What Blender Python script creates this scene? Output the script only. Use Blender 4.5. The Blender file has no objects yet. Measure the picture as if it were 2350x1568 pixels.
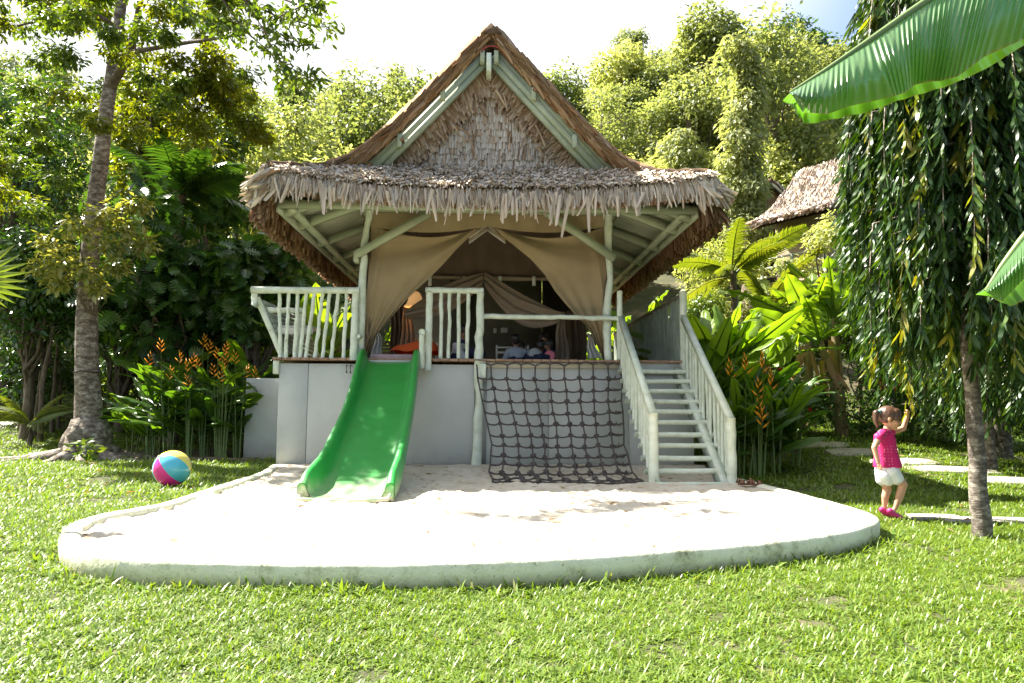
import bpy, math, random
import numpy as np
from mathutils import Vector, Matrix, noise as mnoise

S = bpy.context.scene
C = S.collection
PI = math.pi
rng = np.random.default_rng(7)
random.seed(7)

# ------------------------------------------------------------------ camera
YAW, PITCH, ROLL = math.radians(1.95), math.radians(5.2), math.radians(0.35)
CAM = Vector((0.0, 0.0, 1.1))
FPX = 1600.0                       # focal length for a picture 2350 units wide
F0 = Vector((math.sin(YAW)*math.cos(PITCH), math.cos(YAW)*math.cos(PITCH), math.sin(PITCH)))
R0 = Vector((math.cos(YAW), -math.sin(YAW), 0))
U0 = R0.cross(F0)
CR = math.cos(ROLL)*R0 + math.sin(ROLL)*U0
CU = -math.sin(ROLL)*R0 + math.cos(ROLL)*U0
cam = bpy.data.cameras.new('camera'); camo = bpy.data.objects.new('camera', cam); C.objects.link(camo)
cam.sensor_width = 36; cam.lens = 36*FPX/2350; cam.clip_end = 2000; cam.clip_start = 0.05
M = Matrix(((CR.x, CU.x, -F0.x, CAM.x), (CR.y, CU.y, -F0.y, CAM.y), (CR.z, CU.z, -F0.z, CAM.z), (0, 0, 0, 1)))
camo.matrix_world = M
S.camera = camo

def ray(px, py):
    return F0 + CR*((px-1175)/FPX) + CU*((784-py)/FPX)
def W(px, py, Y):
    """the point of the plane y = Y seen at a place of the photograph"""
    r = ray(px, py); return CAM + r*(Y/r.y)
def G(px, py, z=0.0):
    """the point of the level plane at height z seen at a place of the photograph"""
    r = ray(px, py); return CAM + r*((z-CAM.z)/r.z)

# ------------------------------------------------------------------ sky and sun
SUN = Vector((0.727, -0.38, -1.0)).normalized()     # the way the light travels
wd = bpy.data.worlds.new("World"); S.world = wd; wd.use_nodes = True
wn = wd.node_tree.nodes; wl = wd.node_tree.links
bg = wn['Background']
sky = wn.new('ShaderNodeTexSky'); sky.sky_type = 'NISHITA'; sky.sun_disc = False
sky.sun_elevation = math.asin(-SUN.z); sky.sun_rotation = math.atan2(-SUN.x, -SUN.y)
sky.dust_density = 3.0; sky.air_density = 1.0; sky.ozone_density = 1.0
# thin bright haze: whitest round the sun, thinning away from it
tcw = wn.new('ShaderNodeTexCoord'); dp = wn.new('ShaderNodeVectorMath'); dp.operation = 'DOT_PRODUCT'
wl.new(tcw.outputs['Generated'], dp.inputs[0]); dp.inputs[1].default_value = (-SUN.x, -SUN.y, -SUN.z)
cn = wn.new('ShaderNodeTexNoise'); cn.inputs['Scale'].default_value = 2.2; cn.inputs['Detail'].default_value = 5; wl.new(tcw.outputs['Generated'], cn.inputs['Vector'])
ma = wn.new('ShaderNodeMath'); ma.operation = 'MULTIPLY_ADD'; ma.inputs[1].default_value = 0.12; wl.new(cn.outputs[0], ma.inputs[0]); wl.new(dp.outputs['Value'], ma.inputs[2])
mr = wn.new('ShaderNodeMapRange'); mr.inputs[1].default_value = 0.38; mr.inputs[2].default_value = 0.60; mr.interpolation_type = 'SMOOTHSTEP'; wl.new(ma.outputs[0], mr.inputs[0])
mw = wn.new('ShaderNodeMix'); mw.data_type = 'RGBA'; wl.new(mr.outputs[0], mw.inputs[0]); wl.new(sky.outputs[0], mw.inputs[6]); mw.inputs[7].default_value = (4.6, 4.7, 4.8, 1)
wl.new(mw.outputs[2], bg.inputs['Color']); bg.inputs['Strength'].default_value = 0.075
sun = bpy.data.lights.new('sun', 'SUN'); sun.energy = 5.0; sun.angle = math.radians(0.5); sun.color = (1.0, 0.94, 0.84)
suno = bpy.data.objects.new('sun', sun); C.objects.link(suno)
suno.rotation_euler = SUN.to_track_quat('-Z', 'Y').to_euler()
suno.location = (-12, 12, 20)
vs = S.view_settings
vs.view_transform = 'Standard'; vs.look = 'None'; vs.gamma = 1; vs.exposure = 2.15; vs.use_curve_mapping = False
S.cycles.max_bounces = 8; S.cycles.transparent_max_bounces = 12
S.cycles.diffuse_bounces = 3; S.cycles.glossy_bounces = 2; S.cycles.transmission_bounces = 4
S.cycles.use_denoising = True
S.cycles.sample_clamp_indirect = 8.0

# ------------------------------------------------------------------ object helpers
def tag(o, label=None, cat=None, group=None, kind=None):
    if label: o['label'] = label
    if cat: o['category'] = cat
    if group: o['group'] = group
    if kind: o['kind'] = kind
    return o

def empty(name, loc=(0, 0, 0), label=None, cat=None, group=None):
    o = bpy.data.objects.new(name, None); C.objects.link(o); o.location = loc
    o.empty_display_size = 0.1
    return tag(o, label, cat, group)

_wm = {}
def link(name, me, parent=None, mat=None):
    o = bpy.data.objects.new(name, me); C.objects.link(o)
    if mat is not None and not me.materials: me.materials.append(mat)
    if parent is not None:
        o.parent = parent
        o.matrix_parent_inverse = Matrix.Translation(-worldloc(parent))
    return o
def worldloc(o):
    v = Vector(o.location)
    while o.parent:
        v = v + o.matrix_parent_inverse.translation; o = o.parent; v = v + Vector(o.location)
    return v

class Geo:
    """collects pieces (verts, faces) and makes ONE mesh of them"""
    def __init__(s): s.V = []; s.F = []; s.n = 0; s.U = []
    def add(s, V, F, uv=None):
        V = np.asarray(V, dtype=np.float32).reshape(-1, 3)
        if isinstance(F, np.ndarray): s.F.append(F.astype(np.int32)+s.n)
        else:
            by = {}
            for f in F: by.setdefault(len(f), []).append(f)
            for k, l in by.items(): s.F.append(np.array(l, dtype=np.int32)+s.n)
        s.V.append(V); s.U.append(np.zeros((len(V), 2), np.float32) if uv is None else np.asarray(uv, np.float32))
        s.n += len(V); return s
    def mesh(s, name, mat=None, smooth=False, uv=False):
        V = np.concatenate(s.V)
        loops = np.concatenate([f.ravel() for f in s.F])
        tot = np.concatenate([np.full(len(f), f.shape[1], np.int32) for f in s.F])
        me = bpy.data.meshes.new(name)
        me.vertices.add(len(V)); me.vertices.foreach_set('co', V.ravel())
        me.loops.add(len(loops)); me.loops.foreach_set('vertex_index', loops)
        me.polygons.add(len(tot))
        st = np.concatenate([[0], np.cumsum(tot)[:-1]]).astype(np.int32)
        me.polygons.foreach_set('loop_start', st); me.polygons.foreach_set('loop_total', tot)
        if smooth: me.polygons.foreach_set('use_smooth', np.ones(len(tot), bool))
        if uv:
            l = me.uv_layers.new(name='UVMap')
            l.data.foreach_set('uv', np.concatenate(s.U)[loops].ravel())
        me.update(calc_edges=True)
        if mat: me.materials.append(mat)
        return me
    def build(s, name, mat=None, parent=None, smooth=False, uv=False):
        return link(name, s.mesh(name, mat, smooth, uv), parent)

BOXF = np.array([[0,3,2,1],[4,5,6,7],[0,1,5,4],[1,2,6,5],[2,3,7,6],[3,0,4,7]])
def box(x0, x1, y0, y1, z0, z1):
    return np.array([[x0,y0,z0],[x1,y0,z0],[x1,y1,z0],[x0,y1,z0],[x0,y0,z1],[x1,y0,z1],[x1,y1,z1],[x0,y1,z1]], float), BOXF
def orient(V, F):
    V = np.asarray(V); c = V.mean(0); out = []
    for f in F:
        p = V[list(f)]; n = np.cross(p[1]-p[0], p[2]-p[0]); out.append(list(f) if n @ (p.mean(0)-c) >= 0 else list(f)[::-1])
    return V, out
def beam(p0, p1, w, h, up=(0, 0, 1)):
    """a squared timber from p0 to p1, w across and h along up"""
    p0 = Vector(p0); p1 = Vector(p1); d = (p1-p0).normalized(); up = Vector(up)
    s = d.cross(up).normalized(); u = s.cross(d).normalized()
    V = [p+s*(a*w/2)+u*(b*h/2) for p in (p0, p1) for a, b in ((-1,-1),(1,-1),(1,1),(-1,1))]
    return orient(np.array(V), [[0,1,2,3],[7,6,5,4],[0,4,5,1],[1,5,6,2],[2,6,7,3],[3,7,4,0]])
def bevbox(x0, x1, y0, y1, z0, z1, b=0.006):
    """a box with chamfered edges"""
    V = []
    cx, cy, cz = (x0+x1)/2, (y0+y1)/2, (z0+z1)/2; hx, hy, hz = (x1-x0)/2, (y1-y0)/2, (z1-z0)/2
    import itertools
    idx = {}
    for sx, sy, sz in itertools.product((-1, 1), repeat=3):
        for ax in range(3):
            d = [hx-b, hy-b, hz-b]; d[ax] += b
            idx[(sx, sy, sz, ax)] = len(V); V.append((cx+sx*d[0], cy+sy*d[1], cz+sz*d[2]))
    F = []
    for ax in range(3):
        for s in (-1, 1):
            o = [a for a in range(3) if a != ax]
            q = []
            for a, c in ((-1,-1),(1,-1),(1,1),(-1,1)):
                k = [0,0,0]; k[ax] = s; k[o[0]] = a; k[o[1]] = c
                q.append(idx[(k[0],k[1],k[2],ax)])
            F.append(q)
    for ax in range(3):                                   # edge chamfers
        o = [a for a in range(3) if a != ax]
        for a in (-1, 1):
            for c in (-1, 1):
                q = []
                for e, s in ((o[0],-1),(o[1],-1),(o[1],1),(o[0],1)):
                    k = [0,0,0]; k[ax] = s; k[o[0]] = a; k[o[1]] = c
                    q.append(idx[(k[0],k[1],k[2],e)])
                F.append(q)
    for sx, sy, sz in itertools.product((-1, 1), repeat=3):
        F.append([idx[(sx,sy,sz,0)], idx[(sx,sy,sz,1)], idx[(sx,sy,sz,2)]])
    return orient(np.array(V), F)
def tube(pts, rad, seg=8, cap=True, wob=0.0, sub=0, seed=0):
    """a round log, rope or stem along pts; rad a number or one per point; wob = knots and bends"""
    P = np.array([list(p) for p in pts], float)
    r = np.full(len(P), rad, float) if np.isscalar(rad) else np.array(rad, float)
    if sub:
        t = np.linspace(0, len(P)-1, (len(P)-1)*sub+1); i = np.clip(t.astype(int), 0, len(P)-2); f = (t-i)[:, None]
        P = P[i]*(1-f)+P[i+1]*f; r = r[i]*(1-f[:, 0])+r[i+1]*f[:, 0]
    if wob:
        g = np.random.default_rng(seed)
        n = len(P); P[1:-1] += g.normal(0, 1, (n-2, 3))*r[1:-1, None]*wob; r = r*(1+g.normal(0, 1, n)*wob*0.5)
    T = np.gradient(P, axis=0); T /= np.linalg.norm(T, axis=1)[:, None]+1e-9
    ref = np.array([0, 0, 1.0]) if abs(T[0, 2]) < 0.8 else np.array([0, 1.0, 0])
    A = np.cross(T, ref); A /= np.linalg.norm(A, axis=1)[:, None]+1e-9; B = np.cross(T, A)
    a = np.linspace(0, 2*PI, seg, endpoint=False)
    ring = A[:, None, :]*np.cos(a)[None, :, None]+B[:, None, :]*np.sin(a)[None, :, None]
    V = (P[:, None, :]+ring*r[:, None, None]).reshape(-1, 3)
    n = len(P); i = np.arange(n-1)[:, None]*seg; j = np.arange(seg)[None, :]; j2 = (j+1) % seg
    Q = np.stack([i+j, i+j2, i+seg+j2, i+seg+j], -1).reshape(-1, 4)
    F = [list(q) for q in Q]
    if cap: F += [list(range(seg)), list(range((n-1)*seg, n*seg))[::-1]]
    return V, F
def sphere(c, r, seg=12, rings=8):
    r = (r, r, r) if np.isscalar(r) else r
    V = [(c[0], c[1], c[2]-r[2])]
    for i in range(1, rings):
        t = PI*i/rings-PI/2
        for j in range(seg):
            a = 2*PI*j/seg; V.append((c[0]+r[0]*math.cos(t)*math.cos(a), c[1]+r[1]*math.cos(t)*math.sin(a), c[2]+r[2]*math.sin(t)))
    V.append((c[0], c[1], c[2]+r[2])); F = []
    for j in range(seg): F.append([0, 1+(j+1) % seg, 1+j])
    for i in range(rings-2):
        for j in range(seg):
            a = 1+i*seg; F.append([a+j, a+(j+1) % seg, a+seg+(j+1) % seg, a+seg+j])
    a = 1+(rings-2)*seg
    for j in range(seg): F.append([a+j, a+(j+1) % seg, len(V)-1])
    return np.array(V), F
def grid(fn, nu, nv):
    """a sheet fn(u, v) -> point, u and v from 0 to 1"""
    V = []; UV = []
    for i in range(nu+1):
        for j in range(nv+1):
            V.append(tuple(fn(i/nu, j/nv))); UV.append((i/nu, j/nv))
    F = [[i*(nv+1)+j, (i+1)*(nv+1)+j, (i+1)*(nv+1)+j+1, i*(nv+1)+j+1] for i in range(nu) for j in range(nv)]
    return np.array(V), F, UV
def one(name, vf, mat, parent=None, smooth=False):
    g = Geo(); g.add(*vf[:2], vf[2] if len(vf) > 2 else None); return g.build(name, mat, parent, smooth, uv=len(vf) > 2)

def scatter(tv, tf, P, D, N, s, sw=None):
    """copies of a small template (x across, y along, z out) baked at P, along D, facing N"""
    tv = np.asarray(tv, float); D = D/(np.linalg.norm(D, axis=1)[:, None]+1e-9)
    Wd = np.cross(D, N); Wd /= np.linalg.norm(Wd, axis=1)[:, None]+1e-9; N2 = np.cross(Wd, D)
    s = np.broadcast_to(np.asarray(s, float), (len(P),)); sw = s if sw is None else np.broadcast_to(np.asarray(sw, float), (len(P),))
    V = (P[:, None, :]+Wd[:, None, :]*(tv[None, :, 0:1]*sw[:, None, None])+D[:, None, :]*(tv[None, :, 1:2]*s[:, None, None])
         + N2[:, None, :]*(tv[None, :, 2:3]*s[:, None, None])).reshape(-1, 3)
    tf = np.asarray(tf)
    F = (tf[None]+(np.arange(len(P))*len(tv))[:, None, None]).reshape(-1, tf.shape[1])
    return V, F
def unit(n, g=None):
    g = g or rng
    v = g.normal(0, 1, (n, 3)); return v/np.linalg.norm(v, axis=1)[:, None]

# ------------------------------------------------------------------ materials
def newmat(name):
    m = bpy.data.materials.new(name); m.use_nodes = True
    nt = m.node_tree; b = nt.nodes['Principled BSDF']; return m, nt, b
def nnoise(nt, scale, detail=4, rough=0.6, obj=True, stretch=None):
    tc = nt.nodes.new('ShaderNodeTexCoord'); n = nt.nodes.new('ShaderNodeTexNoise')
    n.inputs['Scale'].default_value = scale; n.inputs['Detail'].default_value = detail; n.inputs['Roughness'].default_value = rough
    src = tc.outputs['Object' if obj else 'UV']
    if stretch:
        mp = nt.nodes.new('ShaderNodeMapping'); mp.inputs['Scale'].default_value = stretch
        nt.links.new(src, mp.inputs[0]); src = mp.outputs[0]
    nt.links.new(src, n.inputs['Vector']); return n
def ramp(nt, src, stops):
    r = nt.nodes.new('ShaderNodeValToRGB'); e = r.color_ramp.elements
    while len(e) > 1: e.remove(e[-1])
    e[0].position = stops[0][0]; e[0].color = (*stops[0][1], 1)
    for p, c in stops[1:]:
        k = e.new(p); k.color = (*c, 1)
    nt.links.new(src, r.inputs[0]); return r
def bumpy(nt, b, src, strength=0.3, dist=0.01):
    bp = nt.nodes.new('ShaderNodeBump'); bp.inputs['Strength'].default_value = strength; bp.inputs['Distance'].default_value = dist
    nt.links.new(src, bp.inputs['Height']); nt.links.new(bp.outputs[0], b.inputs['Normal']); return bp
def mat_noise(name, stops, scale=6, rough=0.7, bump=0.2, bdist=0.01, detail=5, stretch=None, spec=0.4, bscale=None):
    m, nt, b = newmat(name)
    n = nnoise(nt, scale, detail, stretch=stretch); r = ramp(nt, n.outputs[0], stops)
    nt.links.new(r.outputs[0], b.inputs['Base Color']); b.inputs['Roughness'].default_value = rough
    b.inputs['Specular IOR Level'].default_value = spec
    if bump:
        n2 = nnoise(nt, bscale or scale*4, 4, stretch=stretch); bumpy(nt, b, n2.outputs[0], bump, bdist)
    return m
def mat_leaf(name, cols, trans=0.35, rough=0.45, tcol=None, spec=0.5, ribs=None, objvar=0.0):
    """a leaf: its colour differs from leaf to leaf, light shines through it"""
    m, nt, b = newmat(name)
    g = nt.nodes.new('ShaderNodeNewGeometry')
    st = [(i/(max(1, len(cols)-1)), c) for i, c in enumerate(cols)]
    src = g.outputs['Random Per Island']
    if objvar:
        oi = nt.nodes.new('ShaderNodeObjectInfo'); mx = nt.nodes.new('ShaderNodeMix')
        mx.inputs[0].default_value = objvar; nt.links.new(src, mx.inputs[2]); nt.links.new(oi.outputs['Random'], mx.inputs[3]); src = mx.outputs[0]
    r = ramp(nt, src, st)
    nt.links.new(r.outputs[0], b.inputs['Base Color']); b.inputs['Roughness'].default_value = rough
    b.inputs['Specular IOR Level'].default_value = spec
    t = nt.nodes.new('ShaderNodeBsdfTranslucent')
    hs = nt.nodes.new('ShaderNodeMix'); hs.data_type = 'RGBA'; hs.blend_type = 'MULTIPLY'; hs.inputs[0].default_value = 1
    hs.inputs[7].default_value = (*(tcol or (1.7, 1.5, 0.5)), 1)
    nt.links.new(r.outputs[0], hs.inputs[6]); nt.links.new(hs.outputs[2], t.inputs[0])
    mix = nt.nodes.new('ShaderNodeMixShader'); mix.inputs[0].default_value = trans
    nt.links.new(b.outputs[0], mix.inputs[1]); nt.links.new(t.outputs[0], mix.inputs[2])
    nt.links.new(mix.outputs[0], nt.nodes['Material Output'].inputs[0])
    if ribs:
        tc = nt.nodes.new('ShaderNodeTexCoord'); sp = nt.nodes.new('ShaderNodeSeparateXYZ'); nt.links.new(tc.outputs['UV'], sp.inputs[0])
        ma = nt.nodes.new('ShaderNodeMath'); ma.operation = 'MULTIPLY'; ma.inputs[1].default_value = ribs; nt.links.new(sp.outputs[1], ma.inputs[0])
        si = nt.nodes.new('ShaderNodeMath'); si.operation = 'SINE'; nt.links.new(ma.outputs[0], si.inputs[0])
        bp = bumpy(nt, b, si.outputs[0], 0.35, 0.004)
    return m
# ------------------------------------------------------------------ palette
M_ = {}
def mats():
    M_['thatch'] = mat_leaf('dry_palm_leaf', [(0.20,0.13,0.08),(0.36,0.28,0.21),(0.46,0.39,0.33),(0.28,0.19,0.12),(0.52,0.45,0.39),(0.38,0.31,0.26)], trans=0.10, rough=0.8, tcol=(1.3,1.0,0.6), spec=0.15)
    M_['thatch_brown'] = mat_leaf('brown_palm_leaf', [(0.22,0.11,0.05),(0.38,0.23,0.12),(0.48,0.33,0.20),(0.26,0.14,0.07),(0.56,0.42,0.29)], trans=0.22, rough=0.8, tcol=(1.5,0.9,0.4), spec=0.1)
    M_['thatch_tan'] = mat_leaf('tan_palm_leaf', [(0.42,0.29,0.19),(0.56,0.42,0.30),(0.24,0.14,0.08),(0.62,0.50,0.40),(0.48,0.34,0.23),(0.34,0.22,0.14),(0.60,0.46,0.34)], trans=0.10, rough=0.8, tcol=(1.3,1.0,0.6), spec=0.1)
    M_['thatch_side'] = mat_leaf('red_brown_palm_leaf', [(0.13,0.075,0.035),(0.25,0.155,0.085),(0.35,0.24,0.145),(0.17,0.10,0.05),(0.42,0.31,0.20)], trans=0.30, rough=0.8, tcol=(1.6,0.95,0.45), spec=0.1)  # darker copy of the thatch; its backlit tone is put into the colour
    M_['thatch_grey'] = mat_leaf('weathered_palm_leaf', [(0.52,0.45,0.38),(0.68,0.62,0.55),(0.24,0.155,0.09),(0.76,0.71,0.65),(0.40,0.29,0.20),(0.72,0.66,0.59),(0.58,0.51,0.43)], trans=0.06, rough=0.85, spec=0.1)  # weathered grey; the dark browns partly stand in for shadow between strips
    M_['thatch_core'] = mat_noise('thatch_underlay', [(0.3,(0.07,0.04,0.022)),(0.6,(0.20,0.125,0.07)),(0.8,(0.30,0.2,0.12))], 9, 0.9, 0.8, 0.03, stretch=(1,1,6))
    M_['paint'] = mat_noise('sage_painted_log', [(0.27,(0.30,0.27,0.19)),(0.33,(0.52,0.57,0.45)),(0.5,(0.62,0.68,0.57)),(0.72,(0.72,0.77,0.68))], 7, 0.5, 0.6, 0.008, detail=9, spec=0.45, bscale=22)
    M_['paint_green'] = mat_noise('green_painted_timber', [(0.3,(0.30,0.34,0.23)),(0.6,(0.38,0.42,0.30)),(0.8,(0.44,0.48,0.35))], 3, 0.5, 0.15, 0.004, stretch=(1,1,1))
    M_['sheet'] = mat_noise('corrugated_sheet', [(0.3,(0.30,0.33,0.24)),(0.7,(0.42,0.44,0.34))], 2, 0.6, 0.1, 0.003)
    M_['panel'] = panelmat()
    M_['deck'] = mat_noise('weathered_deck_board', [(0.3,(0.20,0.115,0.075)),(0.6,(0.36,0.24,0.17)),(0.8,(0.46,0.34,0.27))], 8, 0.7, 0.3, 0.003, stretch=(0.4,4,4))
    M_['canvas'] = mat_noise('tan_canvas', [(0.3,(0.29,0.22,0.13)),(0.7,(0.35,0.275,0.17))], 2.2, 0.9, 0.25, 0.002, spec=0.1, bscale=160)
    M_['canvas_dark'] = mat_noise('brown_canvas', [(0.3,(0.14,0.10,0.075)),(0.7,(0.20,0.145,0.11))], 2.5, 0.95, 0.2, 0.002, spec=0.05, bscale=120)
    M_['net'] = mat_noise('mosquito_netting', [(0.3,(0.26,0.20,0.15)),(0.7,(0.34,0.27,0.21))], 3, 0.95, 0.1, 0.002, spec=0.05, bscale=200)
    M_['concrete'] = mat_noise('bare_concrete', [(0.3,(0.17,0.155,0.12)),(0.5,(0.22,0.20,0.165)),(0.75,(0.28,0.26,0.22))], 2.2, 0.85, 0.2, 0.004)
    M_['dark_door'] = mat_noise('dark_green_door', [(0.3,(0.05,0.055,0.035)),(0.7,(0.075,0.08,0.05))], 3, 0.6, 0.1)
    M_['curb'] = mat_noise('limewashed_cement', [(0.28,(0.28,0.29,0.20)),(0.42,(0.50,0.52,0.38)),(0.62,(0.62,0.63,0.50)),(0.8,(0.70,0.70,0.60))], 3.5, 0.85, 0.7, 0.012, detail=9, bscale=22)
    M_['rope'] = mat_noise('tarred_rope', [(0.3,(0.045,0.038,0.034)),(0.6,(0.10,0.085,0.078)),(0.8,(0.20,0.175,0.165))], 30, 0.9, 0.8, 0.006, stretch=(1,1,1), bscale=120)
    M_['white_cloth'] = mat_noise('white_cloth', [(0.3,(0.68,0.68,0.66)),(0.7,(0.8,0.8,0.78))], 3, 0.9, 0.2, 0.003)
    M_['white_paint'] = mat_noise('white_paint', [(0.3,(0.62,0.62,0.58)),(0.7,(0.74,0.74,0.70))], 6, 0.5, 0.1)
    M_['iron'] = mat_noise('black_iron', [(0.3,(0.03,0.025,0.02)),(0.7,(0.07,0.05,0.04))], 20, 0.5, 0.3)
    M_['bark_pale'] = bark('mottled_pale_bark', (0.09,0.07,0.052), (0.23,0.18,0.14), (0.46,0.41,0.35), 5.0, 0.55)
    M_['bark_ringed'] = bark('dark_ringed_bark', (0.06,0.05,0.04), (0.14,0.115,0.09), (0.34,0.31,0.26), 6.0, 0.6)
    M_['bark'] = mat_noise('brown_bark', [(0.3,(0.06,0.045,0.03)),(0.6,(0.15,0.115,0.08)),(0.8,(0.24,0.2,0.15))], 7, 0.9, 0.9, 0.03, stretch=(2,2,0.6), bscale=12)
    M_['stem'] = mat_noise('green_plant_stem', [(0.3,(0.09,0.15,0.04)),(0.7,(0.16,0.22,0.07))], 5, 0.5, 0.2)
    M_['banana_stem'] = mat_noise('banana_trunk_sheath', [(0.3,(0.13,0.09,0.05)),(0.55,(0.24,0.18,0.10)),(0.75,(0.22,0.26,0.10))], 3, 0.7, 0.5, 0.01, stretch=(5,5,0.7))
    M_['stone'] = mat_noise('pale_paving_stone', [(0.3,(0.24,0.22,0.18)),(0.7,(0.38,0.35,0.30))], 5, 0.85, 0.6, 0.01)
    # leaves
    M_['grassblade'] = mat_leaf('grass_blade', [(0.05,0.11,0.012),(0.13,0.22,0.02),(0.19,0.28,0.035),(0.07,0.14,0.015),(0.23,0.31,0.06),(0.10,0.18,0.018),(0.20,0.29,0.05),(0.13,0.22,0.02),(0.30,0.27,0.12),(0.06,0.12,0.012),(0.17,0.27,0.035)], trans=0.36, rough=0.40, tcol=(1.6,1.6,0.35), spec=0.6)
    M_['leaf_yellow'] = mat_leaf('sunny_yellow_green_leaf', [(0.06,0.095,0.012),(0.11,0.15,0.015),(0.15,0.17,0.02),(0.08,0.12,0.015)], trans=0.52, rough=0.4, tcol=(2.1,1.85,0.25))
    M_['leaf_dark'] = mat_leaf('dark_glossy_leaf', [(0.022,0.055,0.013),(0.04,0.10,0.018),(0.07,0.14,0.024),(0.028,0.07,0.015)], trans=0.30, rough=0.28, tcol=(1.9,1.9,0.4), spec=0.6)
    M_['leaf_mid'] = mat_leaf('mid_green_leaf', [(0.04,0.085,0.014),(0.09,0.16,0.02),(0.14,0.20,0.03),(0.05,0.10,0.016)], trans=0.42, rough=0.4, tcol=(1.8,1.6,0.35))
    M_['leaf_hill'] = mat_leaf('hillside_leaf', [(0.08,0.12,0.035),(0.16,0.20,0.07),(0.24,0.28,0.12),(0.32,0.34,0.18)], trans=0.50, rough=0.5, tcol=(1.75,1.65,0.85), objvar=0.55)  # paled so that the leaf colour carries the haze over the hill
    M_['leaf_hill_pale'] = mat_leaf('pale_hillside_leaf', [(0.16,0.21,0.05),(0.29,0.33,0.11),(0.40,0.42,0.20),(0.22,0.27,0.08)], trans=0.52, rough=0.5, tcol=(1.65,1.6,0.8), objvar=0.4)  # brighter copy; a sunlit, hazy tone put into the leaf colour
    M_['leaf_varieg'] = mat_leaf('variegated_leaf', [(0.12,0.17,0.03),(0.32,0.34,0.10),(0.20,0.24,0.06),(0.42,0.42,0.2),(0.09,0.14,0.02)], trans=0.42, rough=0.35, tcol=(1.6,1.4,0.4))
    M_['banana'] = mat_leaf('banana_leaf', [(0.09,0.17,0.02),(0.14,0.23,0.03),(0.19,0.28,0.04)], trans=0.50, rough=0.30, tcol=(1.9,1.8,0.3), ribs=420, objvar=0.6)
    M_['heli'] = mat_leaf('heliconia_leaf', [(0.035,0.09,0.018),(0.07,0.15,0.022),(0.12,0.21,0.025)], trans=0.42, rough=0.28, tcol=(2.1,1.9,0.3), ribs=260, objvar=0.7)
    M_['weep'] = mat_leaf('weeping_tree_leaf', [(0.012,0.035,0.009),(0.02,0.055,0.011),(0.035,0.08,0.014),(0.06,0.11,0.018)], trans=0.24, rough=0.38, tcol=(2.6,2.3,0.3), spec=0.35)
    M_['weep_sunlit'] = mat_leaf('sun_toned_weeping_leaf', [(0.14,0.2,0.02),(0.2,0.24,0.03),(0.24,0.22,0.04)], trans=0.45, rough=0.3, tcol=(1.6,1.4,0.2))  # yellow-green copy of the leaf colour, painting sunlit bits of the crown
    M_['palm'] = mat_leaf('palm_frond_leaf', [(0.08,0.13,0.02),(0.14,0.19,0.03),(0.20,0.22,0.05)], trans=0.42, rough=0.4, tcol=(1.7,1.5,0.3), objvar=0.5)
    M_['flower'] = mat_leaf('orange_flower', [(0.80,0.28,0.01),(0.88,0.42,0.015),(0.85,0.34,0.02)], trans=0.3, rough=0.4, tcol=(1.2,1.0,0.5))
    M_['redflower'] = mat_leaf('red_flower', [(0.6,0.05,0.02),(0.7,0.10,0.03)], trans=0.2, rough=0.5, tcol=(1.2,1,1))
def panelmat():
    m, nt, b = newmat('grey_painted_panel'); n = nnoise(nt, 1.6, 6, 0.6); r = ramp(nt, n.outputs[0], [(0.3,(0.43,0.445,0.42)),(0.6,(0.50,0.515,0.49)),(0.8,(0.53,0.54,0.51))])
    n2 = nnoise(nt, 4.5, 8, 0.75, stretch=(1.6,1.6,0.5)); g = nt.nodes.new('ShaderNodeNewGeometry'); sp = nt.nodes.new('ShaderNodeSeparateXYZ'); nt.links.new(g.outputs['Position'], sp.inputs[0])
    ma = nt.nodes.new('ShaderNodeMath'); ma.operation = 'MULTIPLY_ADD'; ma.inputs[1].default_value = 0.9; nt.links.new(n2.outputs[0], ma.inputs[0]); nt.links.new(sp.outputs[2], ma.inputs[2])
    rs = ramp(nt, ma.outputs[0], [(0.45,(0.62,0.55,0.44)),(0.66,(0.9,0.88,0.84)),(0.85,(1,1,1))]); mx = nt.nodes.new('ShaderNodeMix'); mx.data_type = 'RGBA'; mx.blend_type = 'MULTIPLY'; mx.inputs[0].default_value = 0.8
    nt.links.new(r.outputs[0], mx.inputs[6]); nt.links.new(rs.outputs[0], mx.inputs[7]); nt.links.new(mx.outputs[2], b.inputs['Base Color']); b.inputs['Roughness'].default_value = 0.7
    n3 = nnoise(nt, 60, 4); bumpy(nt, b, n3.outputs[0], 0.1, 0.002); return m
def bark(name, a, b_, c, scale, rough):
    m, nt, b = newmat(name)
    n1 = nnoise(nt, scale, 6, 0.7, stretch=(1.4, 1.4, 2.6)); n2 = nnoise(nt, scale*3.2, 5, 0.7, stretch=(1, 1, 2.2))
    r1 = ramp(nt, n1.outputs[0], [(0.38, a), (0.50, b_), (0.62, c)]); r2 = ramp(nt, n2.outputs[0], [(0.35, (0.45,0.42,0.38)), (0.6, (1,1,1))])
    mx = nt.nodes.new('ShaderNodeMix'); mx.data_type = 'RGBA'; mx.blend_type = 'MULTIPLY'; mx.inputs[0].default_value = 0.85
    nt.links.new(r1.outputs[0], mx.inputs[6]); nt.links.new(r2.outputs[0], mx.inputs[7]); nt.links.new(mx.outputs[2], b.inputs['Base Color'])
    b.inputs['Roughness'].default_value = 0.85
    w = nnoise(nt, 9, 5, stretch=(1, 1, 3.5)); bumpy(nt, b, w.outputs[0], 0.8, 0.02)
    return m
mats()

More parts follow.
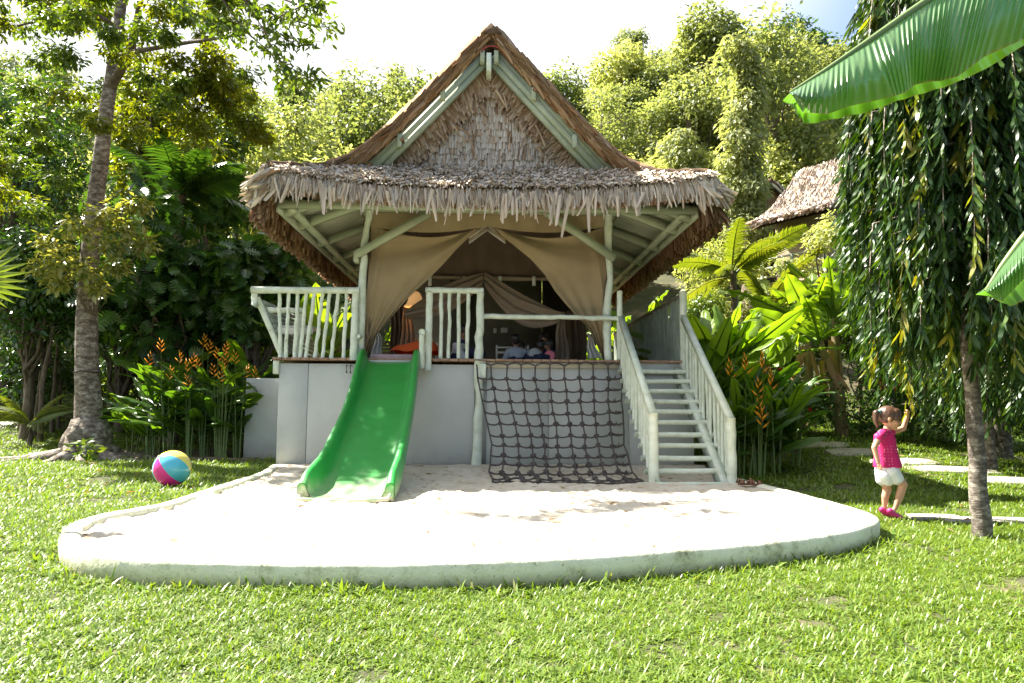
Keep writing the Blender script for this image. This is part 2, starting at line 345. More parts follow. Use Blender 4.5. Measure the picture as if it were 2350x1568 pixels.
# ------------------------------------------------------------------ lie of the land
def sst(a, b, x):
    t = np.clip((np.asarray(x, float)-a)/(b-a), 0, 1); return t*t*(3-2*t)
def land(x, y):
    x = np.asarray(x, float); y = np.asarray(y, float)
    right = sst(2.5, 6.0, x)*sst(8.5, 17.0, y)*0.72
    left = sst(-4.0, -7.0, x)*sst(15.5, 24, y)*1.1
    sl = 0.42+0.18*sst(-6, 16, x)
    h = np.maximum(0, y-19.5); hill = sl*h*sst(0, 8, h+2)
    hill = np.where(y > 62, sl*42.5+(y-62)*0.10, hill)
    und = 0.05*np.sin(x*0.9+1.3)*np.sin(y*0.7)*sst(6, 10, y)+0.25*np.sin(x*0.31)*np.sin(y*0.27+1)*sst(19, 30, y)
    near = 0.012*np.sin(x*2.1+0.5)*np.sin(y*2.6)
    return right+left+hill+und+near
def lz(x, y): return float(land(x, y))

xs = np.concatenate([np.linspace(-150, -16, 22), np.linspace(-15, 15, 91), np.linspace(16, 150, 22)])
ys = np.concatenate([np.linspace(-40, -1, 10), np.linspace(0, 22, 70), np.linspace(23, 70, 40), np.linspace(75, 300, 16)])
XX, YY = np.meshgrid(xs, ys, indexing='ij'); ZZ = land(XX, YY)
nx, ny = XX.shape
i, j = np.meshgrid(np.arange(nx-1), np.arange(ny-1), indexing='ij')
a = i*ny+j
Fg = np.stack([a, a+ny, a+ny+1, a+1], -1).reshape(-1, 4)
m, nt, b = newmat('lawn_soil')
n = nnoise(nt, 1.1, 6); r = ramp(nt, n.outputs[0], [(0.35, (0.04,0.045,0.015)), (0.55, (0.07,0.07,0.028)), (0.7, (0.20,0.14,0.09))])
nt.links.new(r.outputs[0], b.inputs['Base Color']); b.inputs['Roughness'].default_value = 0.95
n2 = nnoise(nt, 14, 5); bumpy(nt, b, n2.outputs[0], 0.8, 0.03)
g = Geo(); g.add(np.stack([XX, YY, ZZ], -1).reshape(-1, 3), Fg)
ground = g.build('ground', m, smooth=True); tag(ground, kind='structure')

# ------------------------------------------------------------------ sandbox
CZ = 0.165                                  # top of the cement edge
front_px = [(644,1070),(597,1083),(512,1109),(444,1130),(363,1156),(256,1173),(184,1188),(150,1202),(131,1222),(134,1244),(165,1262),(213,1273),(320,1281),(427,1286),(641,1291),(820,1293),(1005,1291),(1206,1284),(1400,1274),(1525,1266),(1680,1253),(1804,1241),(1920,1225),(1990,1211),(2022,1197),(2026,1187),(2008,1177),(1960,1163),(1884,1143),(1784,1117),(1725,1103),(1668,1092)]
OUT = [G(px, py, CZ) for px, py in front_px]
OUT[0] = Vector((-3.32, 10.98, CZ)); 
def resample(P, n):
    P = np.array([list(p)[:2] for p in P]); d = np.concatenate([[0], np.cumsum(np.linalg.norm(np.diff(P, axis=0), axis=1))])
    t = np.linspace(0, d[-1], n); return np.stack([np.interp(t, d, P[:, 0]), np.interp(t, d, P[:, 1])], -1)
E = resample(OUT, 200)
for _ in range(14): E[1:-1] = (E[:-2]+2*E[1:-1]+E[2:])/4
T = np.gradient(E, axis=0); T /= np.linalg.norm(T, axis=1)[:, None]
NI = np.stack([-T[:, 1], T[:, 0]], -1)                      # towards the inside
if ((E.mean(0)-E[100])*NI[100]).sum() < 0: NI = -NI
# cross-section of the edge: (distance inward, height)
sec = [(0.012, -0.06), (0.0, 0.05), (0.0, 0.135), (0.012, 0.157), (0.035, 0.165), (0.10, 0.167), (0.128, 0.155), (0.14, 0.125), (0.14, 0.0)]
g = Geo(); V = []
jr = np.random.default_rng(3)
wv = np.convolve(jr.normal(0, 1, 220), np.ones(9)/9, 'same')[:200]*0.012
for k in range(200):
    for q, (dd, z) in enumerate(sec):
        p = E[k]+NI[k]*(dd+wv[k]*0.6+jr.normal(0, 0.0015)); V.append((p[0], p[1], z+(wv[(k*3) % 200]*0.3+jr.normal(0, 0.0015) if z > 0.1 else 0)))
ns = len(sec)
F = [[k*ns+q, (k+1)*ns+q, (k+1)*ns+q+1, k*ns+q+1] for k in range(199) for q in range(ns-1)]
F += [list(range(ns))[::-1], [199*ns+q for q in range(ns)]]
g.add(V, F); m, nt, b = newmat('limewashed_cement_edge')
n = nnoise(nt, 5, 9, 0.72); r = ramp(nt, n.outputs[0], [(0.28,(0.17,0.17,0.10)),(0.37,(0.42,0.43,0.30)),(0.48,(0.63,0.64,0.50)),(0.75,(0.74,0.74,0.64))])
n3 = nnoise(nt, 55, 3); r3 = ramp(nt, n3.outputs[0], [(0.30,(0.25,0.25,0.2)),(0.36,(1,1,1))])
geo_ = nt.nodes.new('ShaderNodeNewGeometry'); sp = nt.nodes.new('ShaderNodeSeparateXYZ'); nt.links.new(geo_.outputs['Position'], sp.inputs[0])
rz = ramp(nt, sp.outputs[2], [(0.02,(0.48,0.47,0.30)),(0.09,(0.95,0.96,0.86)),(0.15,(1,1,1))])
m1 = nt.nodes.new('ShaderNodeMix'); m1.data_type = 'RGBA'; m1.blend_type = 'MULTIPLY'; m1.inputs[0].default_value = 0.8
m2 = nt.nodes.new('ShaderNodeMix'); m2.data_type = 'RGBA'; m2.blend_type = 'MULTIPLY'; m2.inputs[0].default_value = 0.9
nt.links.new(r.outputs[0], m1.inputs[6]); nt.links.new(r3.outputs[0], m1.inputs[7]); nt.links.new(m1.outputs[2], m2.inputs[6]); nt.links.new(rz.outputs[0], m2.inputs[7])
nt.links.new(m2.outputs[2], b.inputs['Base Color']); b.inputs['Roughness'].default_value = 0.9
n2 = nnoise(nt, 26, 6, 0.7); bumpy(nt, b, n2.outputs[0], 0.8, 0.015)
curb = g.build('sandbox_edging', m, smooth=True)
tag(curb, 'low rounded cement kerb, limewashed white, curving round the sandpit', 'kerb')

# sand
INN = E+NI*0.13
poly = np.vstack([INN, [[3.4, 11.02], [-3.3, 11.02]]])
def inside(P, poly):
    x, y = P[:, 0], P[:, 1]; r = np.zeros(len(P), bool); n = len(poly)
    for k in range(n):
        x1, y1 = poly[k]; x2, y2 = poly[(k+1) % n]
        c = ((y1 > y) != (y2 > y)) & (x < (x2-x1)*(y-y1)/(y2-y1+1e-12)+x1); r ^= c
    return r
def fbm(x, y, seed, octs=((0.5,1.0),(1.3,0.5),(3.1,0.25))):
    g = np.random.default_rng(seed); o = np.zeros_like(x)
    for f, a in octs:
        for _ in range(4):
            d = g.normal(0, 1, 2); d /= np.linalg.norm(d); ph = g.uniform(0, 6.28); ff = f*g.uniform(0.7, 1.4)*6.28
            ph2 = g.uniform(0, 6.28)
            o += a*np.sin((x*d[0]+y*d[1])*ff+ph+1.5*np.sin((x*d[1]-y*d[0])*ff*0.6+ph2))*0.35
    return o
step = 0.035
gx = np.arange(-4.2, 4.6, step); gy = np.arange(4.1, 11.05, step)
SX, SY = np.meshgrid(gx, gy, indexing='ij')
base = 0.118+0.012*fbm(SX, SY, 5)+0.006*fbm(SX, SY, 9, ((2.2,1),(4,0.7),(7,0.5)))
base += 0.05*sst(10.2, 11.0, SY)-0.02*np.exp(-((SX+0.8)**2/0.6+(SY-9.3)**2/1.2))
fr = np.random.default_rng(11)
for _ in range(620):                        # footprints, each a dent with a raised rim
    fx, fy = fr.uniform(-3.4, 3.8), fr.uniform(4.6, 10.8); a_ = fr.uniform(0, PI); l, w = fr.uniform(0.07, 0.12), fr.uniform(0.035, 0.06); dp = fr.uniform(0.010, 0.032)
    sl = (np.abs(SX-fx) < 0.3) & (np.abs(SY-fy) < 0.3); dx = SX[sl]-fx; dy = SY[sl]-fy
    u = (dx*math.cos(a_)+dy*math.sin(a_))/l; v = (-dx*math.sin(a_)+dy*math.cos(a_))/w; q = u*u+v*v
    base[sl] += -dp*np.exp(-q*1.2)+dp*0.6*np.exp(-(np.sqrt(q)-1.5)**2*3)
ins = inside(np.stack([SX.ravel(), SY.ravel()], -1), poly).reshape(SX.shape)
nx, ny = SX.shape; i, j = np.meshgrid(np.arange(nx-1), np.arange(ny-1), indexing='ij')
ok = ins[:-1, :-1] | ins[1:, :-1] | ins[:-1, 1:] | ins[1:, 1:]
# keep border cells only where the kerb hides them
a = (i*ny+j)[ok]; Fs = np.stack([a, a+ny, a+ny+1, a+1], -1)
used, inv = np.unique(Fs, return_inverse=True)
m, nt, b = newmat('pale_beach_sand')
n = nnoise(nt, 2.2, 8, 0.7); r = ramp(nt, n.outputs[0], [(0.3,(0.48,0.40,0.30)),(0.5,(0.60,0.53,0.43)),(0.7,(0.68,0.62,0.53))])
n4 = nnoise(nt, 7.5, 5, 0.6); r4 = ramp(nt, n4.outputs[0], [(0.31,(0.20,0.13,0.075)),(0.375,(0.75,0.62,0.48)),(0.42,(1,1,1))])
mx = nt.nodes.new('ShaderNodeMix'); mx.data_type = 'RGBA'; mx.blend_type = 'MULTIPLY'; mx.inputs[0].default_value = 0.9
nt.links.new(r.outputs[0], mx.inputs[6]); nt.links.new(r4.outputs[0], mx.inputs[7]); nt.links.new(mx.outputs[2], b.inputs['Base Color'])
b.inputs['Roughness'].default_value = 0.95; b.inputs['Specular IOR Level'].default_value = 0.1
n2 = nnoise(nt, 60, 6, 0.7); bumpy(nt, b, n2.outputs[0], 0.5, 0.01)
g = Geo(); g.add(np.stack([SX, SY, base], -1).reshape(-1, 3)[used], inv.reshape(-1, 4))
sand = g.build('sand', m, smooth=True); tag(sand, kind='structure')
def sandz(x, y):
    i = int(np.clip(round((x-gx[0])/step), 0, len(gx)-1)); j = int(np.clip(round((y-gy[0])/step), 0, len(gy)-1)); return float(base[i, j])

# ------------------------------------------------------------------ stepping stones, garden edging
def slab(name, c, rx, ry, ang, h, seed, label, group=None):
    g_ = np.random.default_rng(seed); n = 14; V = []
    rad = 1+g_.normal(0, 0.07, n)
    for z, s in ((-0.05, 1.0), (h-0.01, 1.0), (h, 0.95)):
        for k in range(n):
            t = 2*PI*k/n; ux = math.copysign(abs(math.cos(t))**0.6, math.cos(t))*rx*rad[k]*s; uy = math.copysign(abs(math.sin(t))**0.6, math.sin(t))*ry*rad[k]*s
            x = c[0]+ux*math.cos(ang)-uy*math.sin(ang); y = c[1]+ux*math.sin(ang)+uy*math.cos(ang)
            V.append((x, y, lz(x, y)+z))
    F = [[q*n+k, q*n+(k+1) % n, (q+1)*n+(k+1) % n, (q+1)*n+k] for q in range(2) for k in range(n)]+[[2*n+k for k in range(n)]]
    o = one(name, (np.array(V), F), M_['stone']); return tag(o, label, 'stone', group)
def onland(px, py):
    r = ray(px, py); t = 1.0
    for _ in range(4000):
        p = CAM+r*t
        if p.z <= lz(p.x, p.y): break
        t += 0.02
    return p
STONES = []
for q, (px, py, rx, ry, lab) in enumerate([
    (1880,1022,0.55,0.32,'paving stone farthest back on the lawn, by the heliconia clump'),
    (1968,1040,0.55,0.30,'paving stone left of the girl\'s elbow, second from the back of the path'),
    (2078,1062,0.50,0.26,'paving stone half hidden behind the girl\'s pink top'),
    (2185,1080,0.62,0.26,'paving stone between the girl and the slim palm-like trunk'),
    (2330,1106,0.55,0.26,'paving stone at the right edge behind the slim trunk'),
    (2145,1190,0.24,0.12,'small pale paving stone on the grass beside the girl\'s shoe'),
    (2285,1198,0.50,0.13,'long pale paving stone in front, passing behind the base of the slim trunk')]):
    p = onland(px, py); STONES.append((p.x, p.y, rx, ry)); slab('stepping_stone', p, rx, ry, -0.12, 0.03, 20+q, lab, 'stones of the garden path')
ed = Geo(); g_ = np.random.default_rng(2)
edg = empty('garden_edging', (-6.2, 13.6, 0), 'row of low earth-brown stones edging the flower bed at left', 'edging')
x = -8.0
q = 0
while x < -4.4:
    l = g_.uniform(0.25, 0.42); y = 13.55+0.05*math.sin(x*2)
    V, F = bevbox(x, x+l-0.015, y, y+0.12, -0.05, g_.uniform(0.05, 0.09), 0.015)
    one('stone', (V, F), M_['bark'], edg); x += l; q += 1
# ------------------------------------------------------------------ the thatched hut
DZ = 1.82                                    # deck level
hut = empty('thatched_hut', (0, 11, 0), 'raised play hut with steep palm-thatch gable roof and canvas curtains above the sandpit', 'hut')
PG = M_['paint_green']; PL = M_['paint']
def part(name, vf, mat, parent=hut, smooth=False): return one(name, vf, mat, parent, smooth)

# base panels
for x0, x1, q in ((-3.27,-2.822,0),(-2.816,-0.212,1),(-0.02,0.955,2),(0.961,2.235,3),(2.241,3.27,4)):
    part('panel', bevbox(x0, x1, 11.04+0.004*(q % 2), 11.10, 0.0, DZ-0.09, 0.004), M_['panel'])
part('wall', box(-3.27, 3.27, 11.103, 11.16, -0.1, DZ-0.09), M_['panel'])
part('wall', box(-3.27, -3.21, 11.163, 18.0, -0.1, DZ-0.09), M_['panel'])
part('wall', box(3.21, 3.27, 11.163, 18.0, -0.1, DZ-0.09), M_['panel'])
part('fascia', bevbox(-0.21, 2.07, 11.0, 11.035, DZ-0.135, DZ-0.045), mat_noise('beige_fascia', [(0.3,(0.42,0.38,0.29)),(0.7,(0.52,0.48,0.38))], 4, 0.7, 0.2))
part('fascia', bevbox(2.075, 3.2, 11.0, 11.035, DZ-0.22, DZ-0.045), M_['panel'])
# deck boards run front to back; the front ends show as a thin brown line
x = -3.36; q = 0
while x < 3.3:
    w = 0.145; y0 = 10.95+0.012*math.sin(q*2.3)
    part('deck_board', bevbox(x, x+w-0.006, y0, 17.9, DZ-0.04, DZ-0.002*(q % 2), 0.004), M_['deck']); x += w; q += 1
# storage plinth seen at the far left
p0 = W(565, 868, 14.1); p1 = W(645, 1043, 14.1)
part('plinth', bevbox(p0.x, -3.3, 14.1, 17.5, -0.05, p0.z, 0.01), M_['panel'])
part('joist', bevbox(-3.36, -3.27, 11.0, 11.1, DZ-0.26, DZ-0.045, 0.01), PL)

# logs
def log(name, p0, p1, r0, r1=None, wob=0.22, seed=0, mat=None, parent=hut, sub=9, seg=10, cap=True):
    return part(name, tube([p0, p1], [r0, r1 or r0], seg, cap, wob, sub, seed), mat or PL, parent, True)
# house posts
def post(pts, r, seed, name='post'):
    return part(name, tube(pts, r, 12, True, 0.12, 4, seed), PL, hut, True)
post([W(826,826,11.12), W(832,640,11.12), W(836,560,11.12), W(846,500,11.12), W(850,440,11.12)], [0.07,0.062,0.055,0.05,0.05], 4)
post([W(1396,826,11.12), W(1392,740,11.12), W(1400,640,11.12), W(1396,560,11.12), W(1400,440,11.12)], [0.06,0.072,0.052,0.06,0.065], 5)
for sx in (-1, 1): post([(sx*2.0,17.2,DZ), (sx*2.0,17.2,4.3)], [0.08,0.07], 6+sx)
# slanting braces from the posts to the beam
for a, c in (((817,585),(985,490)), ((1411,594),(1240,478))):
    A = W(*a, 10.98); B = W(*c, 10.9)
    part('brace', beam(A, B, 0.05, 0.125, (0, 0, 1)), PG)
    bl = W(a[0]+(-2 if a[0] < 1000 else 2), a[1]-4, 11.0)
for p in (W(819,589,11.03),): part('block', bevbox(p.x-0.05, p.x+0.03, 11.01, 11.2, p.z-0.09, p.z+0.09), PG)
# plate beams
part('beam', bevbox(-2.15, 2.15, 11.03, 11.15, 4.20, 4.40, 0.01), PG)
for sx in (-1, 1): part('beam', bevbox(sx*2.03-0.06, sx*2.03+0.06, 11.153, 17.3, 4.22, 4.38, 0.01), PG)
# eaves seen from below: outer board, rafters, corrugated sheets
EX, EZ, IX, IZ = 3.06, 3.93, 1.9, 4.34
for sx in (-1, 1):
    part('eave_board', beam((sx*EX, 9.98, EZ), (sx*EX, 17.6, EZ), 0.05, 0.13, (0, 0, 1)), PG)
    part('purlin', beam((sx*(EX-0.18), 10.05, EZ-0.01), (sx*(EX-0.18), 17.5, EZ-0.01), 0.12, 0.045, (0, 0, 1)), PG)
    for y in (10.2, 10.95, 12.2, 13.45, 14.7, 15.95, 17.2):
        part('rafter', beam((sx*(EX-0.03), y, EZ-0.03), (sx*(IX-0.1), y, IZ+0.02), 0.06, 0.13, (0, 0, 1)), PG)
    def sheet(u, v, sx=sx):
        x = EX+0.12-(EX+0.12-IX+0.3)*u; y = 10.0+7.6*v
        z = EZ+0.10+(IZ-EZ)*(EX-x)/(EX-IX)+0.014*math.sin(y*2*PI/0.13); return (sx*x, y, z)
    part('corrugated_sheet', grid(sheet, 3, 440)[:2], M_['sheet'], smooth=True)
def fsheet(u, v):
    x = -3.0+6.0*v; return (x, 9.95+1.2*u, 4.02+0.34*u+0.014*math.sin(x*2*PI/0.13))
part('corrugated_sheet', grid(fsheet, 2, 360)[:2], M_['sheet'], smooth=True)
part('eave_board', beam((-EX, 9.99, EZ+0.05), (EX, 9.99, EZ+0.05), 0.05, 0.12), PG)

# main roof: the outline of the gable, flared towards the eaves
YG, YB = 10.25, 17.9
prof = [(0.02,6.86),(-0.2,6.66),(-0.79,6.03),(-1.10,5.70),(-1.46,5.32),(-1.79,5.0),(-2.06,4.80),(-2.5,4.58),(-2.95,4.40),(-3.24,4.26)]
prof = [(abs(x), z) for x, z in prof]
def rz_(x): return float(np.interp(abs(x), [p[0] for p in sorted(prof)], [p[1] for p in sorted(prof)]))
for sx in (-1, 1):
    g = Geo(); V = []
    pts = [(p[0]*sx+(0 if k else 0.0), p[1]) for k, p in enumerate(prof)]; pts[0] = (0.0, 6.86)
    n = len(pts); V = []
    for k, (x, z) in enumerate(pts):
        yf = YG if abs(x) < 2.1 else YG-(abs(x)-2.1)/1.22*0.5
        th = 0.17 if k < 7 else 0.12
        V += [(x, yf, z), (x, YB, z), (x, yf+0.02, z-th*1.35), (x, YB, z-th*1.35)]
    F = []
    for k in range(n-1):
        a, c = 4*k, 4*(k+1)
        F += [[a, c, c+1, a+1], [a+2, a+3, c+3, c+2], [a, a+2, c+2, c], [a+1, c+1, c+3, a+3]]
    F += [[4*n-4, 4*n-2, 4*n-1, 4*n-3]]
    part('roof_slope', (np.array(V), F), M_['thatch_core'])
# front skirt roof under the gable
def skirt_pt(u, v):
    """u from -1 to 1 along the eave, v from 0 at the gable wall to 1 at the edge"""
    x = u*(2.05+1.18*v); y = 10.95-0.4*abs(u)*(1-v)-1.25*v
    z = (4.83-0.16*abs(u)**3)*(1-v)+v*(4.16+0.24*abs(u)**2.5)+0.05*math.sin(v*PI)*(1-abs(u)**2); return x, y, z
g = Geo(); Vt, F, _ = grid(lambda a, b_: skirt_pt(a*2-1, b_), 40, 6); Vb = Vt-np.array([0, 0, 0.1])
g.add(Vt, F).add(Vb, [f[::-1] for f in F])
g.build('skirt_roof', M_['thatch_core'], hut)

# thatch strips
def strip_template(seg=3, w=1.0, curve=0.12):
    V = []; F = []
    for i in range(seg+1):
        t = i/seg; ww = w*(1-0.15*t if t < 0.9 else 0.45)*0.5
        z = -curve*t*t
        V += [(-ww, t, z), (0, t, z+0.22*w*(1-t*0.5)), (ww, t, z)]
    for i in range(seg):
        a = 3*i; F += [[a, a+1, a+4, a+3], [a+1, a+2, a+5, a+4]]
    return V, F
ST, SF = strip_template(3)
ST1, SF1 = strip_template(2, curve=0.05)
def blunt(seg=2, curve=0.05):
    V, F = strip_template(seg, 1.0, curve); V = [list(p) for p in V]
    V[-3][0] = -0.40; V[-1][0] = 0.40; V[-3][1] = 0.96; return V, F
STB, SFB = blunt()
def strips(P, D, N, L, Wd, tmpl=(ST, SF)):
    return scatter(tmpl[0], tmpl[1], P, D, N, L, Wd)
# 1. slopes (seen edge on and from outside)
n = 9000; u = rng.uniform(0.0, 1, n)**0.9; sx = rng.choice([-1, 1], n)
xx = 0.02+u*2.98; zz = np.array([rz_(a) for a in xx]); yy = YG-np.clip(xx-2.1, 0, 9)/1.22*0.5+rng.uniform(0, 1, n)**2.0*7.6+0.02
z2 = np.array([rz_(a+0.1) for a in xx])
D = np.stack([sx*0.1, rng.normal(0, 0.012, n)-0.02*(yy < YG+0.5), z2-zz], -1)+rng.normal(0, 0.006, (n, 3)); Nn = np.stack([sx*(zz-z2), np.zeros(n), np.full(n, 0.1)], -1)
P = np.stack([sx*xx, yy, zz+0.015], -1)
g = Geo(); g.add(*strips(P, D, Nn, rng.uniform(0.25, 0.5, n)*(1-0.35*u), rng.uniform(0.025, 0.045, n)))
# ragged front verge: short ends poking forward
n = 1500; u = rng.uniform(0, 1, n); sx = rng.choice([-1, 1], n); xx = 0.02+u*2.2; zz = np.array([rz_(a) for a in xx]); z2 = np.array([rz_(a+0.1) for a in xx])
P = np.stack([sx*xx, YG+rng.uniform(-0.05, 0.05, n), zz-rng.uniform(0, 0.2, n)], -1)
D = np.stack([sx*np.full(n, 0.1), rng.normal(-0.008, 0.02, n), z2-zz], -1)+rng.normal(0, 0.012, (n, 3))
g.add(*strips(P, D, np.tile([0, -1, 0.3], (n, 1))+rng.normal(0, 0.2, (n, 3)), rng.uniform(0.15, 0.4, n), rng.uniform(0.015, 0.035, n)))
t1 = g.build('thatch', M_['thatch_brown'], hut); tag(t1, kind='stuff')
# the hip rolls towards the front corners
for sx in (-1, 1):
    pts = [(sx*2.0, 10.3, 4.83), (sx*2.35, 10.12, 4.63), (sx*2.75, 9.92, 4.52), (sx*3.16, 9.72, 4.47)]
    part('hip_roll', tube(pts, [0.05, 0.06, 0.055, 0.05], 8, True, 0.25, 4, 3), M_['thatch_core'], smooth=True)
# ridge cap and its end poles
part('ridge_cap', (np.array([(-0.16,10.16,6.74),(0,10.14,6.90),(0.16,10.16,6.74),(-0.16,YB,6.74),(0,YB,6.9),(0.16,YB,6.74)]), [[0,1,4,3],[1,2,5,4],[0,3,5,2],[0,2,1],[3,4,5]]), M_['thatch_core'])
for px, py, px2 in ((1096,98,1096),(1122,88,1122),(1141,98,1141),(1011,205,0),(1227,205,0),(847,378,0),(1343,316,0),(922,320,0)):
    p = W(px, py, 10.2)
    if abs(p.x) < 0.2 or True: part('roof_pole', tube([(p.x, 10.2, p.z), (p.x, 12, p.z+0.02)], 0.028, 8), M_['thatch_brown'] if False else mat_noise('brown_pole_%d' % px, [(0.3,(0.22,0.11,0.05)),(0.7,(0.38,0.22,0.12))], 12, 0.8, 0.3), smooth=True)

# barge boards: stepped green boards below the thatch
for sx, A, B in ((-1, W(1104,122,10.33), W(836,396,10.33)), (1, W(1140,124,10.33), W(1396,402,10.33))):
    d = (B-A).normalized(); nn = Vector((-d.z*-sx, 0, d.x*-sx)); nn = Vector((d.z, 0, -d.x))*(1 if (Vector((d.z,0,-d.x)).z < 0) else -1)
    for k, (off, w, dy) in enumerate(((-0.10, 0.095, 0.0), (-0.015, 0.08, 0.02), (0.068, 0.09, 0.0), (0.155, 0.085, 0.03))):
        o = nn*off+Vector((0, dy, 0)); part('barge_board', beam(A+o, B+o+d*(0.02*k), 0.10, w, nn), PG if k < 3 else PG)
    part('verge_board', beam(A-nn*0.11+Vector((0,0.1,0)), B-nn*0.11+Vector((0,0.1,0)), 0.2, 0.03, nn), M_['dark_door'])
for px, py, h in ((1107,128,0.18),(1139,128,0.18),(1016,212,0.19),(1225,213,0.19),(917,320,0.19),(1319,322,0.19)):
    p = W(px, py, 10.24); part('purlin_end', bevbox(p.x-0.035, p.x+0.035, 10.22, 10.6, p.z-h*0.6, p.z+h*0.45, 0.006), PG)
p = W(1122, 140, 10.2); part('ridge_end', bevbox(p.x-0.038, p.x+0.038, 10.17, 10.6, p.z-0.17, p.z+0.12, 0.006), PL)
# red tie round the ridge end
a_ = [ (0.02+0.17*math.cos(t), 10.21, W(1122,118,10.2).z-0.03+0.12*math.sin(t)) for t in np.linspace(0.2, PI-0.2, 9)]
part('ridge_tie', tube(a_, 0.012, 6), mat_noise('red_cord', [(0.3,(0.25,0.03,0.03)),(0.7,(0.35,0.06,0.05))], 9, 0.6, 0.1), smooth=True)

# gable wall: backing and shingled leaves
YW = 10.72
part('gable_backing', (np.array([(-2.1,YW+0.1,4.6),(2.1,YW+0.1,4.6),(0,YW+0.1,6.7),(-2.1,YW+0.16,4.6),(2.1,YW+0.16,4.6),(0,YW+0.16,6.7)]), [[0,1,2],[5,4,3],[0,3,4,1],[1,4,5,2],[2,5,3,0]]), M_['thatch_core'])
def gx_at(z): return max(0.0, (6.36-z)*1.02)         # half width of the visible gable at height z
def cx_at(z): return max(0.0, (5.86-z))*0.96          # half width of the upright shingles
SP = {'grey': [], 'brown': []}
z = 4.66
rowi = 0
while z < 5.95:                                       # upright courses
    hw = cx_at(z); n = int(hw*2/0.036)+1
    for k in range(n):
        x = -hw+2*hw*(k+0.5)/n+rng.normal(0, 0.006)
        if abs(x) > gx_at(z)-0.05: continue
        fade = (z-4.66)/1.3
        SP['grey' if rng.random() > fade*0.40 else 'brown'].append((x, YW-0.04-0.008*rng.random()-(5.9-z)*0.02, z+0.20+rng.normal(0, 0.008), rng.normal(0, 0.04), -0.30-rng.random()*0.1, -1, rng.uniform(0.18, 0.23), rng.uniform(0.036, 0.060)))
    z += 0.075+0.075*(z-4.66)/1.3; rowi += 1
for sx in (-1, 1):                                    # slanting bundles along the rafters
    s = 0.0
    Ls = 2.55
    while s < Ls:
        for lay in range(3):
            t = s+rng.normal(0, 0.008); f = t/Ls
            x = (0.03+t*0.70)*sx; zt = 6.42-t*0.705-lay*0.07+rng.normal(0, 0.015)
            x -= sx*lay*0.05
            L = rng.uniform(0.18, 0.28)
            lean = 0.40+0.5*f if sx < 0 else 0.55+0.9*f
            if zt < 4.75: continue
            dx = -sx*(lean*0.75+rng.normal(0, 0.055)+0.12*math.sin(s*9+lay)); dz = -1
            dx = -sx*min(abs(dx), max(0.0, (abs(x)-0.01)/(L*0.9)))
            SP['brown'].append((x, YW-0.10-0.03*(2-lay)-0.02*rng.random(), zt, dx, -0.22-0.16*rng.random(), dz, L, rng.uniform(0.032, 0.056)))
        s += 0.024
for _ in range(24):                                  # loose leaves
    t = rng.uniform(0.2, 2.3); sx = rng.choice([-1, 1]); x = sx*(0.03+t*0.68)*rng.uniform(0.3, 1); zt = 6.3-t*0.72-rng.uniform(0.1, 0.4)
    if zt < 4.8: continue
    SP['brown'].append((x, YW-0.24, zt, rng.normal(0, 0.5), -0.05, -1, rng.uniform(0.2, 0.34), rng.uniform(0.012, 0.026)))
gable = part('gable_wall', (np.array([(-2.0,YW+0.03,4.62),(2.0,YW+0.03,4.62),(0,YW+0.03,6.66)]), [[0,1,2]]), M_['thatch_core'])
nind = 0
for key, mt in (('grey', M_['thatch_grey']), ('brown', M_['thatch_tan'])):
    A = np.array(SP[key]); idx = rng.permutation(len(A)); k = 110 if key == 'brown' else 60
    for q in idx[:k]:                                 # the leaves one can single out
        r_ = A[q:q+1]; v, f = strips(np.zeros((1,3)), r_[:, 3:6], np.array([[0,-1.0,0.2]]), r_[:, 6], r_[:, 7]*1.15, (STB, SFB))
        me = Geo().add(v, f).mesh('palm_leaf', mt); o = link('palm_leaf', me, gable); o.location = (r_[0, 0], r_[0, 1]-0.015, r_[0, 2])
    A = A[idx[k:]]; N = np.tile([0,-1.0,0.2], (len(A), 1))+rng.normal(0, 0.16, (len(A), 3))
    g = Geo(); g.add(*strips(A[:, 0:3], A[:, 3:6], N, A[:, 6], A[:, 7], (STB, SFB))); o = g.build('palm_leaves', mt, gable); tag(o, kind='stuff')

# skirt thatch: short weathered ends on the slope, long ragged fringe at the edge
n = 11000
u = rng.uniform(-1, 1, n); v = rng.uniform(0, 1, n)**0.8
P = np.array([skirt_pt(a, c) for a, c in zip(u, v)])+np.array([0, 0, 0.02]); P[:, 2] += rng.uniform(0, 0.035, n)
D = np.stack([0.35*u*np.abs(u)**2+rng.normal(0, 0.45, n), np.full(n, -1.0), -0.28+rng.normal(0, 0.24, n)], -1)
g = Geo(); g.add(*strips(P, D, np.tile([0, 0, 1.0], (n, 1))+rng.normal(0, 0.4, (n, 3)), rng.uniform(0.06, 0.18, n), rng.uniform(0.012, 0.03, n), (ST1, SF1)))
n = 4200
u = rng.uniform(-1.0, 1.0, n)
P = np.array([skirt_pt(a, 0.97) for a in u]); P[:, 2] -= rng.uniform(0.03, 0.13, n)
D = np.stack([0.5*np.sign(u)*np.abs(u)**6+rng.normal(0, 0.12, n), -0.15+rng.normal(0, 0.1, n), np.full(n, -1.0)], -1)
gb = Geo(); gb.add(*strips(P, D, np.tile([0, -1.0, 0.4], (n, 1))+rng.normal(0, 0.35, (n, 3)), rng.uniform(0.12, 0.22, n), rng.uniform(0.012, 0.028, n)))
o = gb.build('thatch', M_['thatch_brown'], hut); tag(o, kind='stuff')  # brown under-layer standing in for the shadow between the fringe strips
n = 4800
u = rng.uniform(-1.0, 1.0, n); lay = rng.uniform(0, 1, n)
P = np.array([skirt_pt(a, 0.90+0.12*b_) for a, b_ in zip(u, lay)]); P[:, 2] -= rng.uniform(0.0, 0.12, n)
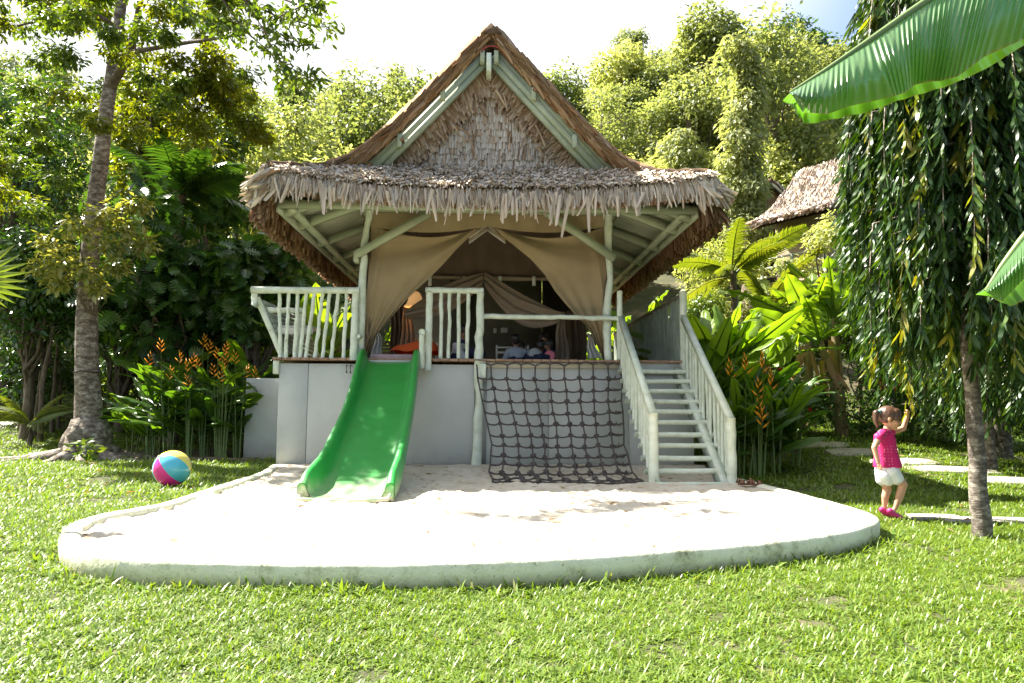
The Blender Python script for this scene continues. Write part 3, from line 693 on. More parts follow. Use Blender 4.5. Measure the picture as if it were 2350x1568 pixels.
D = np.stack([0.55*np.sign(u)*np.abs(u)**6+rng.normal(0, 0.16, n), -0.34+rng.normal(0, 0.13, n), np.full(n, -1.0)], -1)
L = rng.uniform(0.09, 0.25, n); L[rng.random(n) < 0.05] *= 1.6
g.add(*strips(P, D, np.tile([0, -1.0, 0.4], (n, 1))+rng.normal(0, 0.35, (n, 3)), L, rng.uniform(0.009, 0.023, n)))
t2 = g.build('thatch', M_['thatch_grey'], hut); tag(t2, kind='stuff')
# corner tufts and side fringe
g = Geo()
for sx in (-1, 1):
    n = 420; t = rng.uniform(0, 1, n); a = skirt_pt(sx, 1.0)
    P = np.stack([sx*(3.10+rng.uniform(-0.12, 0.14, n)), 9.72+t*0.5-rng.uniform(0, 0.1, n), 4.40-rng.uniform(0, 0.16, n)], -1)
    D = np.stack([sx*rng.uniform(0.2, 1.1, n), rng.uniform(-0.5, 0.1, n), -rng.uniform(0.45, 1.2, n)], -1)
    g.add(*strips(P, D, unit(n), rng.uniform(0.18, 0.46, n), rng.uniform(0.016, 0.035, n)))
t3 = g.build('thatch', M_['thatch_grey'], hut); tag(t3, kind='stuff')
g = Geo()
for sx in (-1, 1):
    n = 8000; yy = 9.8+rng.uniform(0, 1, n)**1.2*8.0
    P = np.stack([sx*(3.10+rng.uniform(0, 0.15, n)), yy, 4.12-rng.uniform(0, 0.15, n)], -1)
    D = np.stack([sx*rng.uniform(0.05, 0.65, n), rng.normal(-0.12, 0.2, n), -np.ones(n)], -1)
    g.add(*strips(P, D, np.stack([sx*np.ones(n), rng.normal(0, 0.4, n), rng.normal(0, 0.3, n)], -1), rng.uniform(0.20, 0.40, n), rng.uniform(0.010, 0.022, n), (ST1, SF1)))
t4 = g.build('side_thatch', M_['thatch_side'], hut); tag(t4, kind='stuff')
# the longest hanging leaves of the front fringe, one by one
fr_ = part('fringe', (np.array([skirt_pt(k/10-1, 0.98) for k in range(21)]+[(skirt_pt(k/10-1, 0.98)[0], skirt_pt(k/10-1, 0.98)[1]+0.02, skirt_pt(k/10-1, 0.98)[2]-0.09) for k in range(21)]), [[k, k+1, k+22, k+21] for k in range(20)]), M_['thatch_core'])
tm = [Geo().add(*strips(np.zeros((1,3)), np.array([[rng.normal(0, 0.12), -0.12, -1]]), np.array([[rng.normal(0, 0.5), -1, 0.2]]), rng.uniform(0.30, 0.50), rng.uniform(0.013, 0.024))).mesh('palm_leaf', M_['thatch_grey']) for _ in range(12)]
for k in range(110):
    u_ = rng.uniform(-0.98, 0.98); p = skirt_pt(u_, 1.0)
    o = link('palm_leaf', tm[rng.integers(12)], fr_); o.location = (p[0], p[1]-0.02-rng.uniform(0, 0.06), p[2]-rng.uniform(0.04, 0.16)); o.rotation_euler = (rng.normal(0, 0.12), rng.normal(0, 0.12), rng.normal(0, 0.5)); s_ = rng.uniform(0.4, 1.0)+(0.35 if rng.random() < 0.12 else 0); o.scale = (s_**0.5, s_**0.5, s_)

# ------------------------------------------------------------------ interior
YI = 15.4
part('back_wall', box(-1.75, 1.18, YI, YI+0.12, DZ, 4.6), M_['concrete'])
part('doorway', bevbox(-0.86, -0.16, YI-0.03, YI-0.002, DZ, 3.95, 0.006), M_['dark_door'])
part('dark_panel', bevbox(1.2, 2.15, YI-0.1, YI+0.12, DZ, 4.5, 0.01), mat_noise('dark_brown_cloth', [(0.3,(0.02,0.014,0.01)),(0.7,(0.035,0.024,0.018))], 3, 0.9, 0.2))  # near-black panel closing the right end of the back wall
part('side_partition', bevbox(-2.1, -1.77, YI-0.05, YI+0.1, DZ, 4.6, 0.01), M_['dark_door'])
def fold(u, v, a): return a
# brown inner canvas above the cross beam
def inner(u, v): 
    x = -2.1+4.2*u; z = 3.50+v*1.6; return (x, 13.1+0.012*math.sin(x*23)+0.01*math.sin(x*7), z)
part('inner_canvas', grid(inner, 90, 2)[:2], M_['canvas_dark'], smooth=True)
q0 = W(980, 636, 13.05); part('cross_beam', tube([(-2.0,13.0,q0.z),(2.0,13.0,q0.z-0.02)], 0.035, 10, True, 0.3, 8, 3), M_['net'], smooth=True)
for px in (987, 1066, 1147, 1225):
    p = W(px, 643, 12.97); part('bracket', bevbox(p.x-0.03, p.x+0.03, 12.93, 12.99, p.z-0.11, p.z+0.07, 0.004), M_['white_paint'])
# tent slopes inside
for sx in (-1, 1):
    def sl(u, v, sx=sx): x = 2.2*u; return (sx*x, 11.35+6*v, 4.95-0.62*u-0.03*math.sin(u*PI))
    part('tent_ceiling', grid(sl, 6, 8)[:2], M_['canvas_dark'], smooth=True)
# pale rafters of the inner frame showing above the curtains' meeting point
A = W(1118, 517, 11.75)
for px, py in ((1076, 547), (1160, 547)):
    B = W(px, py, 11.75)
    for k in range(3): part('inner_rafter', beam(A+Vector((0,0.05*k,-0.03*k)), B+Vector((0,0.05*k,-0.03*k)), 0.03, 0.026), M_['white_paint'] if k != 1 else mat_noise('raw_pine_%d' % px, [(0.3,(0.42,0.3,0.18)),(0.7,(0.55,0.42,0.28))], 8, 0.6, 0.1))
# netting swags
def swag(A, B, sag, width, mat, name='netting_swag', y=12.6, hang=None):
    A = Vector(A); B = Vector(B)
    def f(u, v):
        p = A.lerp(B, u); s = sag*math.sin(PI*min(1, u*1.0))
        w = width*(0.15+0.85*math.sin(PI*min(1, 0.12+u*0.80)))
        return (p.x, p.y+0.05*math.sin(v*14+u*3), p.z-s-(v-0.5)*w+0.02*math.sin(v*22+u*4))
    return part(name, grid(f, 26, 16)[:2], mat, smooth=True)
swag(W(1112,640,12.9), W(1288,728,12.7), 0.22, 0.55, M_['net'])
swag(W(1108,640,12.9), W(930,722,12.7), 0.06, 0.5, M_['net'])
def hanging(px0, py0, px1, py1, Y, mat, w0, w1, name, seed=0, amp=0.04):
    A = W(px0, py0, Y); B = W(px1, py1, Y)
    def f(u, v):
        p = A.lerp(B, v); w = w0*(1-v)+w1*v
        return (p.x+(u-0.5)*w+0.012*math.sin(v*9+seed), Y+amp*math.sin(u*19+seed)+0.3*amp*math.sin(u*41+v*5), p.z)
    return part(name, grid(f, 34, 14)[:2], mat, smooth=True)
hanging(1288, 716, 1290, 826, 12.7, M_['net'], 0.10, 0.30, 'net_tail', 1)
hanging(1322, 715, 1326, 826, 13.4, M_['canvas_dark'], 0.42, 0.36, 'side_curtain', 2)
hanging(935, 700, 935, 826, 13.2, M_['net'], 0.12, 0.36, 'net_tail', 3)
hanging(912, 700, 910, 826, 13.6, M_['canvas_dark'], 0.3, 0.22, 'side_curtain', 4)
hanging(866, 765, 860, 823, 11.9, M_['white_cloth'], 0.12, 0.28, 'white_curtain', 5, 0.05)
hanging(1350, 765, 1364, 822, 11.9, M_['white_cloth'], 0.03, 0.26, 'white_curtain', 6, 0.04)
# slatted low wall at the left opening
for k in range(6):
    p = W(880, 786+k*8, 14.6); part('slat', bevbox(-2.35, -1.9, 14.55, 14.6, p.z-0.026, p.z+0.026, 0.004), M_['dark_door'])

# front curtains: swagged canvas drawn aside
def interp(P, t):
    P = np.array(P, float); n = len(P)-1; x = np.linspace(0, 1, n+1)
    return float(np.interp(t, x, P[:, 0])), float(np.interp(t, x, P[:, 1]))
def curtain(outer, inner_, Y, name, seed, flip):
    def f(u, v):                        # u across from the post to the free edge, v down
        o = interp(outer, v); e = interp(inner_, v)
        px = o[0]+(e[0]-o[0])*u; py = o[1]+(e[1]-o[1])*u
        sag = 26*math.sin(PI*u)*(1-v)**2; py += sag
        dep = 0.0
        # swag folds: arcs that start at the far top corner and drop towards the tie
        tx, ty = (1108, 508) if not flip else (1122, 508); dx_ = abs(px-tx)+1; dd_ = math.hypot(dx_, py-ty)
        th = math.atan2(py-ty-0.0011*dx_*(255-dx_)*1.3, dx_)
        wv_ = math.sin(th*15+seed+0.6*math.sin(th*6)); wv_ = wv_*abs(wv_)**0.2
        dep += 0.055*wv_*min(1, dd_/90)*(1-v)**0.35
        dep += 0.042*math.sin(u*24+seed*2+v*2)*sst(0.25, 1.0, v)
        dep += 0.05*math.exp(-((u-0.10)/0.05)**2)
        return tuple(W(px, py, Y+0.05-dep))
    return part(name, grid(f, 110, 100)[:2], M_['canvas'], smooth=True)
curtain([(852,518),(850,560),(846,620),(841,680),(836,740),(831,800),(833,826)], [(1112,520),(1075,546),(1046,574),(1015,609),(984,640),(941,680),(901,725),(864,771),(846,826)], 11.22, 'curtain', 0.3, False)
curtain([(1387,522),(1388,560),(1391,620),(1396,672),(1394,740),(1390,790),(1389,826)], [(1124,520),(1143,537),(1175,560),(1217,594),(1249,629),(1274,669),(1297,697),(1320,723),(1346,748),(1363,777),(1384,826)], 11.22, 'curtain', 1.7, True)
def valance(u, v):
    px = 846+u*546; top = 488; bot = 520+14*math.sin(PI*((u*2) % 1.0)) if True else 0
    py = top+(bot-top)*v; p = W(px, py, 11.19+0.02*math.sin(u*60)*v); return tuple(p)
part('valance', grid(valance, 80, 4)[:2], M_['canvas'], smooth=True)
for px0, px1, s_ in ((832,850,1),(1388,1403,2)):
    def f(u, v, a=px0, b_=px1, s_=s_): return tuple(W(a+(b_-a)*u+2*math.sin(v*5+s_), 505+320*v, 11.28+0.04*math.sin(u*9+s_)))
    part('curtain_edge', grid(f, 10, 24)[:2], M_['canvas_dark'], smooth=True)
# switch plates
for px, py, w in ((1136,759,0.045),(1157,758,0.095)):
    p = W(px, py, YI-0.02); part('switch_plate', bevbox(p.x-w/2*1.6, p.x+w/2*1.6, YI-0.02, YI-0.001, p.z-0.055, p.z+0.055, 0.004), M_['white_paint'])
# door bolt on the base panel beside the slide
p = W(800, 847, 11.0)
part('door_pull', tube([(p.x-0.03,11.03,p.z+0.06),(p.x-0.03,10.98,p.z+0.055),(p.x-0.03,10.98,p.z-0.055),(p.x-0.03,11.03,p.z-0.06)], 0.009, 6), M_['iron'])
part('door_pull', tube([(p.x+0.03,11.03,p.z+0.06),(p.x+0.03,10.98,p.z+0.055),(p.x+0.03,10.98,p.z-0.055),(p.x+0.03,11.03,p.z-0.06)], 0.009, 6), M_['iron'])

# ------------------------------------------------------------------ balustrades
rail_l = empty('balustrade', (-2.6, 11, DZ), 'pale green log balustrade at the left end of the deck, nine crooked balusters', 'railing')
YR = 10.99
log('rail', W(577,666,YR), W(825,667,YR), 0.055, wob=0.10, seed=1, parent=rail_l, sub=12)
for k, (xt, xb) in enumerate([(641,643),(663,656),(683,676),(703,688),(722,701),(741,722),(757,740),(776,760),(795,788)]):
    log('baluster', W(xt,672,YR), W(xb,823,YR), 0.030, 0.031, 0.16, 30+k, parent=rail_l, sub=8)
log('newel', W(816,672,YR-0.02), W(812,826,YR-0.02), 0.055, 0.062, 0.08, 50, parent=rail_l)
log('newel', W(584,674,YR), W(584,700,YR), 0.05, 0.05, 0.04, 51, parent=rail_l, sub=3)
log('rail', W(583,697,YR-0.03), W(583,697,YR+0.02)+Vector((0,2.6,0)), 0.045, 0.045, 0.05, 52, parent=rail_l)
log('peg', W(822,772,YR-0.09), W(822,772,YR-0.09)+Vector((0.02,0.25,0)), 0.038, 0.038, 0.03, 53, parent=rail_l, sub=2)
rail_m = empty('balustrade', (-0.6, 11, DZ), 'pale green log balustrade between the slide and the climbing net, four balusters', 'railing')
log('rail', W(977,666,YR), W(1110,668,YR), 0.048, wob=0.08, seed=2, parent=rail_m)
for k, (xt, xb) in enumerate([(1013,1011),(1032,1029),(1053,1052),(1075,1071)]):
    log('baluster', W(xt,672,YR), W(xb,823,YR), 0.030, 0.031, 0.14, 60+k, parent=rail_m)
log('newel', W(986,672,YR-0.02), W(982,851,YR-0.08), 0.055, 0.055, 0.05, 66, parent=rail_m)
log('newel', W(1103,672,YR-0.02), W(1098,826,YR-0.02), 0.055, 0.075, 0.16, 67, parent=rail_m)
log('newel', W(968,757,YR-0.2), W(968,846,YR-0.2), 0.045, 0.045, 0.05, 68, parent=rail_m)
log('peg', W(968,762,YR-0.27), W(975,764,YR+0.05), 0.05, 0.045, 0.03, 69, parent=rail_m, sub=2)
post([W(1098,829,10.98), W(1099,900,10.99), W(1097,985,10.99), W(1094,1085,10.99)], [0.06,0.065,0.075,0.085], 8, 'support_log')
part('block', bevbox(-0.12, -0.03, 10.93, 11.03, DZ-0.30, DZ-0.045), PL)
rail_r = empty('balustrade', (1.0, 11, DZ), 'single knobbly log rail above the climbing net', 'railing')
log('rail', W(1108,726,YR), W(1420,731,YR), 0.040, 0.038, 0.14, 3, parent=rail_r, sub=16)
log('newel', W(1422,668,YR), W(1422,826,YR), 0.044, 0.048, 0.05, 70, parent=rail_r)
# right-hand side, going back along the deck
rail_b = empty('side_balustrade', (3.1, 13, DZ), 'dense row of thin grey-green poles closing the right side of the deck', 'railing')
A = W(1570, 678, 11.0); zt = A.z; xr = 3.12
log('newel', (xr, 11.0, DZ-0.3), (xr, 11.0, zt+0.06), 0.06, 0.06, 0.05, 71, parent=rail_b)
mdk = mat_noise('weathered_dark_timber', [(0.3,(0.10,0.085,0.06)),(0.7,(0.17,0.15,0.11))], 9, 0.8, 0.3)
part('rail', beam((xr, 11.05, zt), (xr+0.02, 17.2, zt), 0.08, 0.06), mdk, rail_b)
mp_ = mat_noise('grey_green_pole', [(0.3,(0.22,0.27,0.22)),(0.7,(0.33,0.38,0.32))], 6, 0.7, 0.3)
y = 11.12; k = 0
while y < 17.1:
    log('pole', (xr+rng.normal(0, 0.006), y, DZ), (xr+rng.normal(0, 0.012), y+rng.normal(0, 0.012), zt-0.02), 0.021, 0.02, 0.12, 200+k, mat=mp_, parent=rail_b, sub=5, seg=7)
    y += 0.062 if y < 14 else 0.07; k += 1
# built-in bench with a leaning plank back at the left side of the deck
bench = empty('bench', (-3.2, 12, DZ), 'pale green bench on the left of the deck with an outward-leaning plank backrest', 'bench')
A = W(590, 684, 11.12); B = W(652, 826, 11.12)
log('back_post', A, B, 0.048, 0.05, 0.05, 80, parent=bench)
log('back_post', A+Vector((0, 2.4, 0)), B+Vector((0, 2.4, 0)), 0.048, 0.05, 0.05, 81, parent=bench)
for k in range(9):
    t = 0.03+k*0.095; p = A.lerp(B, t)+Vector((0.065, 0.02, 0)); p2 = A.lerp(B, t+0.083)+Vector((0.065, 0.02, 0))
    part('plank', beam((p+p2)/2, (p+p2)/2+Vector((0, 2.45, 0)), 0.022, (p-p2).length, (p-p2)), M_['sheet'] if False else mp_, bench)
log('armrest', W(612,712,11.2), W(697,713,11.2), 0.045, 0.045, 0.06, 82, parent=bench)
log('leg', W(690,718,11.24), W(682,826,11.24), 0.04, 0.045, 0.06, 83, parent=bench)
for k in range(5):
    p = W(636, 747, 11.25)
    part('seat_board', bevbox(p.x, p.x+0.57, 11.25+k*0.13, 11.25+k*0.13+0.12, p.z-0.03, p.z, 0.005), M_['white_paint'], bench)
p = W(636, 757, 11.22); part('seat_rail', bevbox(p.x, p.x+0.57, 11.2, 11.245, p.z-0.07, p.z+0.035, 0.005), M_['white_paint'], bench)
# ------------------------------------------------------------------ stairs
st = empty('staircase', (2.6, 9.9, 0.12), 'pale green log stairs with two handrails, from the sand up to the deck', 'stairs')
yt, yb_ = 11.0, 8.86; xl, xr_ = 2.10, 3.08
zb = 0.13
# stringers
for x, o in ((xl+0.05, 0), (xr_-0.07, 1)):
    part('stringer', beam((x, yt, DZ-0.12), (x, yb_-0.02, zb), 0.10 if o else 0.06, 0.06, (0, 0.6, 1)), PL, st)
    part('stringer', beam((x+(-0.045 if o else 0.03), yt+0.02, DZ-0.2), (x+(-0.045 if o else 0.03), yb_+0.05, zb-0.05), 0.03, 0.13, (0, 0.6, 1)), mp_, st)
treads = [853,875,898,922,945,970,998,1024,1052,1082]
for k, py in enumerate(treads):
    f = (k+1)/11.0; y = yt+(yb_-yt)*f; z = (W(1530, py, y)).z
    for q in range(3):                       # three poles side by side make a tread
        log('tread', (xl-0.07+rng.normal(0, 0.01), y+q*0.075, z+rng.normal(0, 0.003)), (xr_+0.06+rng.normal(0, 0.01), y+q*0.075, z+rng.normal(0, 0.004)), 0.036 if q == 0 else 0.033, wob=0.07, seed=100+k*3+q, parent=st, sub=7) if q == 0 else None
log('foot_bar', G(1474, 1112, 0.12)+Vector((0,0,0.0)), G(1692, 1112, 0.12), 0.03, wob=0.05, seed=140, parent=st)
# handrails, end posts and balusters
for side, (pt, pb) in enumerate((((1425,730),(1496,950)), ((1571,728),(1684,962)))):
    x = xl if side == 0 else xr_+0.02
    A = W(*pt, yt-0.03); B = W(*pb, yb_+0.0)
    A.x = x+0.01; B.x = x
    part('handrail', beam(A, B+(B-A).normalized()*0.02, 0.085, 0.075, (0, 0.6, 1)), PL, st)
    log('post', (B.x, B.y, B.z+0.015), (B.x+0.0, yb_-0.01, zb-0.05), 0.066, 0.064, 0.04, 150+side, parent=st)
    nb = 13
    for k in range(nb):
        f = (k+0.55)/(nb); y = A.y+(B.y-A.y)*f*0.97; zt_ = A.z+(B.z-A.z)*f*0.97; zb2 = DZ-0.14+(zb-DZ+0.12)*f*0.97-0.03
        log('baluster', (x+rng.normal(0, 0.004), y, zt_-0.03), (x+rng.normal(0, 0.01), y, max(zb2, 0.05)), 0.027, 0.027, 0.08, 160+k+side*20, parent=st, sub=5, seg=8)

# ------------------------------------------------------------------ slide
gm = bpy.data.materials.new('green_gelcoat'); gm.use_nodes = True
nt = gm.node_tree; b = nt.nodes['Principled BSDF']
n = nnoise(nt, 2.5, 5); r = ramp(nt, n.outputs[0], [(0.3,(0.004,0.26,0.028)),(0.7,(0.008,0.34,0.045))])
# sand dust: stays where children's feet bring it, at the foot of the chute
tc = nt.nodes.new('ShaderNodeTexCoord'); sp = nt.nodes.new('ShaderNodeSeparateXYZ'); nt.links.new(tc.outputs['Object'], sp.inputs[0])
n2 = nnoise(nt, 5, 6, 0.7, stretch=(1, 0.6, 1)); ad = nt.nodes.new('ShaderNodeMath'); ad.operation = 'MULTIPLY_ADD'; ad.inputs[1].default_value = 0.55
nt.links.new(n2.outputs[0], ad.inputs[0]); nt.links.new(sp.outputs[2], ad.inputs[2])
rs = ramp(nt, ad.outputs[0], [(0.40,(0.85,0.85,0.85)),(0.50,(0.25,0.25,0.25)),(0.62,(0,0,0))])
mx = nt.nodes.new('ShaderNodeMix'); mx.data_type = 'RGBA'; nt.links.new(rs.outputs[0], mx.inputs[0]); nt.links.new(r.outputs[0], mx.inputs[6]); mx.inputs[7].default_value = (0.55,0.47,0.37,1)
nt.links.new(mx.outputs[2], b.inputs['Base Color']); 
n3 = nnoise(nt, 9, 4); r3 = ramp(nt, n3.outputs[0], [(0.3,(0.40,0.40,0.40)),(0.7,(0.52,0.52,0.52))]); nt.links.new(r3.outputs[0], b.inputs['Roughness'])
b.inputs['Specular IOR Level'].default_value = 0.9; b.inputs['Coat Weight'].default_value = 0.6; b.inputs['Coat Roughness'].default_value = 0.35
slide = empty('slide', (-1.5, 9.0, 0.12), 'wavy green plastic slide running from the deck down into the sand', 'slide')
# floor line of the chute (y, z), from the deck to the foot
FL = [(11.06,1.745),(10.92,1.74),(10.80,1.70),(10.62,1.58),(10.30,1.36),(9.95,1.13),(9.55,0.90),(9.20,0.74),(8.85,0.60),(8.45,0.42),(8.05,0.27),(7.70,0.185),(7.40,0.155),(7.16,0.148)]
FLY = np.array([p[0] for p in FL]); FLZ = np.array([p[1] for p in FL])
def chute(k, t):
    """t across: the U-shaped section; k along"""
    s = k
    y = np.interp(s, np.linspace(0, 1, len(FL)), FLY); z = np.interp(s, np.linspace(0, 1, len(FL)), FLZ)
    return y, z
secx = [(-0.475,-0.03),(-0.487,0.0),(-0.487,0.17),(-0.475,0.192),(-0.45,0.20),(-0.425,0.192),(-0.41,0.165),(-0.395,0.10),(-0.37,0.035),(-0.33,0.008),(-0.2,0.0),(0,0.0),(0.2,0.0),(0.33,0.008),(0.37,0.035),(0.395,0.10),(0.41,0.165),(0.425,0.192),(0.45,0.20),(0.475,0.192),(0.487,0.17),(0.487,0.0),(0.475,-0.03)]
NK = 72; V = []
for k in range(NK+1):
    s = k/NK; y, z = chute(s, 0)
    e = 1e-2; y2, z2 = chute(min(1, s+e), 0); y1, z1 = chute(max(0, s-e), 0); ty, tz = y2-y1, z2-z1; L = math.hypot(ty, tz); ny_, nz_ = -tz/L, ty/L
    if nz_ < 0: ny_, nz_ = -ny_, -nz_
    h = 1.0+0.12*math.sin(s*9.5)+0.20*math.exp(-((s-0.86)/0.10)**2)-0.25*sst(0.93, 1.0, s)
    cx = -1.545+0.13*s
    wd_ = 0.93+0.055*s
    for (a, hh) in secx:
        hz = hh*h if hh > 0.02 else hh
        V.append((cx+a*wd_, y+ny_*hz*(0.9), z+nz_*hz))
ns = len(secx)
F = [[k*ns+q, k*ns+q+1, (k+1)*ns+q+1, (k+1)*ns+q] for k in range(NK) for q in range(ns-1)]
F += [[NK*ns+q for q in range(0, 9)][::-1], [NK*ns+q for q in range(ns-9, ns)][::-1], [q for q in range(0, 9)], [q for q in range(ns-9, ns)]]
o = part('chute', (np.array(V), F), gm, slide, True)
md = o.modifiers.new('t', 'SOLIDIFY'); md.thickness = 0.012; md.offset = -1
md = o.modifiers.new('s', 'SUBSURF'); md.levels = 1; md.render_levels = 1
# lip at the foot
part('foot_lip', tube([(-1.415-0.46,7.12,0.20),(-1.415-0.43,7.08,0.155),(-1.415,7.05,0.14),(-1.415+0.43,7.08,0.155),(-1.415+0.46,7.12,0.20)], 0.024, 8, True, 0, 3), gm, slide, True)
pad = one('foam_pad', bevbox(-1.86, -1.13, 10.98, 11.3, DZ-0.045, DZ+0.065, 0.02), mat_noise('mauve_fabric', [(0.3,(0.27,0.19,0.21)),(0.7,(0.36,0.26,0.28))], 12, 0.95, 0.3)); tag(pad, 'flat mauve foam pad lying at the top of the green slide', 'mat')
one('sill', bevbox(-1.93, -1.10, 10.93, 10.975, DZ-0.07, DZ-0.035, 0.006), M_['panel'], hut)

# ------------------------------------------------------------------ climbing net
net = empty('climbing_net', (1.0, 10.0, 0.3), 'dark knotted rope climbing net hung from the deck edge down to the sand', 'climbing net')
rows_y = [838,867,893,919,946,971,997,1021,1044,1064,1083,1098,1111]
rows_d = [10.93,10.85,10.75,10.63,10.5,10.35,10.2,10.03,9.85,9.65,9.4,9.15,8.88]
left = [1095,1096,1102,1106,1112,1119,1123,1127,1126,1126,1119,1130,1131]
right = [1427,1428,1427,1427,1428,1430,1432,1434,1440,1445,1452,1465,1476]
colx = np.array([0, 0.095, 0.205, 0.305, 0.40, 0.50, 0.605, 0.705, 0.80, 0.905, 1.0])
gr = np.random.default_rng(5)
NODE = []
for r_ in range(13):
    row = []
    for c in range(11):
        t = colx[c]; px = left[r_]+(right[r_]-left[r_])*t+gr.normal(0, 1.0); py = rows_y[r_]+gr.normal(0, 1.3)+(4*math.sin(t*3.1) if 0 < r_ < 12 else 0)
        p = W(px, py, rows_d[r_]); p.z = max(p.z, sandz(p.x, p.y)+0.018); row.append(p)
    NODE.append(row)
def rope(name, pts, r, sub=4, seed=0, sagz=0.0):
    P = []
    for a, c in zip(pts[:-1], pts[1:]):
        for k in range(sub):
            t = k/sub; q = a.lerp(c, t); q = Vector(q); q.z -= sagz*math.sin(PI*t); q.y -= sagz*0.3*math.sin(PI*t); P.append(q)
    P.append(pts[-1])
    if sagz:
        for q in P: q.z = max(q.z, sandz(q.x, q.y)+0.012)
    g = Geo(); g.add(*tube(P, r, 7, True, 0.10, 0, seed)); return g.build(name, M_['rope'], net, True)
for c in range(11): rope('upright_rope', [NODE[r_][c] for r_ in range(13)], 0.0125, 3, 300+c)
for r_ in range(13): rope('cross_rope', [NODE[r_][c] for c in range(11)], 0.0125, 6, 320+r_, 0.022 if r_ else -0.03)
km = None
for r_ in range(1, 13):
    for c in range(1, 10):
        if km is None:
            g = Geo()
            for q in range(3):
                a = q*PI/3; g.add(*tube([(0.030*math.cos(t)*math.cos(a)*1.1, 0.020*math.sin(t)+0.004*q, 0.022*math.cos(t)*math.sin(a)+0.012*math.sin(t*2)) for t in np.linspace(0, 2*PI, 11)], 0.0125, 6, False))
            km = g.mesh('knot', M_['rope'], True)
        o = link('knot', km, net); o.location = NODE[r_][c]; o.rotation_euler = (gr.uniform(-0.4, 0.4), gr.uniform(0, 3), gr.uniform(-0.4, 0.4)); s_ = gr.uniform(0.85, 1.15); o.scale = (s_, s_*1.2, s_)
for r_ in range(1, 12):                       # frayed splices near the right-hand edge
    p = NODE[r_][9].lerp(NODE[r_][10], 0.5); g = Geo()
    for q in range(7):
        a = gr.uniform(0, 6.28); g.add(*tube([p, p+Vector((gr.normal(0, 0.03), -0.01-gr.uniform(0, 0.02), gr.normal(-0.005, 0.03)))], [0.008, 0.003], 5))
    g.add(*tube([NODE[r_][9].lerp(NODE[r_][10], 0.15)+Vector((0,-0.015,0)), p+Vector((0,-0.018,-0.02)), NODE[r_][10]], [0.013, 0.016, 0.013], 7, True, 0.2, 3, 5+r_))
    g.build('splice', M_['rope'], net, True)

# ------------------------------------------------------------------ beach ball
bc = G(389, 1118, 0.02); R_ = 0.233
ball = empty('beach_ball', (bc.x, bc.y+0.05, 0.02+R_), 'inflated beach ball with pink, blue and yellow panels on the grass', 'ball')
cols = [('pink',(0.75,0.03,0.28)),('blue',(0.10,0.45,0.62)),('yellow_clear',(0.74,0.62,0.16)),('yellow',(0.80,0.62,0.03)),('white',(0.78,0.78,0.76)),('pale_blue',(0.25,0.6,0.7))]
za = Vector((-0.55, -0.48, 0.70)).normalized(); cf = Vector((0, -1, 0)); cf = (cf-za*cf.dot(za)).normalized(); cs = za.cross(cf)
a_0 = math.radians(58); xa = cf*math.cos(a_0)-cs*math.sin(a_0); ya = cf*math.sin(a_0)+cs*math.cos(a_0)
rotm = Matrix(((xa.x, ya.x, za.x), (xa.y, ya.y, za.y), (xa.z, ya.z, za.z)))
for k, (nm, c) in enumerate(cols):
    def f(u, v, k=k):
        a = (k+u)*2*PI/6; t = (v-0.5)*PI*0.999; rr = R_*(1-0.012*math.cos((u-0.5)*2*PI)*math.cos(t)*0-0.01*(abs(u-0.5)*2)**6)
        p = rotm @ Vector((rr*math.cos(t)*math.cos(a), rr*math.cos(t)*math.sin(a), rr*math.sin(t))); return (p.x+bc.x, p.y+bc.y+0.05, p.z+0.02+R_)
    mm = mat_noise('vinyl_'+nm, [(0.3, c), (0.7, tuple(min(1, q*1.08) for q in c))], 3, 0.16, 0.15, 0.004, spec=0.6, bscale=6)
    part('panel', grid(f, 10, 20)[:2], mm, ball, True)
vv = rotm @ Vector((0, 0, R_)); part('valve', tube([(bc.x+vv.x*0.99, bc.y+0.05+vv.y*0.99, 0.02+R_+vv.z*0.99), (bc.x+vv.x*1.05, bc.y+0.05+vv.y*1.05, 0.02+R_+vv.z*1.05)], 0.012, 8), M_['white_paint'], ball)

# ------------------------------------------------------------------ sandals left on the kerb by the stairs
lm = mat_noise('brown_leather', [(0.3,(0.13,0.05,0.03)),(0.7,(0.24,0.11,0.07))], 20, 0.5, 0.2)
for k, (px, py, an, lab) in enumerate(((1706,1113,0.35,'brown leather sandal beside the foot of the stairs, the left one of the pair'), (1735,1114,-0.15,'brown leather sandal on the sand, the right one of the pair, farther from the stairs'))):
    p = G(px, py, 0.15); sh = empty('sandal', (p.x, p.y, 0.15), lab, 'sandal', 'pair of sandals')
    ca, sa = math.cos(an), math.sin(an)
    def tr(x, y, z): return (p.x+x*ca-y*sa, p.y+x*sa+y*ca, 0.15+z)
    n_ = 18; ol = []
    for q in range(n_):
        t = 2*PI*q/n_; rx = 0.085; ry = 0.036+0.008*math.cos(t); ol.append((rx*math.cos(t), ry*math.sin(t)))
    V = [tr(x, y, 0.0) for x, y in ol]+[tr(x, y, 0.02) for x, y in ol]; F = [[q, (q+1) % n_, n_+(q+1) % n_, n_+q] for q in range(n_)]+[list(range(n_))[::-1], list(range(n_, 2*n_))]
    part('sole', (np.array(V), F), lm, sh)
    for x0, x1, h in ((0.02, 0.055, 0.035), (-0.045, -0.02, 0.045), (-0.075, -0.055, 0.06)):
        def f(u, v): 
            a = PI*v; return tr(x0+(x1-x0)*u, 0.040*math.cos(a), 0.018+h*math.sin(a))
        o = part('strap', grid(f, 2, 10)[:2], lm, sh, True); mdx = o.modifiers.new('t', 'SOLIDIFY'); mdx.thickness = 0.004

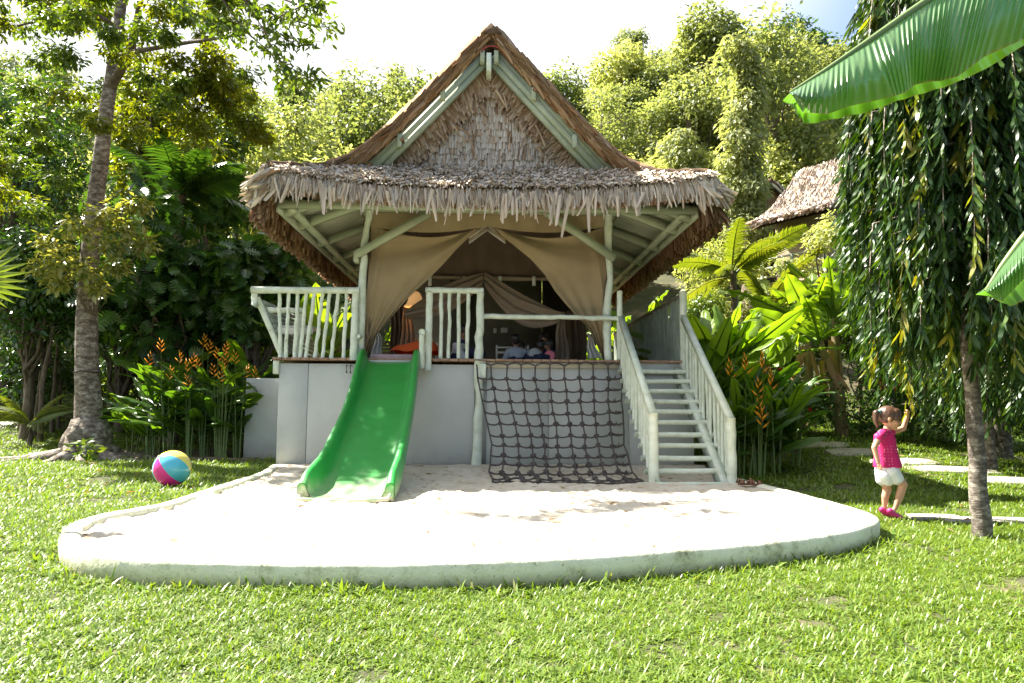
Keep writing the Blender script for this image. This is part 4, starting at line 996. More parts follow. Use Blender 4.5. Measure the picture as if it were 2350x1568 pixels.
# ------------------------------------------------------------------ furniture inside
p = W(953, 692, 13.0)
lamp = empty('pendant_lamp', tuple(p), 'lit brass bell-shaped pendant lamp hanging behind the left curtain', 'lamp')
pr = [(0.02,0.19),(0.05,0.185),(0.09,0.15),(0.115,0.10),(0.135,0.03),(0.155,-0.03),(0.175,-0.06),(0.205,-0.085),(0.21,-0.105),(0.195,-0.105)]
def f(u, v):
    r_, z_ = interp(pr, v); a = 2*PI*u; return (p.x+r_*math.cos(a), p.y+r_*math.sin(a), p.z+z_)
brass = mat_noise('warm_brass', [(0.3,(0.62,0.30,0.10)),(0.7,(0.8,0.42,0.16))], 6, 0.35, 0.1); 
gl = brass.node_tree; 
o = part('shade', grid(f, 28, 18)[:2], brass, lamp, True)
sm = bpy.data.materials.new('glowing_shade'); sm.use_nodes = True; sb = sm.node_tree.nodes['Principled BSDF']; sb.inputs['Base Color'].default_value = (0.8,0.45,0.18,1); sb.inputs['Emission Color'].default_value = (1.0,0.55,0.22,1); sb.inputs['Emission Strength'].default_value = 0.09
nn_ = sm.node_tree; tcx = nn_.nodes.new('ShaderNodeTexNoise'); tcx.inputs['Scale'].default_value = 3
o.data.materials.clear(); o.data.materials.append(sm)
em = bpy.data.materials.new('bulb_glow'); em.use_nodes = True; eb = em.node_tree.nodes['Principled BSDF']; eb.inputs['Emission Color'].default_value = (1,0.62,0.3,1); eb.inputs['Emission Strength'].default_value = 5
part('bulb', sphere((p.x, p.y, p.z-0.02), 0.06, 12, 8), em, lamp, True)
part('rim', tube([(p.x+0.205*math.cos(t), p.y+0.205*math.sin(t), p.z-0.10) for t in np.linspace(0, 2*PI, 25)], 0.009, 6, False), sm, lamp, True)
part('cap', tube([(p.x, p.y, p.z+0.18), (p.x, p.y, p.z+0.26)], [0.04, 0.03], 10), M_['iron'], lamp, True)
part('cord', tube([(p.x, p.y, p.z+0.26), (p.x, p.y, 4.6)], 0.006, 6), M_['iron'], lamp)

orm = mat_noise('orange_cotton', [(0.3,(0.62,0.075,0.015)),(0.7,(0.75,0.12,0.02))], 4, 0.9, 0.3)
def cush(u, v):
    x = -1.62+0.75*u; y = 11.5+0.9*v; e = (1-(abs(u-0.5)*2)**6)*(1-(abs(v-0.5)*2)**6); return (x+0.1*v, y, DZ+0.16+0.17*e*(0.7+0.5*u)+0.015*math.sin(u*13+v*7))
g = Geo(); v1, f1, _ = grid(cush, 16, 14); g.add(v1, f1); v2 = v1.copy(); v2[:, 2] = DZ+0.03; g.add(v2, [q[::-1] for q in f1])
o = g.build('cushion', orm, None, True); tag(o, 'bright orange floor cushion behind the top of the slide', 'cushion')

wood = mat_noise('pale_rattan', [(0.3,(0.42,0.27,0.15)),(0.7,(0.56,0.38,0.22))], 14, 0.6, 0.2)
def lattice_chair(px0, px1, py0, py1, Y):
    A = W(px0, py0, Y); B = W(px1, py1, Y); c = empty('lattice_chair', ((A.x+B.x)/2, Y, DZ), 'pale rattan chair with a lattice back at the left inside the hut', 'chair')
    part('back_frame', tube([(A.x,Y,B.z),(A.x,Y,A.z),(B.x,Y,A.z),(B.x,Y,B.z)], 0.022, 7), wood, c)
    w, h = B.x-A.x, A.z-B.z
    for k in range(-4, 9):
        for s_ in (-1, 1):
            x0 = A.x+k*w/6; pts = []
            for t in np.linspace(0, 1, 9):
                x = x0+s_*t*h*0.95+(h*0.95 if s_ < 0 else 0)*1; z = B.z+t*h
                if A.x <= x <= B.x: pts.append((x, Y+0.006*s_, z))
            if len(pts) > 1: part('lattice_strip', beam(pts[0], pts[-1], 0.012, 0.02, (0, 1, 0)), wood, c)
    part('seat', bevbox(A.x, B.x, Y-0.5, Y, B.z-0.02, B.z+0.03), wood, c)
    for x in (A.x, B.x):
        for y in (Y-0.48, Y): part('leg', tube([(x,y,DZ),(x,y,B.z)], 0.02, 7), wood, c)
lattice_chair(942, 992, 779, 818, 13.9)
def white_chair(px0, px1, py0, Y, lab):
    A = W(px0, py0, Y); B = W(px1, py0, Y); c = empty('child_chair', ((A.x+B.x)/2, Y, DZ), lab, 'chair', 'small white chairs')
    for x in (A.x, B.x): part('back_post', bevbox(x-0.018, x+0.018, Y-0.018, Y+0.018, DZ, A.z, 0.004), M_['white_paint'], c)
    for dz in (0.03, 0.13): part('back_slat', bevbox(A.x+0.02, B.x-0.02, Y-0.012, Y+0.012, A.z-dz-0.035, A.z-dz, 0.004), M_['white_paint'], c)
    part('seat', bevbox(A.x, B.x, Y-0.32, Y-0.02, DZ+0.28, DZ+0.31, 0.005), M_['white_paint'], c)
    for x in (A.x, B.x): part('leg', bevbox(x-0.018, x+0.018, Y-0.32, Y-0.285, DZ, DZ+0.28, 0.004), M_['white_paint'], c)
white_chair(1140, 1212, 792, 13.9, 'small white ladder-back chair behind the child in the pale blue shirt')
white_chair(990, 1004, 785, 14.3, 'small white chair seen edge-on beside the rattan chair')
# ------------------------------------------------------------------ people
def capsule(p0, p1, r0, r1, seg=14, sq=1.0):
    p0 = Vector(p0); p1 = Vector(p1); d = (p1-p0); L = d.length; d.normalize()
    pts = []; rad = []
    for a in np.linspace(-PI/2*0.98, 0, 6): pts.append(p0+d*(r0*math.sin(a))); rad.append(max(1e-3, r0*math.cos(a)))
    for a in np.linspace(0, PI/2*0.98, 6): pts.append(p1+d*(r1*math.sin(a))); rad.append(max(1e-3, r1*math.cos(a)))
    return tube(pts, rad, seg, True)
def ellip(c, r, rot=(0, 0, 0), seg=20, rings=14):
    V, F = sphere((0, 0, 0), r, seg, rings); R = Matrix.Rotation(rot[2], 3, 'Z') @ Matrix.Rotation(rot[1], 3, 'Y') @ Matrix.Rotation(rot[0], 3, 'X')
    return V @ np.array(R).T+np.array(c), F
def fuse(name, prims, voxel, mat, parent, smooth_it=4):
    """melts overlapping closed pieces into one continuous surface"""
    g = Geo()
    for v, f in prims: g.add(v, f)
    me = g.mesh(name); o = bpy.data.objects.new(name, me); C.objects.link(o)
    md = o.modifiers.new('r', 'REMESH'); md.mode = 'VOXEL'; md.voxel_size = voxel
    ms = o.modifiers.new('s', 'SMOOTH'); ms.factor = 0.5; ms.iterations = smooth_it
    dg = bpy.context.evaluated_depsgraph_get(); e = o.evaluated_get(dg)
    m2 = bpy.data.meshes.new_from_object(e, depsgraph=dg); bpy.data.objects.remove(o)
    m2.name = name; m2.materials.clear(); m2.materials.append(mat)
    m2.polygons.foreach_set('use_smooth', np.ones(len(m2.polygons), bool)); m2.update()
    ob = bpy.data.objects.new(name, m2); C.objects.link(ob)
    if parent is not None: ob.parent = parent
    return ob
def skin_mat(name, c):
    m = mat_noise(name, [(0.3, tuple(q*0.92 for q in c)), (0.7, c)], 6, 0.5, 0.05, 0.002)
    b = m.node_tree.nodes['Principled BSDF']; b.inputs['Subsurface Weight'].default_value = 0.12; b.inputs['Subsurface Radius'].default_value = (0.02, 0.008, 0.004); return m
def hair_mat(name, c):
    return mat_noise(name, [(0.35, tuple(q*0.5 for q in c)), (0.65, tuple(q*1.5 for q in c))], 40, 0.38, 0.6, 0.004, stretch=(3, 3, 0.4), spec=0.6, bscale=70)
skin = skin_mat('light_tan_skin', (0.56, 0.30, 0.19)); skin2 = skin_mat('brown_skin', (0.30, 0.155, 0.09))
hairb = hair_mat('brown_hair', (0.085, 0.04, 0.022)); hairk = hair_mat('black_hair', (0.016, 0.012, 0.012))
eyem = mat_noise('dark_eye', [(0.3,(0.01,0.008,0.006)),(0.7,(0.02,0.015,0.01))], 5, 0.2, 0)
lipm = mat_noise('lip', [(0.3,(0.42,0.12,0.10)),(0.7,(0.48,0.15,0.12))], 5, 0.5, 0)

def hand(w, d, up, r=0.020, L=0.052, curl=0.5, thumb=(0, 0, 1), spread=0.35):
    """palm at the wrist w, fingers along d, palm normal up; five separate fingers"""
    w = Vector(w); d = Vector(d).normalized(); up = Vector(up).normalized(); s = d.cross(up).normalized(); th = Vector(thumb).normalized()
    out = [ellip_dir(w+d*L*0.42, d, up, (L*0.50, r*1.0, r*0.62))]
    for k, (o, l) in enumerate(((-1, 0.82), (-0.34, 1.0), (0.33, 0.94), (1, 0.74))):
        b0 = w+d*L*0.75+s*(o*r*0.78); fd = (d+s*(o*spread*0.4)).normalized(); l *= L*0.95
        b1 = b0+fd*l*0.5; b2 = b1+(fd*(1-curl)-up*curl).normalized()*l*0.32; b3 = b2+(fd*(1-curl*1.5)-up*curl*1.4).normalized()*l*0.26
        rr = r*0.27
        out += [capsule(b0, b1, rr*1.1, rr, 8), capsule(b1, b2, rr, rr*0.92, 8), capsule(b2, b3, rr*0.92, rr*0.78, 8)]
    t0 = w+d*L*0.25+th*r*0.55; t1 = t0+(th*0.7+d*0.6).normalized()*L*0.42; t2 = t1+(th*0.2+d*0.9-up*curl*0.4).normalized()*L*0.32
    out += [capsule(t0, t1, r*0.36, r*0.32, 8), capsule(t1, t2, r*0.32, r*0.25, 8)]
    return out
def ellip_dir(c, d, up, rad):
    d = Vector(d).normalized(); up = Vector(up).normalized(); s = d.cross(up).normalized(); up = s.cross(d)
    V, F = sphere((0, 0, 0), 1, 16, 10); R = np.array([list(d), list(s), list(up)])
    return (V*np.array(rad)) @ R+np.array(list(c)), F

def head_prims(c, fd, s=1.0, hair_len=0.0):
    """skull, jaw, nose, ears, brows, lips around centre c, looking along fd; s = head height / 0.22"""
    c = Vector(c); fd = Vector(fd).normalized(); up0 = Vector((0, 0, 1)); r = fd.cross(up0).normalized(); up = r.cross(fd).normalized()
    P = [ellip_dir(c+up*0.018*s-fd*0.012*s, fd, up, (0.098*s, 0.078*s, 0.092*s)),
         ellip_dir(c-up*0.042*s+fd*0.022*s, fd, up, (0.066*s, 0.058*s, 0.062*s)),
         ellip_dir(c-up*0.088*s+fd*0.058*s, fd, up, (0.022*s, 0.024*s, 0.018*s)),
         ellip_dir(c-up*0.022*s+fd*0.092*s, fd, up, (0.020*s, 0.012*s, 0.016*s)),
         ellip_dir(c+up*0.0*s+fd*0.080*s, fd, up, (0.014*s, 0.009*s, 0.026*s)),
         ellip_dir(c-up*0.055*s+fd*0.078*s, fd, up, (0.012*s, 0.024*s, 0.012*s))]
    for q in (-1, 1):
        P.append(ellip_dir(c-up*0.008*s+r*(0.079*s*q)-fd*0.008*s, fd, up, (0.018*s, 0.010*s, 0.027*s)))
        P.append(ellip_dir(c-up*0.034*s+r*(0.036*s*q)+fd*0.056*s, fd, up, (0.028*s, 0.026*s, 0.026*s)))
    face = []
    for q in (-1, 1): face.append(ellip_dir(c+up*0.004*s+r*(0.032*s*q)+fd*0.0795*s, fd, up, (0.009*s, 0.014*s, 0.0085*s)))
    brow = [ellip_dir(c+up*0.024*s+r*(0.033*s*q)+fd*0.084*s, fd, up, (0.006*s, 0.019*s, 0.004*s)) for q in (-1, 1)]
    lip = [ellip_dir(c-up*0.054*s+fd*0.087*s, fd, up, (0.007*s, 0.020*s, 0.007*s))]
    return P, face, brow, lip, (c, fd, r, up)
def finish_person(root, body, head, hair, clothes, mskin, mhair, vox=0.006):
    P, face, brow, lip, fr = head
    b = fuse('body', body+P, vox, mskin, root, 3)
    fuse('hair', hair, vox, mhair, root, 2)
    g = Geo()
    for q in face: one('eye', q, eyem, root, True)
    for q in brow: one('eyebrow', q, mhair, root, True)
    for q in lip: one('lips', q, lipm, root, True)
    for nm, pr, mt, it in clothes: fuse(nm, pr, vox, mt, root, it)
    return b

# the girl on the lawn ------------------------------------------------
foot = onland(2052, 1193)
girl = empty('person', (foot.x, foot.y, foot.z+0.012), 'little girl in pink dotted top and white shorts, reaching up to the hanging leaves', 'person')
K = foot.y*250/1600/250/1.0                       # metres per picture unit at her distance
def q_(cx, cy, y=0.0):                            # crop coordinates of her outline -> her own space
    return Vector(((cx-690)*0.2137*K, y, (1352-cy)*0.2137*K))
hc = q_(692, 285, 0.0); fdir = Vector((0.88, -0.42, -0.20))
neck = q_(636, 425, 0.0); chest = q_(625, 500, 0.0); waist = q_(640, 700, 0.0); hip = q_(640, 830, 0.0)
shN = q_(520, 462, -0.085); elN = q_(432, 590, -0.12); wrN = q_(462, 745, -0.13)
shF = q_(728, 440, 0.075); elF = q_(893, 395, 0.09); wrF = q_(930, 265, 0.07)
body = [capsule(neck-Vector((0,0,0.02)), hc-Vector((0.01,0,0.04)), 0.036, 0.036),
        ellip_dir(chest, (1,0,0), (0,0,1), (0.088, 0.070, 0.10)), ellip_dir(waist, (1,0,0), (0,0,1), (0.080, 0.072, 0.10)),
        capsule(chest, waist, 0.075, 0.078), ellip_dir(hip, (1,0,0), (0,0,1), (0.082, 0.078, 0.075)),
        capsule(neck-Vector((0,0,0.035)), shN, 0.036, 0.034), capsule(neck-Vector((0,0,0.03)), shF, 0.036, 0.032),
        capsule(shN, elN, 0.034, 0.027), capsule(elN, wrN, 0.027, 0.019),
        capsule(shF, elF, 0.033, 0.027), capsule(elF, wrF, 0.028, 0.019)]
hN = q_(672, 870, -0.042); kN = q_(772, 985, -0.05); aN = q_(688, 1235, -0.035)
hF = q_(630, 870, 0.042); kF = q_(655, 1050, 0.045); aF = q_(622, 1235, 0.05)
body += [capsule(hN, kN, 0.062, 0.042), capsule(kN, q_(735, 1105, -0.045), 0.040, 0.037), capsule(q_(735, 1105, -0.045), aN, 0.037, 0.022),
         capsule(hF, kF, 0.060, 0.040), capsule(kF, q_(632, 1130, 0.048), 0.038, 0.035), capsule(q_(632, 1130, 0.048), aF, 0.035, 0.022)]
for an, y, dx in ((aN, -0.03, 0), (aF, 0.05, -38)):
    body += [capsule(q_(648+dx, 1272, y), q_(725+dx, 1325, y), 0.024, 0.020), capsule(an, q_(655+dx, 1272, y), 0.021, 0.022)]
body += hand(wrN, (0.18, 0.0, -1), (-1, -0.2, 0), 0.021, 0.052, 0.35, (0.3, -1, 0))
body += hand(wrF, (0.22, -0.05, 1), (0.3, -0.9, 0), 0.021, 0.052, 0.75, (-1, 0, 0.2))
hd = head_prims(hc, fdir, 1.02)
c, fd, r, up = hd[4]
hair = [ellip_dir(c+up*0.028-fd*0.022, fd, up, (0.108, 0.088, 0.098)), ellip_dir(c+up*0.075+fd*0.035, fd, up, (0.056, 0.070, 0.040)),
        capsule(c+up*0.065+fd*0.070-r*0.03*-1, c+up*0.012+fd*0.085+r*0.045, 0.020, 0.008), capsule(c+up*0.065+fd*0.070, c+up*0.03+fd*0.094-r*0.02, 0.018, 0.007),
        capsule(c+up*0.055+fd*0.055+r*0.05, c-up*0.005+fd*0.05+r*0.078, 0.018, 0.008)]
tie = q_(566, 212, -0.02)
hair += [capsule(c+up*0.03-fd*0.07, tie, 0.045, 0.014), capsule(tie, q_(528, 225, -0.02), 0.015, 0.028), capsule(q_(528, 225, -0.02), q_(518, 300, -0.02), 0.030, 0.026), capsule(q_(518, 300, -0.02), q_(536, 378, -0.015), 0.026, 0.008), capsule(q_(524, 290, -0.01), q_(556, 350, -0.02), 0.020, 0.006)]
# top with dots, flaring to the hem
pm, nt, b = newmat('pink_dotted_cotton')
tc = nt.nodes.new('ShaderNodeTexCoord'); vo = nt.nodes.new('ShaderNodeTexVoronoi'); vo.inputs['Scale'].default_value = 34; vo.inputs['Randomness'].default_value = 0.3
mpn = nt.nodes.new('ShaderNodeMapping'); mpn.inputs['Scale'].default_value = (1, 0.0, 1); nt.links.new(tc.outputs['Object'], mpn.inputs[0]); nt.links.new(mpn.outputs[0], vo.inputs['Vector'])
r_ = ramp(nt, vo.outputs['Distance'], [(0.0,(0.85,0.42,0.5)),(0.13,(0.78,0.30,0.40)),(0.19,(0.55,0.010,0.13))]); nt.links.new(r_.outputs[0], b.inputs['Base Color']); b.inputs['Roughness'].default_value = 0.8
n = nnoise(nt, 14, 3); bumpy(nt, b, n.outputs[0], 0.5, 0.01)
def hoop(cx, cy, y, rx, ry, n=28, amp=0.0, ph=0, tilt=0):
    o = q_(cx, cy, y); return [(o.x+rx*(1+amp*math.sin(5*t+ph))*math.cos(t), o.y+ry*(1+amp*math.sin(5*t+ph))*math.sin(t), o.z+tilt*math.cos(t)) for t in np.linspace(0, 2*PI, n, endpoint=False)]
def loft(hoops):
    n = len(hoops[0]); V = [p for h in hoops for p in h]
    F = [[k*n+q, k*n+(q+1) % n, (k+1)*n+(q+1) % n, (k+1)*n+q] for k in range(len(hoops)-1) for q in range(n)]+[list(range(n))[::-1], [(len(hoops)-1)*n+q for q in range(n)]]
    return np.array(V), F
top = [loft([hoop(652, 806, 0, 0.132, 0.112, 40, 0.075, 1), hoop(648, 770, 0, 0.128, 0.108, 40, 0.065, 1), hoop(640, 690, 0, 0.116, 0.098, 40, 0.04, 1.3), hoop(630, 600, 0, 0.106, 0.092, 40), hoop(622, 520, 0, 0.104, 0.088, 40), hoop(622, 460, 0, 0.097, 0.078, 40), hoop(630, 425, 0, 0.064, 0.055, 40), hoop(634, 402, 0, 0.046, 0.042, 40)]),
       capsule(q_(590, 430, -0.05), shN+(elN-shN)*0.20+Vector((0.0,0,0)), 0.040, 0.047), capsule(q_(680, 430, 0.04), shF+(elF-shF)*0.12, 0.040, 0.042)]
wm = mat_noise('white_cotton', [(0.3,(0.68,0.68,0.72)),(0.7,(0.8,0.8,0.82))], 8, 0.9, 0.6, 0.012, bscale=26)
sh_ = [ellip_dir(hip+Vector((0,0,0.01)), (1,0,0), (0,0,1), (0.10, 0.095, 0.075)),
       capsule(q_(618, 850, 0.045), q_(610, 940, 0.045), 0.078, 0.066), capsule(q_(655, 850, -0.045), q_(706, 922, -0.045), 0.078, 0.066), capsule(q_(600, 890, -0.03), q_(628, 945, -0.02), 0.07, 0.058)]
pk = mat_noise('pink_shoe', [(0.3,(0.50,0.02,0.16)),(0.7,(0.62,0.05,0.24))], 10, 0.5, 0.1)
finish_person(girl, body, hd, hair, [('top', top, pm, 1), ('shorts', sh_, wm, 2)], skin, hairb, 0.0055)
for y, dx in ((-0.03, 0), (0.05, -38)):
    fuse('shoe', [capsule(q_(630+dx, 1268, y), q_(655+dx, 1290, y), 0.030, 0.030), capsule(q_(655+dx, 1296, y), q_(740+dx, 1336, y), 0.029, 0.024)], 0.0055, pk, girl, 2)
fuse('hair_tie', [ellip_dir(tie, (1,0,0.4), (0,0,1), (0.010, 0.020, 0.020))], 0.004, mat_noise('turquoise_band', [(0.3,(0.02,0.35,0.42)),(0.7,(0.05,0.45,0.5))], 5, 0.5, 0), girl, 1)
for o in girl.children: o.parent = girl

# people in the hut: sitting on the deck floor ------------------------
def sitter(px, ptop, Y, fdv, shirt, mskin, mhair, label, s=1.0, lean=(0, 0), long_hair=False, sleeve=0.55, vox=0.010, hs=1.0, extra=None, arm=((0.10,-0.1,-0.25),(0.25,-0.25,-0.1))):
    t = W(px, ptop, Y); root = empty('person', (t.x, Y, DZ+0.005), label, 'person')
    H = t.z-DZ-0.005; fdv = Vector(fdv).normalized(); side = fdv.cross(Vector((0, 0, 1))).normalized(); f2 = Vector((fdv.x, fdv.y, 0)).normalized()
    hsz = 0.22*hs*s
    hc = Vector((0, 0, H-hsz*0.5)); ch = hc+Vector((-f2.x*0.03+lean[0]*0.4, -f2.y*0.03+lean[1]*0.4, -0.30*s)); hp = Vector((lean[0], lean[1], 0.10*s))
    nk = hc-Vector((0, 0, hsz*0.45))
    B = [capsule(nk+(ch-nk)*0.35, hc-Vector((0,0,0.03)), 0.048*s, 0.045*s), capsule(ch, hp, 0.10*s, 0.11*s), ellip_dir(ch+Vector((0,0,0.03)), side, (0,0,1), (0.15*s, 0.09*s, 0.12*s)), ellip_dir(hp, side, (0,0,1), (0.16*s, 0.13*s, 0.10*s))]
    Cl = [ellip_dir(ch+Vector((0,0,0.02)), side, (0,0,1), (0.175*s, 0.115*s, 0.15*s)), capsule(ch, hp+Vector((0,0,0.06)), 0.125*s, 0.145*s), capsule(nk+(ch-nk)*0.35, ch, 0.062*s, 0.10*s)]
    hands = []
    for q, a in ((-1, arm[0]), (1, arm[1])):
        sh = ch+side*(0.155*s*q)+Vector((0,0,0.07*s)); el = sh+(side*(0.10*q)+f2*a[0]*0.7+Vector((0,0,-0.22)))*s; wr = el+(f2*0.20+Vector((0,0,-0.05+a[2]*0.1))-side*0.05*q)*s
        B += [capsule(ch+Vector((0,0,0.08*s)), sh, 0.05*s, 0.048*s), capsule(sh, el, 0.045*s, 0.036*s), capsule(el, wr, 0.036*s, 0.025*s)]
        B += hand(wr, f2+Vector((0,0,-0.3)), (0,0,1), 0.030*s, 0.075*s, 0.4, -side*q)
        Cl.append(capsule(sh-Vector((0,0,0.0)), sh.lerp(el, sleeve), 0.062*s, 0.056*s)); Cl.append(capsule(ch+Vector((0,0,0.06*s)), sh, 0.075*s, 0.064*s))
        kn = hp+(f2*0.30+side*0.17*q+Vector((0,0,0.06)))*s; an = hp+(f2*0.30-side*0.06*q+Vector((0,0,-0.05)))*s; an.z = 0.05*s
        B += [capsule(hp+side*0.07*s*q, kn, 0.085*s, 0.06*s), capsule(kn, an, 0.055*s, 0.035*s), capsule(an, an-side*0.12*s*q+Vector((0,0,-0.01)), 0.035*s, 0.025*s)]
    hd = head_prims(hc, fdv, hs*s)
    c, fd, r, up = hd[4]; k = hs*s
    hair = [ellip_dir(c+up*0.030*k-fd*0.026*k, fd, up, (0.112*k, 0.094*k, 0.100*k)), ellip_dir(c+up*0.075*k+fd*0.030*k, fd, up, (0.06*k, 0.075*k, 0.045*k)), ellip_dir(c-up*0.02*k-fd*0.055*k, fd, up, (0.06*k, 0.078*k, 0.07*k))]
    if long_hair: hair += [capsule(c-fd*0.07*k, c-fd*0.10*k-up*0.15*k, 0.055*k, 0.03*k)]
    finish_person(root, B, hd, hair, [('shirt', Cl, shirt, 3)], mskin, mhair, vox)
    pants = []
    for q in (-1, 1):
        kn = hp+(f2*0.30+side*0.17*q+Vector((0,0,0.06)))*s; an = hp+(f2*0.30-side*0.02*q+Vector((0,0,0)))*s; an.z = 0.06*s
        pants += [capsule(hp+side*0.07*s*q, kn, 0.105*s, 0.078*s), capsule(kn, kn.lerp(an, 0.7), 0.074*s, 0.055*s)]
    fuse('trousers', pants+[ellip_dir(hp, side, (0,0,1), (0.175*s, 0.145*s, 0.11*s))], vox, extra or navy, root, 2)
    return root
navy = mat_noise('navy_cotton', [(0.3,(0.015,0.018,0.05)),(0.7,(0.03,0.035,0.08))], 8, 0.9, 0.3)
stripe, nt, b = newmat('white_and_navy_shirt')
tc = nt.nodes.new('ShaderNodeTexCoord'); sp = nt.nodes.new('ShaderNodeSeparateXYZ'); nt.links.new(tc.outputs['Object'], sp.inputs[0])
rr = ramp(nt, sp.outputs[2], [(0.0,(0.55,0.55,0.58)),(0.345,(0.02,0.025,0.10)),(0.445,(0.60,0.60,0.60))]); rr.color_ramp.interpolation = 'CONSTANT'
nt.links.new(rr.outputs[0], b.inputs['Base Color']); b.inputs['Roughness'].default_value = 0.9; nz = nnoise(nt, 12, 3); bumpy(nt, b, nz.outputs[0], 0.4, 0.01)
def cloth(nm, c): return mat_noise(nm, [(0.3, tuple(q*0.88 for q in c)), (0.7, c)], 8, 0.9, 0.4, 0.01, bscale=20)
sitter(1062, 746, 12.3, (0.75,-0.25,-0.25), stripe, skin2, hairk, 'person in a white shirt with a navy band sitting behind the log balusters', 1.12, (-0.05,0.05), sleeve=0.9, hs=0.95)
sitter(1183, 768, 12.6, (-0.1,1.0,-0.1), cloth('pale_blue_cotton', (0.42,0.46,0.56)), skin2, hairk, 'child with short black hair in a pale blue shirt, seen from behind inside the hut', 0.92, (0.03,-0.05), sleeve=0.6, hs=1.05)
sitter(1240, 782, 12.5, (-0.2,0.95,-0.5), cloth('light_grey_cotton', (0.52,0.55,0.58)), skin2, hairk, 'child in a light grey shirt bending forward in the middle of the seated group', 0.98, (-0.10,-0.02), sleeve=0.6, hs=1.0)
sitter(1258, 782, 12.2, (-0.95,-0.25,-0.2), cloth('pink_cotton', (0.80,0.22,0.30)), skin2, hairk, 'small child in a pink top at the right end of the seated group', 0.72, (0.03,0.0), sleeve=0.45, hs=1.05)
sitter(1196, 786, 13.3, (0.2,-0.9,-0.1), cloth('yellow_cotton', (0.70,0.50,0.02)), skin2, hairk, 'child in a yellow shirt mostly hidden behind the child in pale blue', 0.90, (0.0,0.0), sleeve=0.6, hs=1.0)
sitter(1247, 765, 13.5, (0.05,-1.0,-0.15), navy, skin_mat('tan_skin', (0.5,0.27,0.16)), hairk, 'dark-haired person facing out, at the back of the seated group', 1.05, (0.0,0.0), sleeve=0.7, hs=0.9, long_hair=True)
# ------------------------------------------------------------------ leaf shapes
def tmpl_leaf(w=0.42, fold=0.10, droop=0.12):        # 6 faces-triangles, folded oval leaf
    V = [(0,0,0),(-w*0.45,0.35,fold*0.6),(0,0.38,-0.0),(w*0.45,0.35,fold*0.6),(-w*0.33,0.70,fold*0.4-droop*0.5),(0,0.72,-droop*0.5),(w*0.33,0.70,fold*0.4-droop*0.5),(0,1,-droop)]
    F = [[0,2,1,1],[0,3,2,2],[1,2,5,4],[2,3,6,5],[4,5,7,7],[5,6,7,7]]
    return V, F
def tri(F):
    out = []
    for f in F:
        f = list(dict.fromkeys(f)); 
        for k in range(1, len(f)-1): out.append([f[0], f[k], f[k+1]])
    return np.array(out)
LV, LF = tmpl_leaf(); LF = tri(LF)
MV = [(0,0,0),(-0.21,0.45,0.07),(0,0.5,-0.02),(0.21,0.45,0.07),(0,1,-0.13)]; MF = np.array([[0,2,1],[0,3,2],[1,2,4],[2,3,4]])
QV = [(0,0,0),(-0.26,0.5,0.05),(0,1,-0.12),(0.26,0.5,0.05)]; QF = np.array([[0,3,2],[0,2,1]])
def tmpl_lobed():                                      # deeply cut breadfruit-like leaf
    out = [(0,0)]; n = 5
    for k in range(n):
        t = 0.12+0.76*k/n; out += [(0.10+0.05*(1-t), t), (0.44*math.sin(PI*min(1, t+0.12))**0.6, t+0.13)]
    out += [(0, 1.0)]
    R = out[1:-1]; V = [(0,0,0),(0,1,-0.22)]; F = []
    for s in (-1, 1):
        st = len(V)
        for (x, y) in R: V.append((s*x, y, 0.10*x-0.22*y*y))
        mids = len(V)
        for (x, y) in R: V.append((0, y, -0.22*y*y-0.01))
        for k in range(len(R)-1): F.append([st+k, st+k+1, mids+k+1, mids+k])
        F.append([0, st, mids, mids]); F.append([st+len(R)-1, 1, mids+len(R)-1, mids+len(R)-1])
    return V, tri(F)
BV, BF = tmpl_lobed()
def tmpl_wavy0(n=4, w=0.17):                            # long wavy drooping leaf
    V = []; F = []
    for i in range(n+1):
        t = i/n; ww = w*0.5*math.sin(PI*min(1, t*0.92+0.07))**0.7; a = 0.16*math.sin(t*17); V += [(-ww, t, 0.02+a*0.18), (0, t, -0.02), (ww, t, 0.02-a*0.18)]
    for i in range(n):
        a = 3*i; F += [[a, a+1, a+4, a+3], [a+1, a+2, a+5, a+4]]
    return V, tri(F)
def tmpl_wavy(n=3, w=0.17):
    V = []; F = []
    for i in range(n+1):
        t = i/n; ww = w*0.5*math.sin(PI*min(1, t*0.92+0.07))**0.7; a = 0.05*math.sin(t*15); V += [(-ww+a*0.5, t, 0.03*math.sin(t*13)), (ww+a*0.5, t, 0.03*math.sin(t*13+1.2))]
    for i in range(n):
        a = 2*i; F += [[a, a+1, a+3, a+2]]
    return V, tri(F)
WV, WF = tmpl_wavy()

def blob_leaves(g, blobs, n, size, tm, gen, droop=0.3, outward=0.7, fill=0.45, flat=0.35, jit=0.10):
    """leaves in the outer layers of a set of blobs (centre, radii)"""
    vol = np.array([b_[1][0]*b_[1][1]+b_[1][1]*b_[1][2] for b_ in blobs]); vol /= vol.sum()
    k = gen.choice(len(blobs), n, p=vol); c = np.array([b_[0] for b_ in blobs])[k]; r = np.array([b_[1] for b_ in blobs])[k]
    d = unit(n, gen); rad = 1-fill*gen.random(n)**1.6+gen.normal(0, jit, n); P = c+d*r*rad[:, None]
    D = d*outward+unit(n, gen)*0.8; D[:, 2] = D[:, 2]*0.6-droop
    N = d*(1-flat)+np.array([0, 0, 1.0])*flat*1.6+unit(n, gen)*0.55
    g.add(*scatter(tm[0], tm[1], P, D, N, size*gen.uniform(0.65, 1.25, n)))
def limbs(g, base, tips, r0, gen, bend=0.12):
    base = np.array(base, float)
    for t in tips:
        t = np.array(t, float); n = 6; L = np.linalg.norm(t-base); pts = [base+(t-base)*k/n+gen.normal(0, 1, 3)*L*bend*math.sin(PI*k/n)*0.35 for k in range(n+1)]
        g.add(*tube(pts, np.linspace(r0, r0*0.25, n+1), 6, False))
